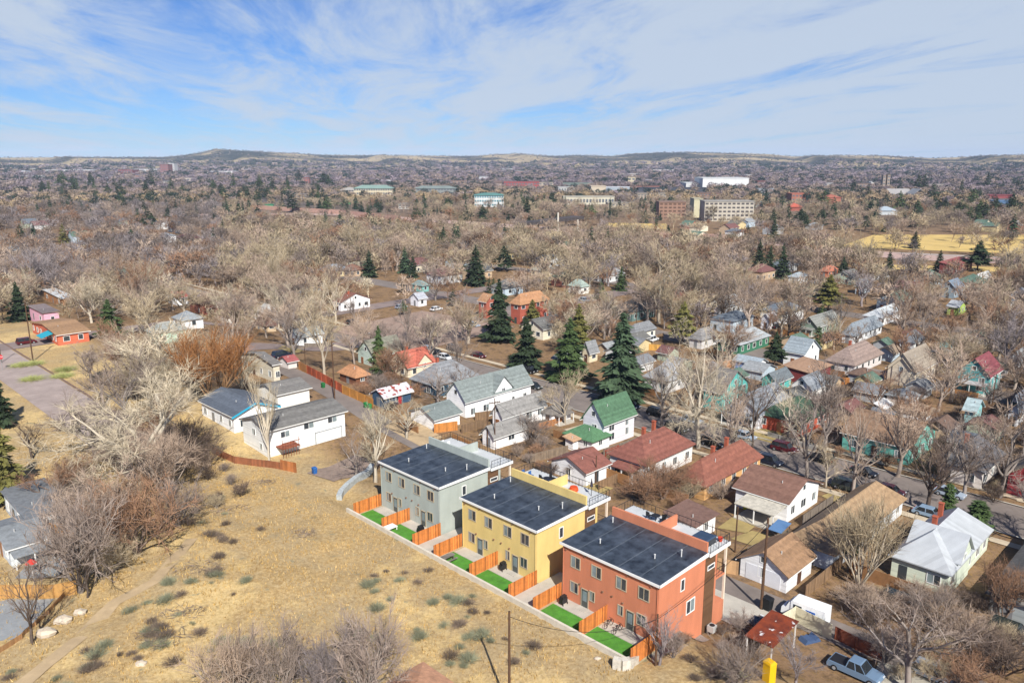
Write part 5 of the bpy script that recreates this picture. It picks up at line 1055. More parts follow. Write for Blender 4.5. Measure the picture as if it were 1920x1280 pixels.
# ------------------------------------------------------------ trees
def tree_mat(name, c, rough=.95, var=.2, attr=False):
    m = bpy.data.materials.new(name); m.use_nodes = True; t = m.node_tree; b = t.nodes['Principled BSDF']; b.inputs['Roughness'].default_value = rough; b.inputs['Specular IOR Level'].default_value = .1
    c = lin(c) if isinstance(c, str) else c
    oi = t.nodes.new('ShaderNodeObjectInfo'); mr = t.nodes.new('ShaderNodeMapRange'); mr.inputs['To Min'].default_value = 1 - var; mr.inputs['To Max'].default_value = 1 + var
    t.links.new(oi.outputs['Random'], mr.inputs[0])
    tcn = t.nodes.new('ShaderNodeTexCoord'); no = t.nodes.new('ShaderNodeTexNoise'); no.inputs['Scale'].default_value = .5; no.inputs['Detail'].default_value = 3; t.links.new(tcn.outputs['Object'], no.inputs['Vector'])
    m2 = t.nodes.new('ShaderNodeMapRange'); m2.inputs[1].default_value = .3; m2.inputs[2].default_value = .7; m2.inputs['To Min'].default_value = .75; m2.inputs['To Max'].default_value = 1.25; t.links.new(no.outputs[0], m2.inputs[0])
    mu = t.nodes.new('ShaderNodeMath'); mu.operation = 'MULTIPLY'; t.links.new(m2.outputs[0], mu.inputs[1])
    if attr: mu.inputs[0].default_value = 1
    else: t.links.new(mr.outputs[0], mu.inputs[0])
    mx = t.nodes.new('ShaderNodeMix'); mx.data_type = 'RGBA'; mx.blend_type = 'MULTIPLY'; mx.inputs[0].default_value = 1
    if attr:
        an = t.nodes.new('ShaderNodeAttribute'); an.attribute_name = 'tint'; t.links.new(an.outputs['Color'], mx.inputs[6])
    else: mx.inputs[6].default_value = (*c, 1)
    t.links.new(mu.outputs[0], mx.inputs[7]); t.links.new(mx.outputs[2], b.inputs['Base Color']); return m
def tubes_np(segs, n=4):
    """segs: list of (p0,p1,r0,r1) -> tris/quads arrays"""
    P0 = np.array([s[0] for s in segs]); P1 = np.array([s[1] for s in segs]); r0 = np.array([s[2] for s in segs]); r1 = np.array([s[3] for s in segs])
    d = P1 - P0; d /= np.linalg.norm(d, axis=1)[:, None] + 1e-9; up = np.where(np.abs(d[:, 2:3]) > .9, [[1., 0, 0]], [[0, 0, 1.]]); a = np.cross(d, up); a /= np.linalg.norm(a, axis=1)[:, None]; b = np.cross(d, a)
    rings = []
    for P, r in ((P0, r0), (P1, r1)):
        for k in range(n):
            t = 2 * math.pi * k / n; rings.append(P + (a * math.cos(t) + b * math.sin(t)) * r[:, None])
    V = np.stack(rings, 1); m = len(segs); base = np.arange(m)[:, None] * 2 * n; Fc = []
    for k in range(n): Fc.append(np.stack([base[:, 0] + k, base[:, 0] + (k + 1) % n, base[:, 0] + (k + 1) % n + n, base[:, 0] + k + n], 1))
    return V.reshape(-1, 3), np.concatenate(Fc)
def grow(seed, H=12., spread=.5, nl=6, twl=1.0, tww=.05, ntw=9, up=.35, multi=1, fork=.32, lev=3, gnarl=.25):
    """winter tree: returns branch segments and twig triangles"""
    rn = np.random.RandomState(seed); segs = []; tips = []
    def limb(p, d, L, r, lv):
        k = 3; q = p.copy(); dd = d.copy(); pts = [q.copy()]
        for i in range(k):
            dd = dd + rn.normal(0, gnarl * (.5 if lv == 0 else 1), 3) * .5 + np.array([0, 0, up * .25]); dd /= np.linalg.norm(dd); nq = q + dd * L / k
            ra = r * (1 - .45 * i / k); rb = r * (1 - .45 * (i + 1) / k); segs.append((q.copy(), nq.copy(), ra, rb)); q = nq; pts.append(q.copy())
        if lv >= lev:
            for i in range(ntw):
                u = rn.uniform(.15, 1); j = min(k - 1, int(u * k)); tips.append((pts[j] + (pts[j + 1] - pts[j]) * (u * k - j), dd, L))
            return
        nb = nl if lv == 0 else (rn.randint(3, 6) if lev < 4 else rn.randint(3, 5))
        for i in range(nb):
            u = 1 - rn.uniform(0, .75 if lv else .55) if i else 1; j = min(k - 1, int(u * k - 1e-6)); s = pts[j] + (pts[j + 1] - pts[j]) * (u * k - j)
            az = 2 * math.pi * (i + rn.uniform(0, .8)) / nb; tilt = spread * rn.uniform(.6, 1.3) * (1 if i else .3)
            a = np.cross(dd, [0.3, .9, .1]); a /= np.linalg.norm(a); b = np.cross(dd, a); nd_ = dd * math.cos(tilt) + (a * math.cos(az) + b * math.sin(az)) * math.sin(tilt)
            limb(s, nd_, L * rn.uniform(.5, .75) * (1.35 if lv == 0 else 1), r * (.55 if lv == 0 else .42) * rn.uniform(.75, 1.1), lv + 1)
    for mlt in range(multi):
        d0 = np.array([rn.normal(0, .06), rn.normal(0, .06), 1.]) if multi == 1 else np.array([math.cos(6.28 * mlt / multi) * .5, math.sin(6.28 * mlt / multi) * .5, 1.]); d0 /= np.linalg.norm(d0)
        limb(np.array([0, 0, -.3]), d0, H * fork, H * .023 / (multi ** .5), 0)
    tw = []
    T = np.array([t[0] for t in tips]); D = np.array([t[1] for t in tips]); n_ = len(T)
    dirs = D * .8 + rn.normal(0, .55, (n_, 3)) + [0, 0, up * .6]; dirs /= np.linalg.norm(dirs, axis=1)[:, None]
    ln_ = twl * rn.uniform(.5, 1.2, n_)[:, None]; side = np.cross(dirs, rn.normal(0, 1, (n_, 3))); side /= np.linalg.norm(side, axis=1)[:, None] + 1e-9
    tri = np.stack([T - side * tww / 2, T + side * tww / 2, T + dirs * ln_], 1)
    S = np.array([s[1] for s in segs]); top = S[:, 2].max()
    return segs, tri, top
KINDS = {   # name: (crown colour, bark colour)
    'tan': ('#a89482', '#a29488'), 'grey-brown': ('#8c7e74', '#8c827a'), 'khaki': ('#ab9b80', '#a89c8a'), 'russet': ('#94745c', '#7d6c60'), 'pale': ('#bbae96', '#c0b5a2'), 'dark': ('#6a5b50', '#62564d'), 'willow': ('#a8764a', '#9c7a58'), 'lilac-grey': ('#8e8482', '#8c8281')}
TM = {k: (tree_mat('twigs ' + k, v[0]), tree_mat('bark ' + k, v[1])) for k, v in KINDS.items()}
PROTO = {}
def proto(shape, var):
    key = (shape, var)
    if key in PROTO: return PROTO[key]
    sd = 100 + var * 17 + hash_(shape)
    par = {'round': dict(spread=.62, nl=6, twl=1.15, tww=.038, ntw=17), 'tall': dict(spread=.45, nl=6, twl=1.2, tww=.036, ntw=17, fork=.36), 'open': dict(spread=.72, nl=6, twl=1.0, tww=.03, ntw=13, gnarl=.4), 'willow': dict(spread=.35, nl=7, twl=1.7, tww=.04, ntw=18, multi=6, fork=.3, up=.7, lev=2),
           'thicket': dict(spread=.65, nl=6, twl=1.2, tww=.032, ntw=18, multi=6, fork=.22, lev=2, gnarl=.5), 'birch': dict(spread=.3, nl=8, twl=1.1, tww=.026, ntw=10, fork=.45, up=.5), 'big': dict(spread=.72, nl=7, twl=.8, tww=.018, ntw=15, fork=.24, gnarl=.3, lev=4, up=.12)}[shape]
    segs, tri, top = grow(sd, H=12., **par)
    k = 10. / top; V, Fc = tubes_np([(a * k, b * k, max(r0 * k, .012), max(r1 * k, .008)) for a, b, r0, r1 in segs]); tri = tri * k
    mz = tri[:, 0, 2].mean(); lean = tri[:, 0, :2].mean(0) / mz * .85                # stand the crown over the trunk
    V = V.copy(); V[:, :2] -= lean * V[:, 2:3]; tri[..., :2] -= lean * tri[..., 2:3]
    # limbs thicker than a few cm belong to the trunk mesh, the rest to the crown
    thick = np.array([r0 * k > .045 for a, b, r0, r1 in segs]); nseg = len(segs); thickF = np.tile(thick, 4)
    def mk(name, V, Fc):
        me = bpy.data.meshes.new(name); me.vertices.add(len(V)); me.vertices.foreach_set('co', np.asarray(V, np.float32).ravel())
        flat = np.concatenate([f.ravel() for f in Fc]).astype(np.int32); starts = []; c = 0; tot = []
        for f in Fc:
            starts.append(c + np.arange(len(f)) * f.shape[1]); c += f.size
        me.loops.add(len(flat)); me.loops.foreach_set('vertex_index', flat); st_ = np.concatenate(starts).astype(np.int32); me.polygons.add(len(st_)); me.polygons.foreach_set('loop_start', st_); me.update(calc_edges=True); return me
    trunk = mk('trunk', V, [Fc[thickF]])
    thin = Fc[~thickF]; VV = np.concatenate([V, tri.reshape(-1, 3)]); tf = np.arange(len(tri) * 3).reshape(-1, 3) + len(V)
    crown = mk('crown', VV, [thin, tf] if len(thin) else [tf])
    rad = np.percentile(np.hypot(tri[:, 0, 0], tri[:, 0, 1]), 90)
    PROTO[key] = (trunk, crown, rad); return PROTO[key]
def hash_(s): return sum(ord(c) * (i + 3) for i, c in enumerate(s)) % 900
DATA = {}
def tree(P, H, kind, shape, var, label, group=None, wid=None, name='bare_tree', rz=None, cat='tree'):
    trunk, crown, rad = proto(shape, var)
    root = empty(name, P, random.uniform(0, 6.28) if rz is None else rz, label, cat, group)
    s = H / 10.; sx = s if wid is None else wid / 2 / rad
    root.scale = (sx, sx, s)
    for nm, me, mt in (('trunk', trunk, TM[kind][1]), ('crown', crown, TM[kind][0])):
        key = (me.name, kind)
        if key not in DATA:
            d_ = me.copy() if me.materials else me; d_.materials.clear(); d_.materials.append(mt); DATA[key] = d_
        o = bpy.data.objects.new(nm, DATA[key]); C.objects.link(o); o.parent = root
    return root
random.seed(11)
TREES = []
def hand(px, py, topy, wpx, kind, shape, label, var=0, name=None):
    name = name or ('winter_shrub' if shape == 'thicket' else 'bare_tree'); P = G(px, py); zz = proj(P)[2]; H = (py - topy) * zz / F * 1.04; tree(P, H, kind, shape, var, label, wid=wpx * zz / F, name=name, cat='tree' if name == 'bare_tree' else 'shrub', group='bare winter trees' if name == 'bare_tree' else 'bare winter shrubs'); TREES.append(P)
HT = [(262, 917, 665, 270, 'pale', 'big', 'largest pale cottonwood with wide white crown on the left hillside', 3),
 (405, 762, 622, 125, 'willow', 'willow', 'bright orange many-stemmed willow above the slate blue roof'),
 (505, 868, 690, 60, 'pale', 'birch', 'slender white birch in front of the white house with double garage'),
 (703, 905, 745, 90, 'pale', 'tall', 'slim pale tree beside the grey townhouse left corner'), (668, 893, 810, 90, 'grey-brown', 'open', 'leaning grey tree at the curved stone wall'),
 (762, 822, 745, 75, 'pale', 'open', 'pale small tree between alley and grey townhouse roof'),
 (608, 702, 560, 75, 'khaki', 'tall', 'tall tree behind the red-orange alley fence', 1), (541, 652, 545, 88, 'tan', 'tall', 'stout pale-trunked tree on the side street corner'),
 (1309, 840, 602, 135, 'pale', 'big', 'biggest white-trunked street tree beside the black estate car', 1), (1240, 806, 655, 105, 'grey-brown', 'open', 'forked street tree left of the silver car'),
 (1294, 770, 650, 80, 'tan', 'tall', 'street tree behind the silver car'), (1060, 796, 690, 85, 'khaki', 'round', 'yellowish tree in the yard of the low white porch house'),
 (1411, 850, 690, 95, 'dark', 'open', 'dark slanting street tree beside the maroon car', 1), (1513, 897, 745, 105, 'grey-brown', 'open', 'pale-trunked street tree next to the black car', 2),
 (1598, 926, 740, 115, 'tan', 'open', 'street tree behind the brown-roofed white house', 0), (1682, 893, 735, 110, 'tan', 'tall', 'twin-limbed street tree before the turquoise house with brown roof', 2),
 (1737, 962, 800, 125, 'dark', 'round', 'dark broad tree beside the tall arborvitae', 1), (1806, 932, 790, 90, 'grey-brown', 'tall', 'thin street tree in front of the charcoal roof', 1),
 (1243, 935, 862, 105, 'russet', 'thicket', 'reddish tangled tree behind the orange townhouse deck'), (1205, 945, 885, 70, 'russet', 'thicket', 'smaller reddish tangle left of the ochre house', 1),
 (1612, 1098, 935, 115, 'khaki', 'willow', 'upright khaki poplar before the tan hipped roof', 1), (1702, 1300, 1085, 250, 'grey-brown', 'open', 'large spreading tree in the bottom right corner', 1),
 (1610, 1150, 1092, 80, 'tan', 'thicket', 'tan thicket beside the mail van', 1), (1640, 1165, 1100, 90, 'tan', 'thicket', 'tan thicket below the khaki poplar', 2), (1735, 1175, 1100, 100, 'grey-brown', 'thicket', 'grey-brown thicket under the mint house', 0),
 (1800, 1215, 1135, 110, 'tan', 'thicket', 'tan thicket left of the right-edge grey house', 1), (1880, 1265, 1180, 130, 'dark', 'thicket', 'dark thicket in the far bottom right corner', 2), (1660, 1240, 1175, 90, 'grey-brown', 'thicket', 'grey thicket right of the weathered board fence', 1),
 (1810, 1295, 1225, 120, 'russet', 'thicket', 'russet thicket at the bottom right edge', 0), (1880, 1160, 1050, 90, 'russet', 'thicket', 'russet thicket beside the grey right-edge house', 2),
 (150, 1110, 925, 170, 'grey-brown', 'thicket', 'broad tangled tree beside the left-edge patio', 0), (60, 1205, 1045, 75, 'dark', 'open', 'gnarled dark tree beside the grey parking area', 2), (165, 1120, 1010, 70, 'dark', 'open', 'blackened leaning tree by the garden swing', 0),
 (255, 1035, 900, 150, 'russet', 'thicket', 'reddish-brown tree beneath the largest cottonwood', 2), (215, 1010, 865, 170, 'tan', 'round', 'tan tree left of the largest cottonwood trunk', 1), (120, 960, 850, 120, 'russet', 'round', 'russet tree above the left-edge roofs', 2), (335, 985, 900, 100, 'grey-brown', 'thicket', 'grey scrub tree on the slope right of the cottonwood', 1),
 (310, 930, 800, 120, 'tan', 'thicket', 'tan brush tree behind the cottonwood trunk', 2), (180, 860, 740, 130, 'grey-brown', 'round', 'grey-brown tree by the left street', 0), (240, 800, 655, 120, 'grey-brown', 'round', 'greyish tree between left street and mint house', 1), (310, 770, 660, 105, 'pale', 'round', 'pale-twigged tree left of the orange willow', 2),
 (195, 760, 668, 90, 'tan', 'open', 'tan open tree above the left street', 1), (455, 745, 655, 70, 'khaki', 'round', 'khaki tree right of the orange willow', 0), (60, 860, 780, 80, 'dark', 'open', 'dark twiggy tree beside the left-edge conifers', 1),
 (1236, 1246, 1128, 75, 'lilac-grey', 'birch', 'pinkish slim tree in front of the orange townhouse corner', 0), (1262, 1232, 1180, 50, 'grey-brown', 'thicket', 'grey shrubby tree beside the orange end wall', 1), (1392, 1185, 1150, 60, 'grey-brown', 'thicket', 'grey tangle left of the rusty carport', 2), (1380, 1290, 1200, 110, 'grey-brown', 'thicket', 'grey brush at the bottom edge left of the yellow cabinet', 0),
 (1490, 1290, 1190, 75, 'lilac-grey', 'tall', 'pale slim tree in front of the rusty carport', 1), (530, 1330, 1160, 120, 'grey-brown', 'thicket', 'grey leafless shrub tree at the bottom edge of the hillside', 0), (690, 1320, 1140, 150, 'grey-brown', 'thicket', 'widest purplish shrub tree at the bottom edge of the hillside', 1),
 (445, 1330, 1165, 120, 'tan', 'thicket', 'tan leafless shrub tree near the bottom left', 2), (610, 1335, 1180, 90, 'lilac-grey', 'thicket', 'lilac-grey shrub tree between two larger ones at the bottom', 1),
 (1885, 700, 580, 85, 'lilac-grey', 'tall', 'lilac-grey tree at the right edge beside the teal house', 2), (1795, 700, 610, 80, 'tan', 'round', 'tan tree behind the teal house', 0), (1640, 780, 690, 80, 'russet', 'open', 'reddish-tinged tree behind the white lean-to', 0), (1560, 800, 690, 85, 'dark', 'open', 'dark forked tree right of the red-orange house', 1),
 (1900, 850, 760, 90, 'tan', 'round', 'tan tree above the bright red building', 1), (1840, 860, 770, 85, 'tan', 'round', 'tan tree behind the charcoal roof', 2), (1720, 830, 730, 90, 'russet', 'round', 'russet tree between teal house and turquoise house', 1), (1000, 830, 775, 55, 'grey-brown', 'thicket', 'grey shrub tree behind the grey townhouse deck', 0),
 (1080, 890, 850, 60, 'grey-brown', 'thicket', 'grey bush behind the yellow townhouse deck', 1), (735, 715, 650, 70, 'russet', 'thicket', 'russet brush before the cream house with red-orange roof', 1), (820, 755, 690, 90, 'grey-brown', 'open', 'tangled grey tree over the pale grey roof', 0), (870, 750, 680, 70, 'grey-brown', 'open', 'dark branched tree right part of the pale grey roof', 2)]
for i, h_ in enumerate(HT): hand(*h_[:7], *(h_[7:] or (i % 3,)))

# conifers
def conifer_data(seed, n=1500, col=None, H=10., base=.05, rad=1.9, shaggy=1.):
    rn = np.random.RandomState(seed); u = rn.power(1.6, n); z = H * (1 - u) * (1 - base) + H * base; z = np.clip(z, H * base, H * .995); rr_ = rad * (1 - (z / H)) ** .8 + .08
    lay = .75 + .25 * np.sin(z * 5.5 + rn.uniform(0, 6) ); az = rn.uniform(0, 6.283, n); lump = 1 + .18 * np.sin(az * 3 + z * 1.7) + .12 * np.sin(az * 5 - z * 2.3)
    cell_ = (np.floor(az * 1.6).astype(int) * 7 + np.floor(z * 1.3).astype(int) * 13) % 97; tab = rn.uniform(.62, 1.2, 97); gap = rn.rand(97) < .14
    r = rr_ * lay * lump * tab[cell_] * rn.uniform(.4, 1.0, n) ** .6; r = np.where(gap[cell_], r * .45, r); z = z - r * rn.uniform(.0, .22)
    c = np.stack([np.cos(az) * r, np.sin(az) * r, z], 1); out_ = np.stack([np.cos(az), np.sin(az), -.45 + 0 * az], 1); out_ += rn.normal(0, .25, (n, 3)); out_ /= np.linalg.norm(out_, axis=1)[:, None]
    side = np.cross(out_, rn.normal(0, .35, (n, 3)) + [0, 0, 1]); side /= np.linalg.norm(side, axis=1)[:, None]; L = shaggy * (.25 + .4 * (rr_ / rad))[:, None] * rn.uniform(.7, 1.4, (n, 1)); W = L * .34
    tri = np.stack([c - out_ * L * .5 - side * W * .3, c - out_ * L * .1 + side * W, c + out_ * L * .7, c - out_ * L * .1 - side * W], 1)
    return tri
CONM = {'green': tree_mat('needles green', '#495a36', var=.15), 'dark': tree_mat('needles dark', '#384530', var=.15), 'olive': tree_mat('needles olive', '#6f6c3c', var=.15), 'blue': tree_mat('needles blue', '#4a5c44', var=.15)}
CBARK = mat('conifer bark', '#5c4a3c', .95, .2)
CD = {}
def conifer(P, H, W, kind, label, shape='spruce', group=None, lod=1500):
    var = int(P[0] * 3 + P[1]) % 3; key = (shape, kind, var, lod)
    if key not in CD:
        kw = dict(spruce=dict(rad=2.1), pine=dict(rad=3.2, base=.25, shaggy=1.2), column=dict(rad=1.5, shaggy=.6))[shape]
        tri = conifer_data(50 + var * 7 + len(shape), n=lod, **kw)
        if shape == 'pine':
            z = tri[..., 2]; tri[..., 0:2] *= (1.0 + .5 * np.sin(np.clip(z / 10, 0, 1) * 3.1))[..., None]
        if shape == 'column':
            z = np.clip(tri[..., 2] / 10, 0, 1); tri[..., 0:2] *= (((1 - np.abs(z - .35) ** 2.2 * 1.6).clip(.05)) / ((1 - z).clip(.08) ** .8) * .62).clip(0, 4)[..., None]
        n_ = len(tri); me = bpy.data.meshes.new('crown'); V = tri.reshape(-1, 3); Fc = np.arange(n_ * 4).reshape(-1, 4).astype(np.int32)
        me.vertices.add(len(V)); me.vertices.foreach_set('co', V.astype(np.float32).ravel()); me.loops.add(Fc.size); me.loops.foreach_set('vertex_index', Fc.ravel()); me.polygons.add(n_); me.polygons.foreach_set('loop_start', (np.arange(n_) * 4).astype(np.int32)); me.update(calc_edges=True); me.materials.append(CONM[kind])
        tk = MB().tube((0, 0, -.4), (0, 0, 9.3), .2, .04, 7); tm = bpy.data.meshes.new('trunk'); tm.from_pydata(tk.v, [], tk.f); tm.materials.append(CBARK)
        CD[key] = (me, tm, float(np.percentile(np.hypot(V[:, 0], V[:, 1]), 95)))
    me, tm, rad = CD[key]
    root = empty('conifer' if shape != 'column' else 'arborvitae', P, (P[0] * 7) % 6, label, 'conifer tree' if shape != 'column' else 'evergreen shrub', group); s = H / 10; sx = W / 2 / rad; root.scale = (sx, sx, s)
    for nm, m_ in (('crown', me), ('trunk', tm)):
        o = bpy.data.objects.new(nm, m_); C.objects.link(o); o.parent = root
    TREES.append(np.array(P)); return root
CO = [(208, 630, 562, 46, 'green', 'spruce', 'dark spruce between orange house and mint house'), (38, 602, 530, 34, 'dark', 'spruce', 'dark slim conifer above the pink building'), (712, 702, 612, 34, 'green', 'spruce', 'green spruce left of the red-orange roof'),
 (693, 520, 470, 28, 'dark', 'spruce', 'dark spruce right of the broad brown roof'), (893, 535, 462, 42, 'dark', 'spruce', 'large dark spruce in the middle trees'), (945, 508, 462, 36, 'dark', 'pine', 'dark pine right of the large middle spruce'), (760, 512, 465, 26, 'blue', 'spruce', 'bluish spruce in the middle left trees'), (775, 520, 480, 22, 'dark', 'spruce', 'short dark spruce beside the bluish one'),
 (936, 640, 526, 54, 'dark', 'spruce', 'tall dark spruce in front of the tall brick building'), (987, 692, 596, 54, 'dark', 'spruce', 'dark spruce with low skirt right of the street'), (998, 615, 562, 34, 'olive', 'spruce', 'olive conifer before the brick building'), (1067, 714, 598, 66, 'green', 'spruce', 'left of the two tallest green spruces'), (1084, 665, 572, 50, 'olive', 'spruce', 'olive-topped spruce behind the left tallest spruce'),
 (1165, 755, 586, 84, 'blue', 'spruce', 'tallest blue-green spruce behind the green-roofed white house'), (1168, 665, 585, 34, 'green', 'spruce', 'green spruce just behind the tallest one'), (832, 466, 426, 22, 'dark', 'pine', 'lone dark pine in the middle distance'), (1422, 515, 452, 30, 'dark', 'spruce', 'left spruce of the dark group of three'), (1442, 512, 462, 26, 'dark', 'spruce', 'middle spruce of the dark group of three'), (1466, 522, 458, 30, 'dark', 'spruce', 'right spruce of the dark group of three'),
 (1552, 585, 516, 48, 'olive', 'pine', 'broad olive pine in the right middle trees'), (1280, 645, 566, 42, 'olive', 'pine', 'olive pine above the golden fence'), (1164, 545, 500, 22, 'green', 'spruce', 'narrow green conifer behind the dark slate roof'), (1452, 688, 622, 34, 'dark', 'pine', 'dusky pine beside the pale white gabled house'), (1532, 660, 612, 16, 'green', 'column', 'narrow evergreen at the grey-green porch house'),
 (1774, 972, 904, 26, 'green', 'column', 'taller left arborvitae beside the blue-grey car'), (1828, 1012, 936, 44, 'green', 'column', 'wide arborvitae behind the mint house'), (1832, 508, 452, 48, 'dark', 'pine', 'dark pine beside the long red hall'), (1582, 1042, 978, 52, 'dark', 'pine', 'black-green bushy evergreen before the tan hipped roof'), (1760, 508, 470, 22, 'dark', 'spruce', 'small dark spruce left of the red hall'),
 (1666, 505, 470, 18, 'dark', 'spruce', 'dark narrow spruce by the park road'), (1714, 466, 434, 22, 'dark', 'spruce', 'dark conifer standing on the park grass'), (1580, 520, 482, 20, 'dark', 'pine', 'dark pine left of the steel-blue cottage'), (2, 800, 690, 44, 'dark', 'spruce', 'upper dark conifer at the left edge'), (8, 940, 775, 80, 'olive', 'spruce', 'shaggy olive conifer at the left edge'),
 (270, 438, 408, 24, 'dark', 'pine', 'left dark pine near the long white building'), (286, 428, 400, 22, 'dark', 'pine', 'right dark pine near the long white building'), (440, 425, 408, 14, 'dark', 'spruce', 'small spruce in the left far trees'), (120, 455, 420, 20, 'olive', 'spruce', 'olive conifer above the pale blue gabled house'), (234, 400, 370, 18, 'dark', 'spruce', 'dark spruce in the far left belt'), (133, 388, 366, 14, 'dark', 'spruce', 'small dark spruce at the far left'),
 (146, 412, 392, 14, 'dark', 'spruce', 'short dark spruce beyond the pale blue gable'), (988, 415, 370, 22, 'dark', 'spruce', 'tall dark conifer beside the girder bridge'), (1035, 395, 362, 26, 'dark', 'pine', 'broad dark pine behind the girder bridge'), (905, 415, 385, 24, 'dark', 'pine', 'dark round pine below the white office building'), (960, 410, 384, 22, 'dark', 'pine', 'dark pine right of the white office building'), (610, 396, 372, 16, 'dark', 'spruce', 'dark spruce left of the green court'), (600, 394, 374, 14, 'dark', 'spruce', 'dark spruce at the motorway wall'), (740, 372, 352, 12, 'dark', 'spruce', 'dark spruce right of the cream apartments'),
 (1450, 452, 410, 20, 'dark', 'spruce', 'dark spruce right of the apartment block'), (1500, 425, 392, 32, 'dark', 'pine', 'dark pine clump left half beyond the park'), (1480, 425, 398, 26, 'dark', 'pine', 'dark pine clump right of the apartment block'), (1800, 408, 375, 42, 'green', 'pine', 'broad green pine in the right far belt'), (1835, 412, 376, 30, 'green', 'pine', 'green pine in the right far belt, second from right'), (1865, 408, 372, 34, 'dark', 'pine', 'tall dark pine in the right far belt'), (1895, 410, 364, 32, 'dark', 'pine', 'darkest pine at the right edge of the far belt'), (1770, 402, 372, 24, 'dark', 'pine', 'dark pine left of the broad green pine')]
for px, py, ty_, wp, kd, shp, lb in CO:
    P = G(px, py); zz = proj(P)[2]; conifer(P, (py - ty_) * zz / F * 1.04, wp * zz / F, kd, lb, shp, group='conifers in the town', lod=2600 if py > 560 else 1200)

rn = np.random.RandomState(78)
def polypts(poly, n_, mind):
    xs = [p[0] for p in poly]; ys = [p[1] for p in poly]; got = []
    for i in range(6000):
        px, py = rn.uniform(min(xs), max(xs)), rn.uniform(min(ys), max(ys)); c = False
        for k in range(len(poly)):
            x1, y1 = poly[k]; x2, y2 = poly[(k + 1) % len(poly)]
            if (y1 > py) != (y2 > py) and px < (x2 - x1) * (py - y1) / (y2 - y1) + x1: c = not c
        if not c: continue
        P = G(px, py)
        if any(np.hypot(P[0] - q[1][0], P[1] - q[1][1]) < mind for q in got): continue
        if any(abs((P - h_['c'])[:2] @ DX[:2]) < h_['lb'] / 2 + .8 and abs((P - h_['c'])[:2] @ DY[:2]) < h_['la'] / 2 + .8 for h_ in HOUSES): continue
        got.append(((px, py), P))
        if len(got) >= n_: break
    return got
for poly, n_, mind, hh, where in (([(1590, 1098), (1660, 1105), (1850, 1125), (1920, 1210), (1920, 1300), (1640, 1300), (1640, 1200)], 16, 2.8, (1.4, 3.0), ''), ([(150, 760), (200, 720), (380, 800), (400, 870), (330, 1000), (200, 1080), (120, 960), (140, 900)], 22, 3.2, (3, 7), ''),
                                  ([(1180, 930), (1260, 960), (1370, 960), (1370, 930), (1250, 890)], 8, 2.5, (2, 3.5), ''), ([(990, 830), (1080, 870), (1030, 900), (960, 850)], 8, 2.5, (1.5, 3), ''), ([(1240, 1190), (1400, 1160), (1400, 1270), (1260, 1270)], 6, 2.2, (1.0, 2.0), ''), ([(1330, 700), (1920, 760), (1920, 960), (1560, 860), (1300, 770)], 34, 5, (1.5, 4), ''), ([(560, 700), (830, 700), (760, 780)], 8, 4, (2, 4.5), ''), ([(350, 850), (480, 900), (440, 960), (330, 1000)], 10, 2.5, (1, 2.5), '')):
    for (px, py), P in polypts(poly, n_, mind):
        kd = ['tan', 'grey-brown', 'russet', 'dark', 'khaki'][rn.randint(5)]; Hh = rn.uniform(*hh)
        DEFER.append((tree(P, Hh, kd, 'thicket', rn.randint(3), None, 'leafless shrubs in yards and on banks', wid=Hh * rn.uniform(1.0, 1.5), name='winter_shrub', cat='shrub'), px, py, ('tangled ' if Hh > 3.2 else 'low ') + kd + ' bare shrub'))
kf = 0; FDONE = []
for h_ in [h_ for h_ in HOUSES if h_['dep'] < 260 and h_['vis'] and h_['hw'] < 100 and h_['P'][0] > -60]:
    ref = [c for a, b, c in LAND if abs(a - h_['px']) < 1]
    if not ref or h_['lb'] < 5: continue
    if ref[0] in [x[1] for x in FDONE]: continue
    FDONE.append((0, ref[0])); kf += 1; D = DX; a0 = h_['P'] - DY * 2.2 + DX * .5
    if kf % 2: a0 = h_['P'] - DX * 3.2 + DY * 1; D = DY
    b0 = a0 + D * rn.uniform(6, 11)
    if abs((a0[0] + a0[1]) * Q - 131) < 9 or abs((b0[0] + b0[1]) * Q - 131) < 9 or (a0[0] + a0[1]) * Q < 86: continue
    fence('garden_fence', [a0[:2], b0[:2]], rn.uniform(1.1, 1.8), wood(['#9a7a58', '#b07d4a', '#8f8172', '#bd8446'][kf % 4]), 'plain board fence beside the ' + ref[0])
# ---- automatic trees over the town
rn = np.random.RandomState(77)
cell = 7.6
cand = []
for r0_, r1_, sp in ((120, 560, 6.1), (560, 900, 8.0)):
    xs = np.arange(-700, 700, sp); ys = np.arange(90, 900, sp); X, Y = np.meshgrid(xs, ys); X = X + rn.uniform(-.48, .48, X.shape) * sp; Y = Y + rn.uniform(-.48, .48, Y.shape) * sp
    X = X.ravel(); Y = Y.ravel(); rr_ = np.hypot(X, Y); k = (rr_ > r0_) & (rr_ <= r1_) & (np.abs(X) < Y * .86 + 20); cand.append(np.stack([X[k], Y[k]], 1))
cand = np.concatenate(cand)
S_ = (cand[:, 0] - cand[:, 1]) * Q; T_ = (cand[:, 0] + cand[:, 1]) * Q
pxp = 960 + F * cand[:, 0] / (cand[:, 1] * math.cos(PITCH) + CAMH * math.sin(PITCH)); zc_ = cand[:, 1] * math.cos(PITCH) + CAMH * math.sin(PITCH); pyp = 640 + F * (CAMH * math.cos(PITCH) - cand[:, 1] * math.sin(PITCH)) / zc_
keep = np.ones(len(cand), bool)
keep &= ~((np.abs(T_ - 131) < 8) & (rn.rand(len(cand)) < 1)); keep &= ~((np.abs(S_ + 192) < 6.5)); keep &= ~((np.abs(S_ + 236) < 6)); keep &= ~((np.abs(T_ - 200) < 6) | (np.abs(T_ - 272) < 5.5))
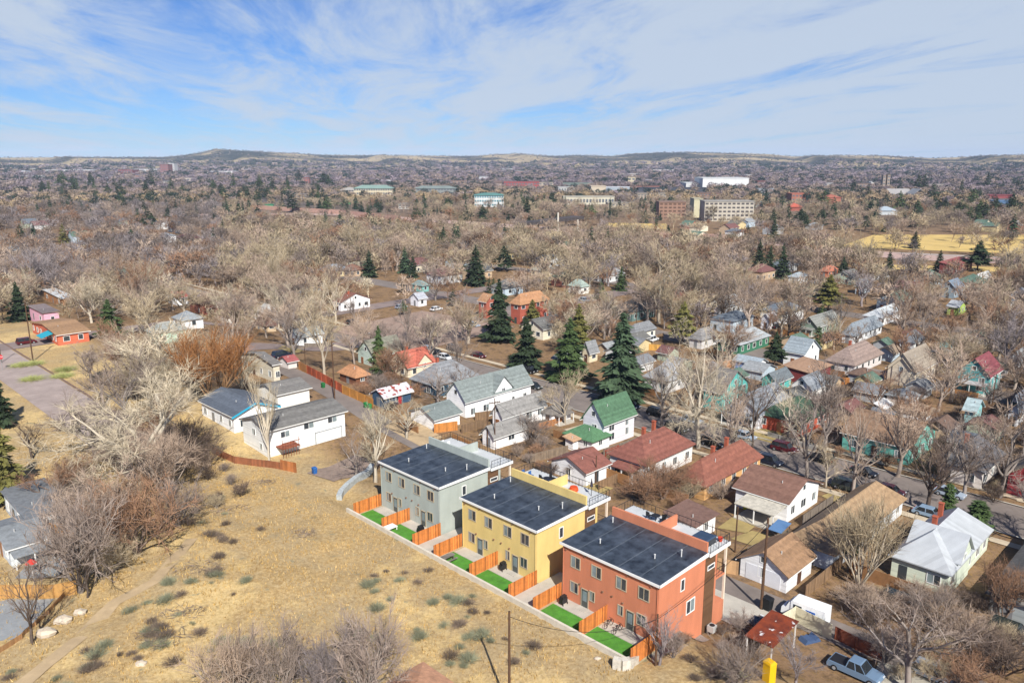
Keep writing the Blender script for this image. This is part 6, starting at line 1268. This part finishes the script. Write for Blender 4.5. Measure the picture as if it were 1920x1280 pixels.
keep &= ~((T_ < 95) & (S_ > -215) & ~((T_ > 54) & (S_ < -155) & (np.abs(T_ - 90) > 5) & (rn.rand(len(cand)) < .55))); keep &= ~((np.abs(T_ - 45) < 8) & (S_ < -120))
keep &= ~((T_ < 122) & (S_ > -155) & (pyp > 690)); keep &= (pyp < 1330)
def inpoly(px, py, poly):
    c = np.zeros(len(px), bool); n_ = len(poly)
    for i in range(n_):
        x1, y1 = poly[i]; x2, y2 = poly[(i + 1) % n_]; k = ((y1 > py) != (y2 > py)) & (px < (x2 - x1) * (py - y1) / (y2 - y1 + 1e-9) + x1); c ^= k
    return c
thin_ = rn.rand(len(cand))
lowd = np.sin(cand[:, 0] * .035 + 1) * np.sin(cand[:, 1] * .028 + 2) + .6 * np.sin(cand[:, 0] * .09 + 2) * np.sin(cand[:, 1] * .07)
keep &= ~((pyp < 480) & (lowd < -.25) & (thin_ < .75)); keep &= ~((pyp < 470) & (rn.rand(len(cand)) < .15))
for poly, pr in (([(636, 590), (700, 572), (900, 575), (1000, 620), (900, 640), (730, 640), (640, 632)], .97), ([(0, 640), (210, 640), (120, 700), (0, 700)], .97), ([(1560, 438), (1925, 438), (1925, 530), (1560, 496)], .9),
                 ([(690, 660), (1050, 660), (1050, 830), (690, 830)], .6), ([(1080, 560), (1180, 575), (1150, 600), (1070, 585)], .9), ([(1100, 790), (1925, 905), (1925, 1280), (1100, 1280)], .42), ([(1180, 640), (1925, 640), (1925, 905), (1180, 800)], .0), ([(480, 655), (700, 640), (700, 760), (480, 760)], .85), ([(640, 400), (1010, 418), (1420, 441), (1420, 470), (1000, 452), (640, 424)], .88), ([(480, 384), (760, 402), (760, 432), (480, 414)], .93), ([(1100, 412), (1560, 425), (1560, 465), (1100, 440)], .6)):
    keep &= ~(inpoly(pxp, pyp, poly) & (thin_ < pr))
Hs = rn.uniform(7.5, 14.5, len(cand)) * np.where(rn.rand(len(cand)) < .12, 1.35, 1)
Hs = np.where(pyp < 470, Hs * .86, Hs)
Wd = Hs * rn.uniform(.7, 1.0, len(cand))
scl = F / zc_
for h_ in HOUSES:
    d = cand - h_['c'][:2]; inside = np.abs(d @ DX[:2]) < h_['lb'] / 2 + 1.6; inside &= np.abs(d @ DY[:2]) < h_['la'] / 2 + 1.6; keep &= ~inside
    cx = pxp; top = pyp - Hs * scl; fr = (zc_ < h_['dep'] + 2) & (np.abs(cx - h_['px']) < h_['hw'] * .8 + Wd * scl * .45) & (top < h_['py'] + h_['hh'] * .6) & (pyp > h_['py'])
    pr = .78 if h_['vis'] == 2 else (.97 if h_['hw'] > 100 or (h_['dep'] < 190 and h_['px'] < 1330) or (h_['px'] < 420 and 180 < h_['dep'] < 330) else (.26 if h_['dep'] < 230 else .45)) if h_['vis'] else .05
    keep &= ~(fr & (rn.rand(len(cand)) < pr))
for P in TREES:
    keep &= np.hypot(cand[:, 0] - P[0], cand[:, 1] - P[1]) > 4
for (pts, hg) in HF:
    for a in pts: keep &= np.hypot(cand[:, 0] - a[0], cand[:, 1] - a[1]) > 3.0
# keep the listed conifers readable
for px, py, ty_, wp, kd, shp, lb in CO:
    if py > 440:
        fr = (pyp > py) & (np.abs(pxp - px) < wp * .4 + Wd * scl * .45) & (pyp - Hs * scl < py - (py - ty_) * .2); keep &= ~(fr & (rn.rand(len(cand)) < .93))
cand = cand[keep]; Hs = Hs[keep]; Wd = Wd[keep]; pxp = pxp[keep]; pyp = pyp[keep]; zc_ = zc_[keep]
# kinds vary over the town
def kindpick(px, py, r):
    if py < 385 or (py < 440 and r > .55): w_ = [('lilac-grey', .45), ('grey-brown', .3), ('tan', .15), ('russet', .1)]
    elif px < 420 and py < 560: w_ = [('lilac-grey', .3), ('grey-brown', .25), ('tan', .3), ('russet', .15)]
    elif py < 560: w_ = [('khaki', .42), ('tan', .3), ('grey-brown', .12), ('russet', .1), ('lilac-grey', .06)]
    elif px > 1300: w_ = [('tan', .3), ('khaki', .15), ('grey-brown', .2), ('dark', .15), ('russet', .12), ('lilac-grey', .08)]
    else: w_ = [('khaki', .3), ('tan', .35), ('grey-brown', .15), ('pale', .1), ('russet', .1)]
    for k, v in w_:
        if r < v: return k
        r -= v
    return 'tan'
order = np.argsort(zc_ / (Hs * Wd) ** .5 + 1e4 * (np.abs(pxp - 960) > 975))
STREET = []
for side, tt in ((-1, 131 - 7.9), (1, 131 + 7.9)):
    for k_, ss in enumerate(np.arange(-228, -4, 9.5)):
        p_ = st(ss + rn.uniform(-2, 2), tt + rn.uniform(-.4, .4)); q_ = proj([*p_, 0])
        if abs((p_[0] - p_[1]) * Q + 192) < 9 or any(np.hypot(p_[0] - P[0], p_[1] - P[1]) < 5 for P in TREES) or rn.rand() < .08: continue
        if any(abs(q_[0] - c_[0]) < c_[3] * .5 + 22 and q_[1] > c_[1] and q_[1] - 14 * F / q_[2] < c_[1] - 15 for c_ in CO if c_[1] > 560): continue
        STREET.append((p_, q_))
for p_, q_ in STREET:
    Hh = rn.uniform(9, 15.5); kd = ['pale', 'grey-brown', 'tan', 'grey-brown', 'khaki'][rn.randint(5)]
    DEFER.append((tree((p_[0], p_[1], 0), Hh, kd, ['tall', 'open', 'round'][rn.randint(3)], rn.randint(3), None, 'street trees along the main street', wid=Hh * rn.uniform(.6, .85)), q_[0], q_[1], ('tall ' if Hh > 13 else '') + kd + ' street tree'))
NIND = 300 - sum(1 for o in C.objects if o.name.startswith('bare_tree'))
ind = order[:NIND]

shapes = {'tan': 'round', 'khaki': 'round', 'grey-brown': 'open', 'dark': 'open', 'russet': 'round', 'pale': 'tall', 'lilac-grey': 'tall'}
for i in ind:
    kd = kindpick(pxp[i], pyp[i], rn.rand()); size = 'tall ' if Hs[i] > 12.5 else ('small ' if Hs[i] < 9 else '')
    P = (cand[i, 0], cand[i, 1], float(terr(*cand[i])))
    shp = shapes[kd] if rn.rand() < .7 else ['round', 'tall', 'open'][rn.randint(3)]
    DEFER.append((tree(P, Hs[i], kd, shp, rn.randint(3), None, 'bare trees among the houses', wid=Wd[i]), pxp[i], pyp[i], size + kd + ' bare tree'))
# the remaining town trees: one object
def merged_trees(name, idx, protos, pos, H_, W_, cols, label, m):
    VV = []; TT = []
    pr = rn.randint(0, len(protos), len(idx))
    for p in range(len(protos)):
        k = idx[pr == p]
        if not len(k): continue
        tri, rad = protos[p]; a = rn.uniform(0, 6.283, len(k)); ca, sa = np.cos(a)[:, None], np.sin(a)[:, None]; v = tri.reshape(-1, 3)
        sx = (W_[k] / 2 / rad)[:, None]; sz = (H_[k] / 10)[:, None]
        x = (v[None, :, 0] * ca - v[None, :, 1] * sa) * sx + pos[k, 0][:, None]; y = (v[None, :, 0] * sa + v[None, :, 1] * ca) * sx + pos[k, 1][:, None]; z = v[None, :, 2] * sz + pos[k, 2][:, None]
        VV.append(np.stack([x, y, z], -1).reshape(-1, 3).astype(np.float32)); TT.append(np.repeat(cols[k], len(v), 0))
    V = np.concatenate(VV); T = np.concatenate(TT); Fc = np.arange(len(V)).reshape(-1, 3)
    o = numesh(name, V, Fc, m, tint=T); return tag(o, label, 'trees' if 'tree' in name else 'woodland', kind='stuff')
def lodtree(seed, ntri, tl, tw):
    segs, tri, top = grow(seed, H=12., spread=.62, nl=6, twl=tl, tww=tw, ntw=3, lev=3)
    k = 10 / top; rn2 = np.random.RandomState(seed); sel = rn2.choice(len(tri), min(ntri, len(tri)), replace=False); t = tri[sel] * k
    sg = [s for s in segs if s[2] * k > .08]; P0 = np.array([s[0] for s in sg]) * k; P1 = np.array([s[1] for s in sg]) * k; r = np.array([s[2] for s in sg])[:, None] * k
    s1 = np.array([1, 0, 0]); s2 = np.array([0, 1, 0]); lim = np.concatenate([np.stack([P0 - r * s1, P0 + r * s1, P1], 1), np.stack([P0 - r * s2, P0 + r * s2, P1], 1)])
    rad = np.percentile(np.hypot(tri[:, 0, 0], tri[:, 0, 1]), 90) * k
    return np.concatenate([t, lim]), rad
lods = [lodtree(s, 420, 1.5, .17) for s in (1, 2, 3, 4)]
CM = tree_mat('mixed twigs', '#ffffff', attr=True)
rest = order[NIND:]
pos = np.column_stack([cand, terr(cand[:, 0], cand[:, 1])])
cols = np.zeros((len(cand), 3), np.float32)
for i in rest:
    cols[i] = np.array(lin(KINDS[kindpick(pxp[i], pyp[i], rn.rand())][0])) * rn.uniform(.5, 1.15)
cf_ = (np.sin(pos[:, 0] * .02 + 1) * np.sin(pos[:, 1] * .03) > -.1)
isc = np.array([(pyp[i] < 480) and (rn.rand() < (.30 if cf_[i] else .08) * (1.0 if pyp[i] < 410 else .35)) for i in rest]); crest = rest[isc]; rest = rest[~isc]
clod = []
for sd in range(3):
    tq = conifer_data(900 + sd, n=240, rad=2.4, shaggy=1.9); clod.append((np.concatenate([tq[:, [0, 1, 2]], tq[:, [0, 2, 3]]]), float(np.percentile(np.hypot(tq[..., 0], tq[..., 1]), 95))))
ccols = np.zeros((len(cand), 3), np.float32)
for i in crest: ccols[i] = np.array(lin('#3a4834')) * rn.uniform(.7, 1.25)
mc = merged_trees('distant_conifer_trees', crest, clod, pos, Hs * 1.15, Hs * rn.uniform(.38, .7, len(cand)), ccols, 'many dark evergreens dotted through the far edge of the town', CM)
ms = merged_trees('bare_trees_beyond', rest, lods, pos, Hs, Wd, cols, 'thousands of bare winter trees filling the town beyond the nearer streets', CM)
# far woodland
def clump(seed, n_, w_=.28):
    r2 = np.random.RandomState(seed); c = r2.normal(0, 1, (n_, 3)); c /= np.linalg.norm(c, axis=1)[:, None]; c *= r2.uniform(.4, 1, (n_, 1)) ** .5; c = c * [4.2, 4.2, 3.6] + [0, 0, 6]
    a = r2.normal(0, 1, (n_, 3)); a /= np.linalg.norm(a, axis=1)[:, None]; b = np.cross(a, r2.normal(0, 1, (n_, 3))); b /= np.linalg.norm(b, axis=1)[:, None]
    return np.stack([c + a * 2.2, c - a * 1.2 + b * w_ * 5, c - a * 1.2 - b * w_ * 5], 1), 4.2
def scatter(ra, rb, sp, amp=.52):
    xs = np.arange(-rb, rb, sp); ys = np.arange(0, rb, sp); X, Y = np.meshgrid(xs, ys); X = (X + rn.uniform(-.5, .5, X.shape) * sp).ravel(); Y = (Y + rn.uniform(-.5, .5, Y.shape) * sp).ravel(); r = np.hypot(X, Y); k = (r > ra) & (r <= rb) & (np.abs(X) < Y * .86)
    return np.stack([X[k], Y[k]], 1)
fa = [(scatter(900, 1500, 11), [clump(s, 90, .07) for s in range(4)], 1.), (scatter(1500, 2700, 19), [clump(s, 52, .10) for s in range(4)], 1.2), (scatter(2700, 5300, 38), [clump(s, 26, .2) for s in range(4)], 1.35)]
conif_pts = []
for li, (pp, pro, k_) in enumerate(fa):
    z = hz(pp[:, 0], pp[:, 1]); pos2 = np.column_stack([pp, z]); n_ = len(pp)
    px_ = 960 + 1540 * pp[:, 0] / pp[:, 1]; zcc = pp[:, 1] * math.cos(PITCH) + (CAMH - z) * math.sin(PITCH); py_ = 640 + F * ((CAMH - z) * math.cos(PITCH) - pp[:, 1] * math.sin(PITCH)) / zcc
    kp = (rn.rand(n_) < (.93 if li < 2 else .7)) & ((np.hypot(pp[:, 0], pp[:, 1]) < 4100) | (rn.rand(n_) < .7))
    lowf = np.sin(pp[:, 0] * .011 + 1.3) * np.sin(pp[:, 1] * .008 + .4) + .5 * np.sin(pp[:, 0] * .031) * np.sin(pp[:, 1] * .027 + 2); kp &= ~((lowf < -.75) & (rn.rand(n_) < .8))
    for h_ in HOUSES:
        if h_['dep'] > 600: kp &= ~((zcc < h_['dep'] + 5) & (np.abs(px_ - h_['px']) < h_['hw'] + 3) & (py_ - 9 * F / zcc < h_['py'] + h_['hh'] * .2) & (py_ > h_['py']) & (rn.rand(n_) < .93)); kp &= ~((np.abs(pp[:, 0] - h_['c'][0]) < h_['lb'] / 2 + 5) & (np.abs(pp[:, 1] - h_['c'][1]) < h_['la'] / 2 + 5))
    pp = pp[kp]; pos2 = pos2[kp]; n_ = len(pp); H2 = rn.uniform(7.5, 13, n_) * k_; H2 = np.where(np.hypot(pp[:, 0], pp[:, 1]) > 4000, H2 * .4, H2); W2 = H2 * rn.uniform(.8, 1.2, n_) * (1 if li < 2 else 1.6)
    tints = [lin(c) for c in ('#8f8186', '#7d7177', '#958479', '#756b70', '#857870')]
    cl = np.array([tints[q] for q in rn.randint(0, 5, n_)]) * rn.uniform(.75, 1.2, (n_, 1)); dk = rn.rand(n_) < (.17 + .25 * (np.sin(pp[:, 0] * .006 + li) * np.sin(pp[:, 1] * .013) > .3) + .12 * (li == 2))
    if li == 0:
        warm = np.array(lin('#a8926f')); f_ = (1 - sst(950, 1400, np.hypot(pp[:, 0], pp[:, 1])))[:, None] * rn.rand(n_, 1) ** .5; cl = cl * (1 - f_) + warm * f_ * rn.uniform(.6, 1.1, (n_, 1))
    cl[dk] = np.array(lin('#303c33')) * rn.uniform(.7, 1.2, (dk.sum(), 1))
    merged_trees('far_woodland', np.arange(n_), pro, pos2, H2, W2, cl.astype(np.float32), ['bare grey woodland and dark conifers beyond the motorway', 'purplish far woodland of the plain', 'farthest scrub and trees on the plain and hill slopes'][li], CM)
# dark conifers in the mid-far belts, each its own
k = 0
for (xa, xb, ya, yb, nn_, h1, h2, where) in ((30, 330, 350, 392, 60, 14, 24, 'in the dark belt below the far towers'), (330, 620, 345, 402, 55, 14, 26, 'in the belt left of the cream apartments'), (640, 1000, 372, 418, 36, 12, 22, 'between the cream apartments and the motorway'),
                                           (1000, 1300, 362, 415, 30, 14, 24, 'among the civic buildings'), (1420, 1760, 362, 436, 50, 14, 28, 'in the belt beyond the park'), (1680, 1920, 350, 420, 34, 14, 30, 'in the right far belt'), (0, 1900, 430, 600, 75, 18, 38, 'scattered among the bare town trees')):
    for i in range(nn_):
        px, py = rn.uniform(xa, xb), rn.uniform(ya, yb)
        if any(abs(px - h_['px']) < h_['hw'] + 3 and h_['py'] - 4 < py < h_['py'] + h_['hh'] + 26 for h_ in HOUSES if h_['vis']) or (1560 < px and 438 < py < 515): continue
        P = at(px, py, 0); zz = proj(P)[2]; hp = rn.uniform(h1, h2) * (1.45 if yb < 440 else 1)
        hq = rn.uniform(.5, .85); sh_ = ['spruce', 'pine'][rn.randint(2)]; kd = ['dark', 'dark', 'green'][rn.randint(3)]
        DEFER.append((conifer(P, hp * zz / F, hp * hq * .9 * zz / F, kd, None, sh_, group='dark conifers ' + where, lod=500), px, py, kd + (' narrow spruce' if sh_ == 'spruce' else ' rounded pine')))

# ------------------------------------------------------------ hillside brush and grass
SAGE = [tree_mat('sage twigs', '#8a8b72'), tree_mat('brush twigs', '#77695c')]
def brush_data(seed, n_=700):
    r2 = np.random.RandomState(seed); c = r2.normal(0, 1, (n_, 3)) * [.34, .34, .02]; c[:, 2] = np.abs(c[:, 2]); d = r2.normal(0, 1, (n_, 3)) * [.75, .75, .35] + [0, 0, .9] + c * [1.6, 1.6, 0]; d /= np.linalg.norm(d, axis=1)[:, None]; L = r2.uniform(.45, 1.05, (n_, 1)); s = np.cross(d, r2.normal(0, 1, (n_, 3))); s /= np.linalg.norm(s, axis=1)[:, None]
    V = np.stack([c - s * .02, c + s * .02, c + d * L], 1).reshape(-1, 3); return V
BR = []
for s in range(3):
    for m_ in SAGE:
        V = brush_data(s); me = bpy.data.meshes.new('sagebrush'); n_ = len(V) // 3; Fc = np.arange(n_ * 3).astype(np.int32)
        me.vertices.add(len(V)); me.vertices.foreach_set('co', V.astype(np.float32).ravel()); me.loops.add(len(Fc)); me.loops.foreach_set('vertex_index', Fc); me.polygons.add(n_); me.polygons.foreach_set('loop_start', (np.arange(n_) * 3).astype(np.int32)); me.update(calc_edges=True); me.materials.append(m_); BR.append(me)
clusters = [(330, 1110, 40, 12), (240, 1225, 50, 14), (130, 1255, 40, 8), (420, 1235, 50, 12), (560, 1240, 50, 10), (880, 1185, 30, 10), (400, 990, 25, 8), (30, 1265, 30, 5), (820, 1120, 60, 14), (900, 1175, 50, 14), (760, 1100, 50, 10), (690, 1095, 30, 4), (430, 1030, 40, 5), (420, 960, 35, 6), (860, 1240, 40, 8), (320, 1140, 70, 10), (280, 1180, 60, 8), (400, 1080, 50, 7), (360, 1200, 70, 8), (640, 1230, 60, 6), (960, 1215, 30, 5), (200, 1240, 60, 6), (1330, 1260, 50, 7), (760, 1190, 50, 7), (500, 1230, 60, 6)]
for cx, cy, sp_, nn_ in clusters:
    for i in range(int(nn_ * .62)):
        px, py = cx + rn.normal(0, sp_ * .8), cy + rn.normal(0, sp_ * .45)
        P = G(px, py); t_ = (P[0] + P[1]) * Q
        if t_ > WT - 1 and px < 1200: continue
        o = bpy.data.objects.new('sagebrush', BR[rn.randint(6)]); C.objects.link(o); o.location = P - [0, 0, .05]; s = rn.uniform(.3, .95); o.scale = (s * rn.uniform(.9, 1.3), s * rn.uniform(.9, 1.3), s * rn.uniform(.8, 1.2)); o.rotation_euler.z = rn.uniform(0, 6)
        tag(o, None, 'shrub', 'sagebrush clumps on the hillside'); DEFER.append((o, px, py, ('large ' if s > .75 else 'small ' if s < .5 else '') + ('grey-green' if o.data.materials[0] == SAGE[0] else 'brown-grey') + ' sagebrush clump'))
for (px, py, kd) in ((62, 683, 'g'), (40, 686, 'g'), (122, 694, 'g'), (116, 706, 'g'), (60, 712, 'g')):
    o = bpy.data.objects.new('low_shrub', BR[0].copy()); C.objects.link(o); o.location = G(px, py); o.scale = (2.4, 2.4, 1.2); o.data.materials[0] = tree_mat('yellow-green leaves', '#a3a66a'); tag(o, {62: 'yellow-green verge shrub second from the left, upper row', 40: 'leftmost yellow-green verge shrub by the left street', 122: 'rightmost yellow-green verge shrub by the left street', 116: 'lower right yellow-green verge shrub by the left street', 60: 'lowest left yellow-green verge shrub by the left street'}[px], 'shrub', 'low shrubs on the left street verge')
# grass
ng = 110000
gs = rn.uniform(-150, -22, ng); gt = rn.uniform(8, WT - .4, ng); P2 = np.stack([(gs + gt) * Q, (gt - gs) * Q], 1)
pk_ = np.sin(P2[:, 0] * .5 + np.sin(P2[:, 1] * .3) * 2) * np.sin(P2[:, 1] * .45 + 1) + rn.normal(0, .5, ng) > -.45
fp = [G(*q)[:2] for q in ((40, 1285), (150, 1195), (215, 1130), (290, 1090), (360, 1010))]
for a, b in zip(fp[:-1], fp[1:]):
    d = b - a; u = np.clip(((P2 - a) @ d) / (d @ d), 0, 1); pk_ &= np.hypot(*(P2 - a - u[:, None] * d).T) > 1.1
for h_ in HOUSES:
    d = P2 - h_['c'][:2]; pk_ &= ~((np.abs(d @ DX[:2]) < h_['lb'] / 2 + .5) & (np.abs(d @ DY[:2]) < h_['la'] / 2 + .5))
P2 = P2[pk_]; n_ = len(P2); base = np.column_stack([P2, terr(P2[:, 0], P2[:, 1]) - .05]); d = rn.normal(0, .35, (n_, 3)) + [0, 0, 1]; s = rn.normal(0, 1, (n_, 3)) * [1, 1, 0]; s /= np.linalg.norm(s, axis=1)[:, None]; L = rn.uniform(.12, .38, (n_, 1)); wd = rn.uniform(.02, .06, (n_, 1))
V = np.stack([base - s * wd, base + s * wd, base + d * L], 1).reshape(-1, 3); gc = np.array([lin(c) for c in ('#bf9f62', '#a88850', '#d2b67c', '#94794c', '#b8934e')])[rn.randint(0, 5, n_)] * rn.uniform(.85, 1.15, (n_, 1))
tag(numesh('dry_grass', V, np.arange(len(V)).reshape(-1, 3), CM, tint=np.repeat(gc, 3, 0).astype(np.float32)), 'dry straw-coloured grass covering the foreground hillside', 'grass', kind='stuff')
for i, (px, py, sz, lb) in enumerate(((425, 955, 2.2, 'dark tangle of fallen branches on the crest of the slope'), (372, 1065, 1.8, 'brush pile right of the upper footpath'), (300, 1195, 2.0, 'flattened dark brush beside the footpath low on the slope'), (345, 1150, 1.6, 'brush pile above the bottom-left shrub tree'), (495, 905, 1.3, 'fallen grey branches below the curving brown fence'), (570, 1000, 1.2, 'small grey brush heap in the open middle of the slope'), (330, 930, 2.0, 'dead branch heap beneath the largest cottonwood'))):
    mb = MB(); r2 = random.Random(i + 40)
    for k in range(70):
        a = r2.uniform(0, 6.28); rr2 = sz * r2.random() ** .6; b = r2.uniform(0, 6.28); L = r2.uniform(.4, 1.3) * sz * .6; x, y, z = rr2 * math.cos(a) * 1.5, rr2 * math.sin(a), r2.uniform(0, .35) * sz * .4
        mb.tube((x, y, z), (x + L * math.cos(b), y + L * math.sin(b), z + r2.uniform(-.1, .35) * L), .035, .01, 3)
    o = mb.build('brush_pile', tree_mat('dead wood', '#857668')); o.location = G(px, py) + [0, 0, .03]; tag(o, lb, 'brush pile', 'heaps of dead branches on the hillside')
# pale boulders by the trail
for i, (px, py, s) in enumerate(((118, 1165, 1.), (150, 1150, .8), (85, 1190, 1.2), (265, 1245, .6), (1120, 1235, .4))):
    mb = MB(); r2 = random.Random(i); nlat, nlon = 5, 8; vs = []
    for a in range(nlat + 1):
        for b in range(nlon): 
            th = math.pi * a / nlat; ph = 2 * math.pi * b / nlon; rr2 = s * r2.uniform(.8, 1.15); vs.append((rr2 * math.sin(th) * math.cos(ph), rr2 * math.sin(th) * math.sin(ph) * .7, rr2 * math.cos(th) * .5))
    mb.add(vs, [(a * nlon + b, (a + 1) * nlon + b, (a + 1) * nlon + (b + 1) % nlon, a * nlon + (b + 1) % nlon) for a in range(nlat) for b in range(nlon)])
    o = mb.build('boulder', mat('pale boulder', '#c2b4a0', .95, .2, 1)); o.location = G(px, py) + [0, 0, s * .2]; tag(o, ['pale boulder in the middle of three by the timber rail', 'smaller pale boulder right of the three by the timber rail', 'largest flat boulder by the timber rail', 'small pinkish rock lying on the lower slope', 'tiny pale rock near the bottom of the yard wall'][i], 'rock', 'boulders on the hillside')

# ------------------------------------------------------------ labels of the scattered plants: which one, by the nearest landmark
LAND += [(262, 917, 'largest pale cottonwood'), (955, 1240, 'bottom-edge pole'), (690, 1190, 'widest purplish shrub tree'), (530, 1210, 'grey bottom-edge shrub tree'), (445, 1215, 'tan bottom-left shrub tree'), (118, 1165, 'pale boulders'), (150, 1080, 'broad tangled tree'),
         (470, 872, 'curving brown garden fence'), (800, 1060, 'middle of the retaining wall'), (650, 920, 'curved stone wall'), (1080, 1200, 'near end of the retaining wall'), (215, 1130, 'footpath bend'), (320, 1060, 'upper footpath'), (1440, 1262, 'yellow cabinet'), (1600, 1255, 'blue pickup'), (1460, 1190, 'rusty carport'), (1512, 1140, 'mail van'), (1612, 1098, 'khaki poplar'),
         (405, 762, 'orange willow'), (1165, 752, 'tallest blue-green spruce'), (893, 535, 'large dark middle spruce'), (1552, 585, 'broad olive pine'), (1714, 466, 'lone park conifer'), (1774, 972, 'tall arborvitae'), (832, 466, 'lone dark pine'), (1040, 425, 'girder bridge'), (620, 400, 'motorway noise wall'), (638, 378, 'green court'), (560, 1050, 'open middle of the slope'), (60, 730, 'left street'), (1900, 480, 'park road'), (930, 745, 'church-like house roof')]
GR = {}
for o, px, py, lead in DEFER:
    room = 16 - len(lead.split()) - 6
    d = [math.hypot(a - px, (b - py) * 1.6) + (1e5 if len(c.split()) > room else 0) for a, b, c in LAND]; j = int(np.argmin(d)); dx, dy = px - LAND[j][0], py - LAND[j][1]
    rel = ('left of' if dx < 0 else 'right of') if abs(dx) > abs(dy) * 1.2 else ('behind' if dy < 0 else 'in front of')
    GR.setdefault((lead, rel, LAND[j][2]), []).append((d[j], o))
ORD = ['nearest', 'second nearest', 'third nearest', 'fourth nearest', 'fifth nearest', 'sixth nearest', 'seventh nearest', 'eighth nearest', 'ninth nearest', 'tenth nearest', 'eleventh nearest', 'twelfth nearest']
for (lead, rel, ref), L_ in GR.items():
    L_.sort(key=lambda q: q[0])
    for k, (dd, o) in enumerate(L_): o['label'] = ' '.join(((ORD[min(k, 11)] + ' ' if len(L_) > 1 else '') + lead + ' ' + rel + ' the ' + ref).split())
# ------------------------------------------------------------ air
me = bpy.data.meshes.new('haze'); b_ = MB().box(-10500, -300, -40, 10500, 10400, 125); me.from_pydata(b_.v, [], b_.f); hzo = bpy.data.objects.new('haze', me); C.objects.link(hzo); tag(hzo, kind='stuff', label='thin blue air haze over the whole valley', cat='haze')
vm = bpy.data.materials.new('air'); vm.use_nodes = True; t = vm.node_tree; t.nodes.clear(); vo = t.nodes.new('ShaderNodeOutputMaterial'); pv = t.nodes.new('ShaderNodeVolumePrincipled')
pv.inputs['Color'].default_value = (.62, .76, 1, 1); pv.inputs['Density'].default_value = .00006; pv.inputs['Anisotropy'].default_value = -.25; t.links.new(pv.outputs[0], vo.inputs['Volume']); me.materials.append(vm)
print('objects', len(C.objects))
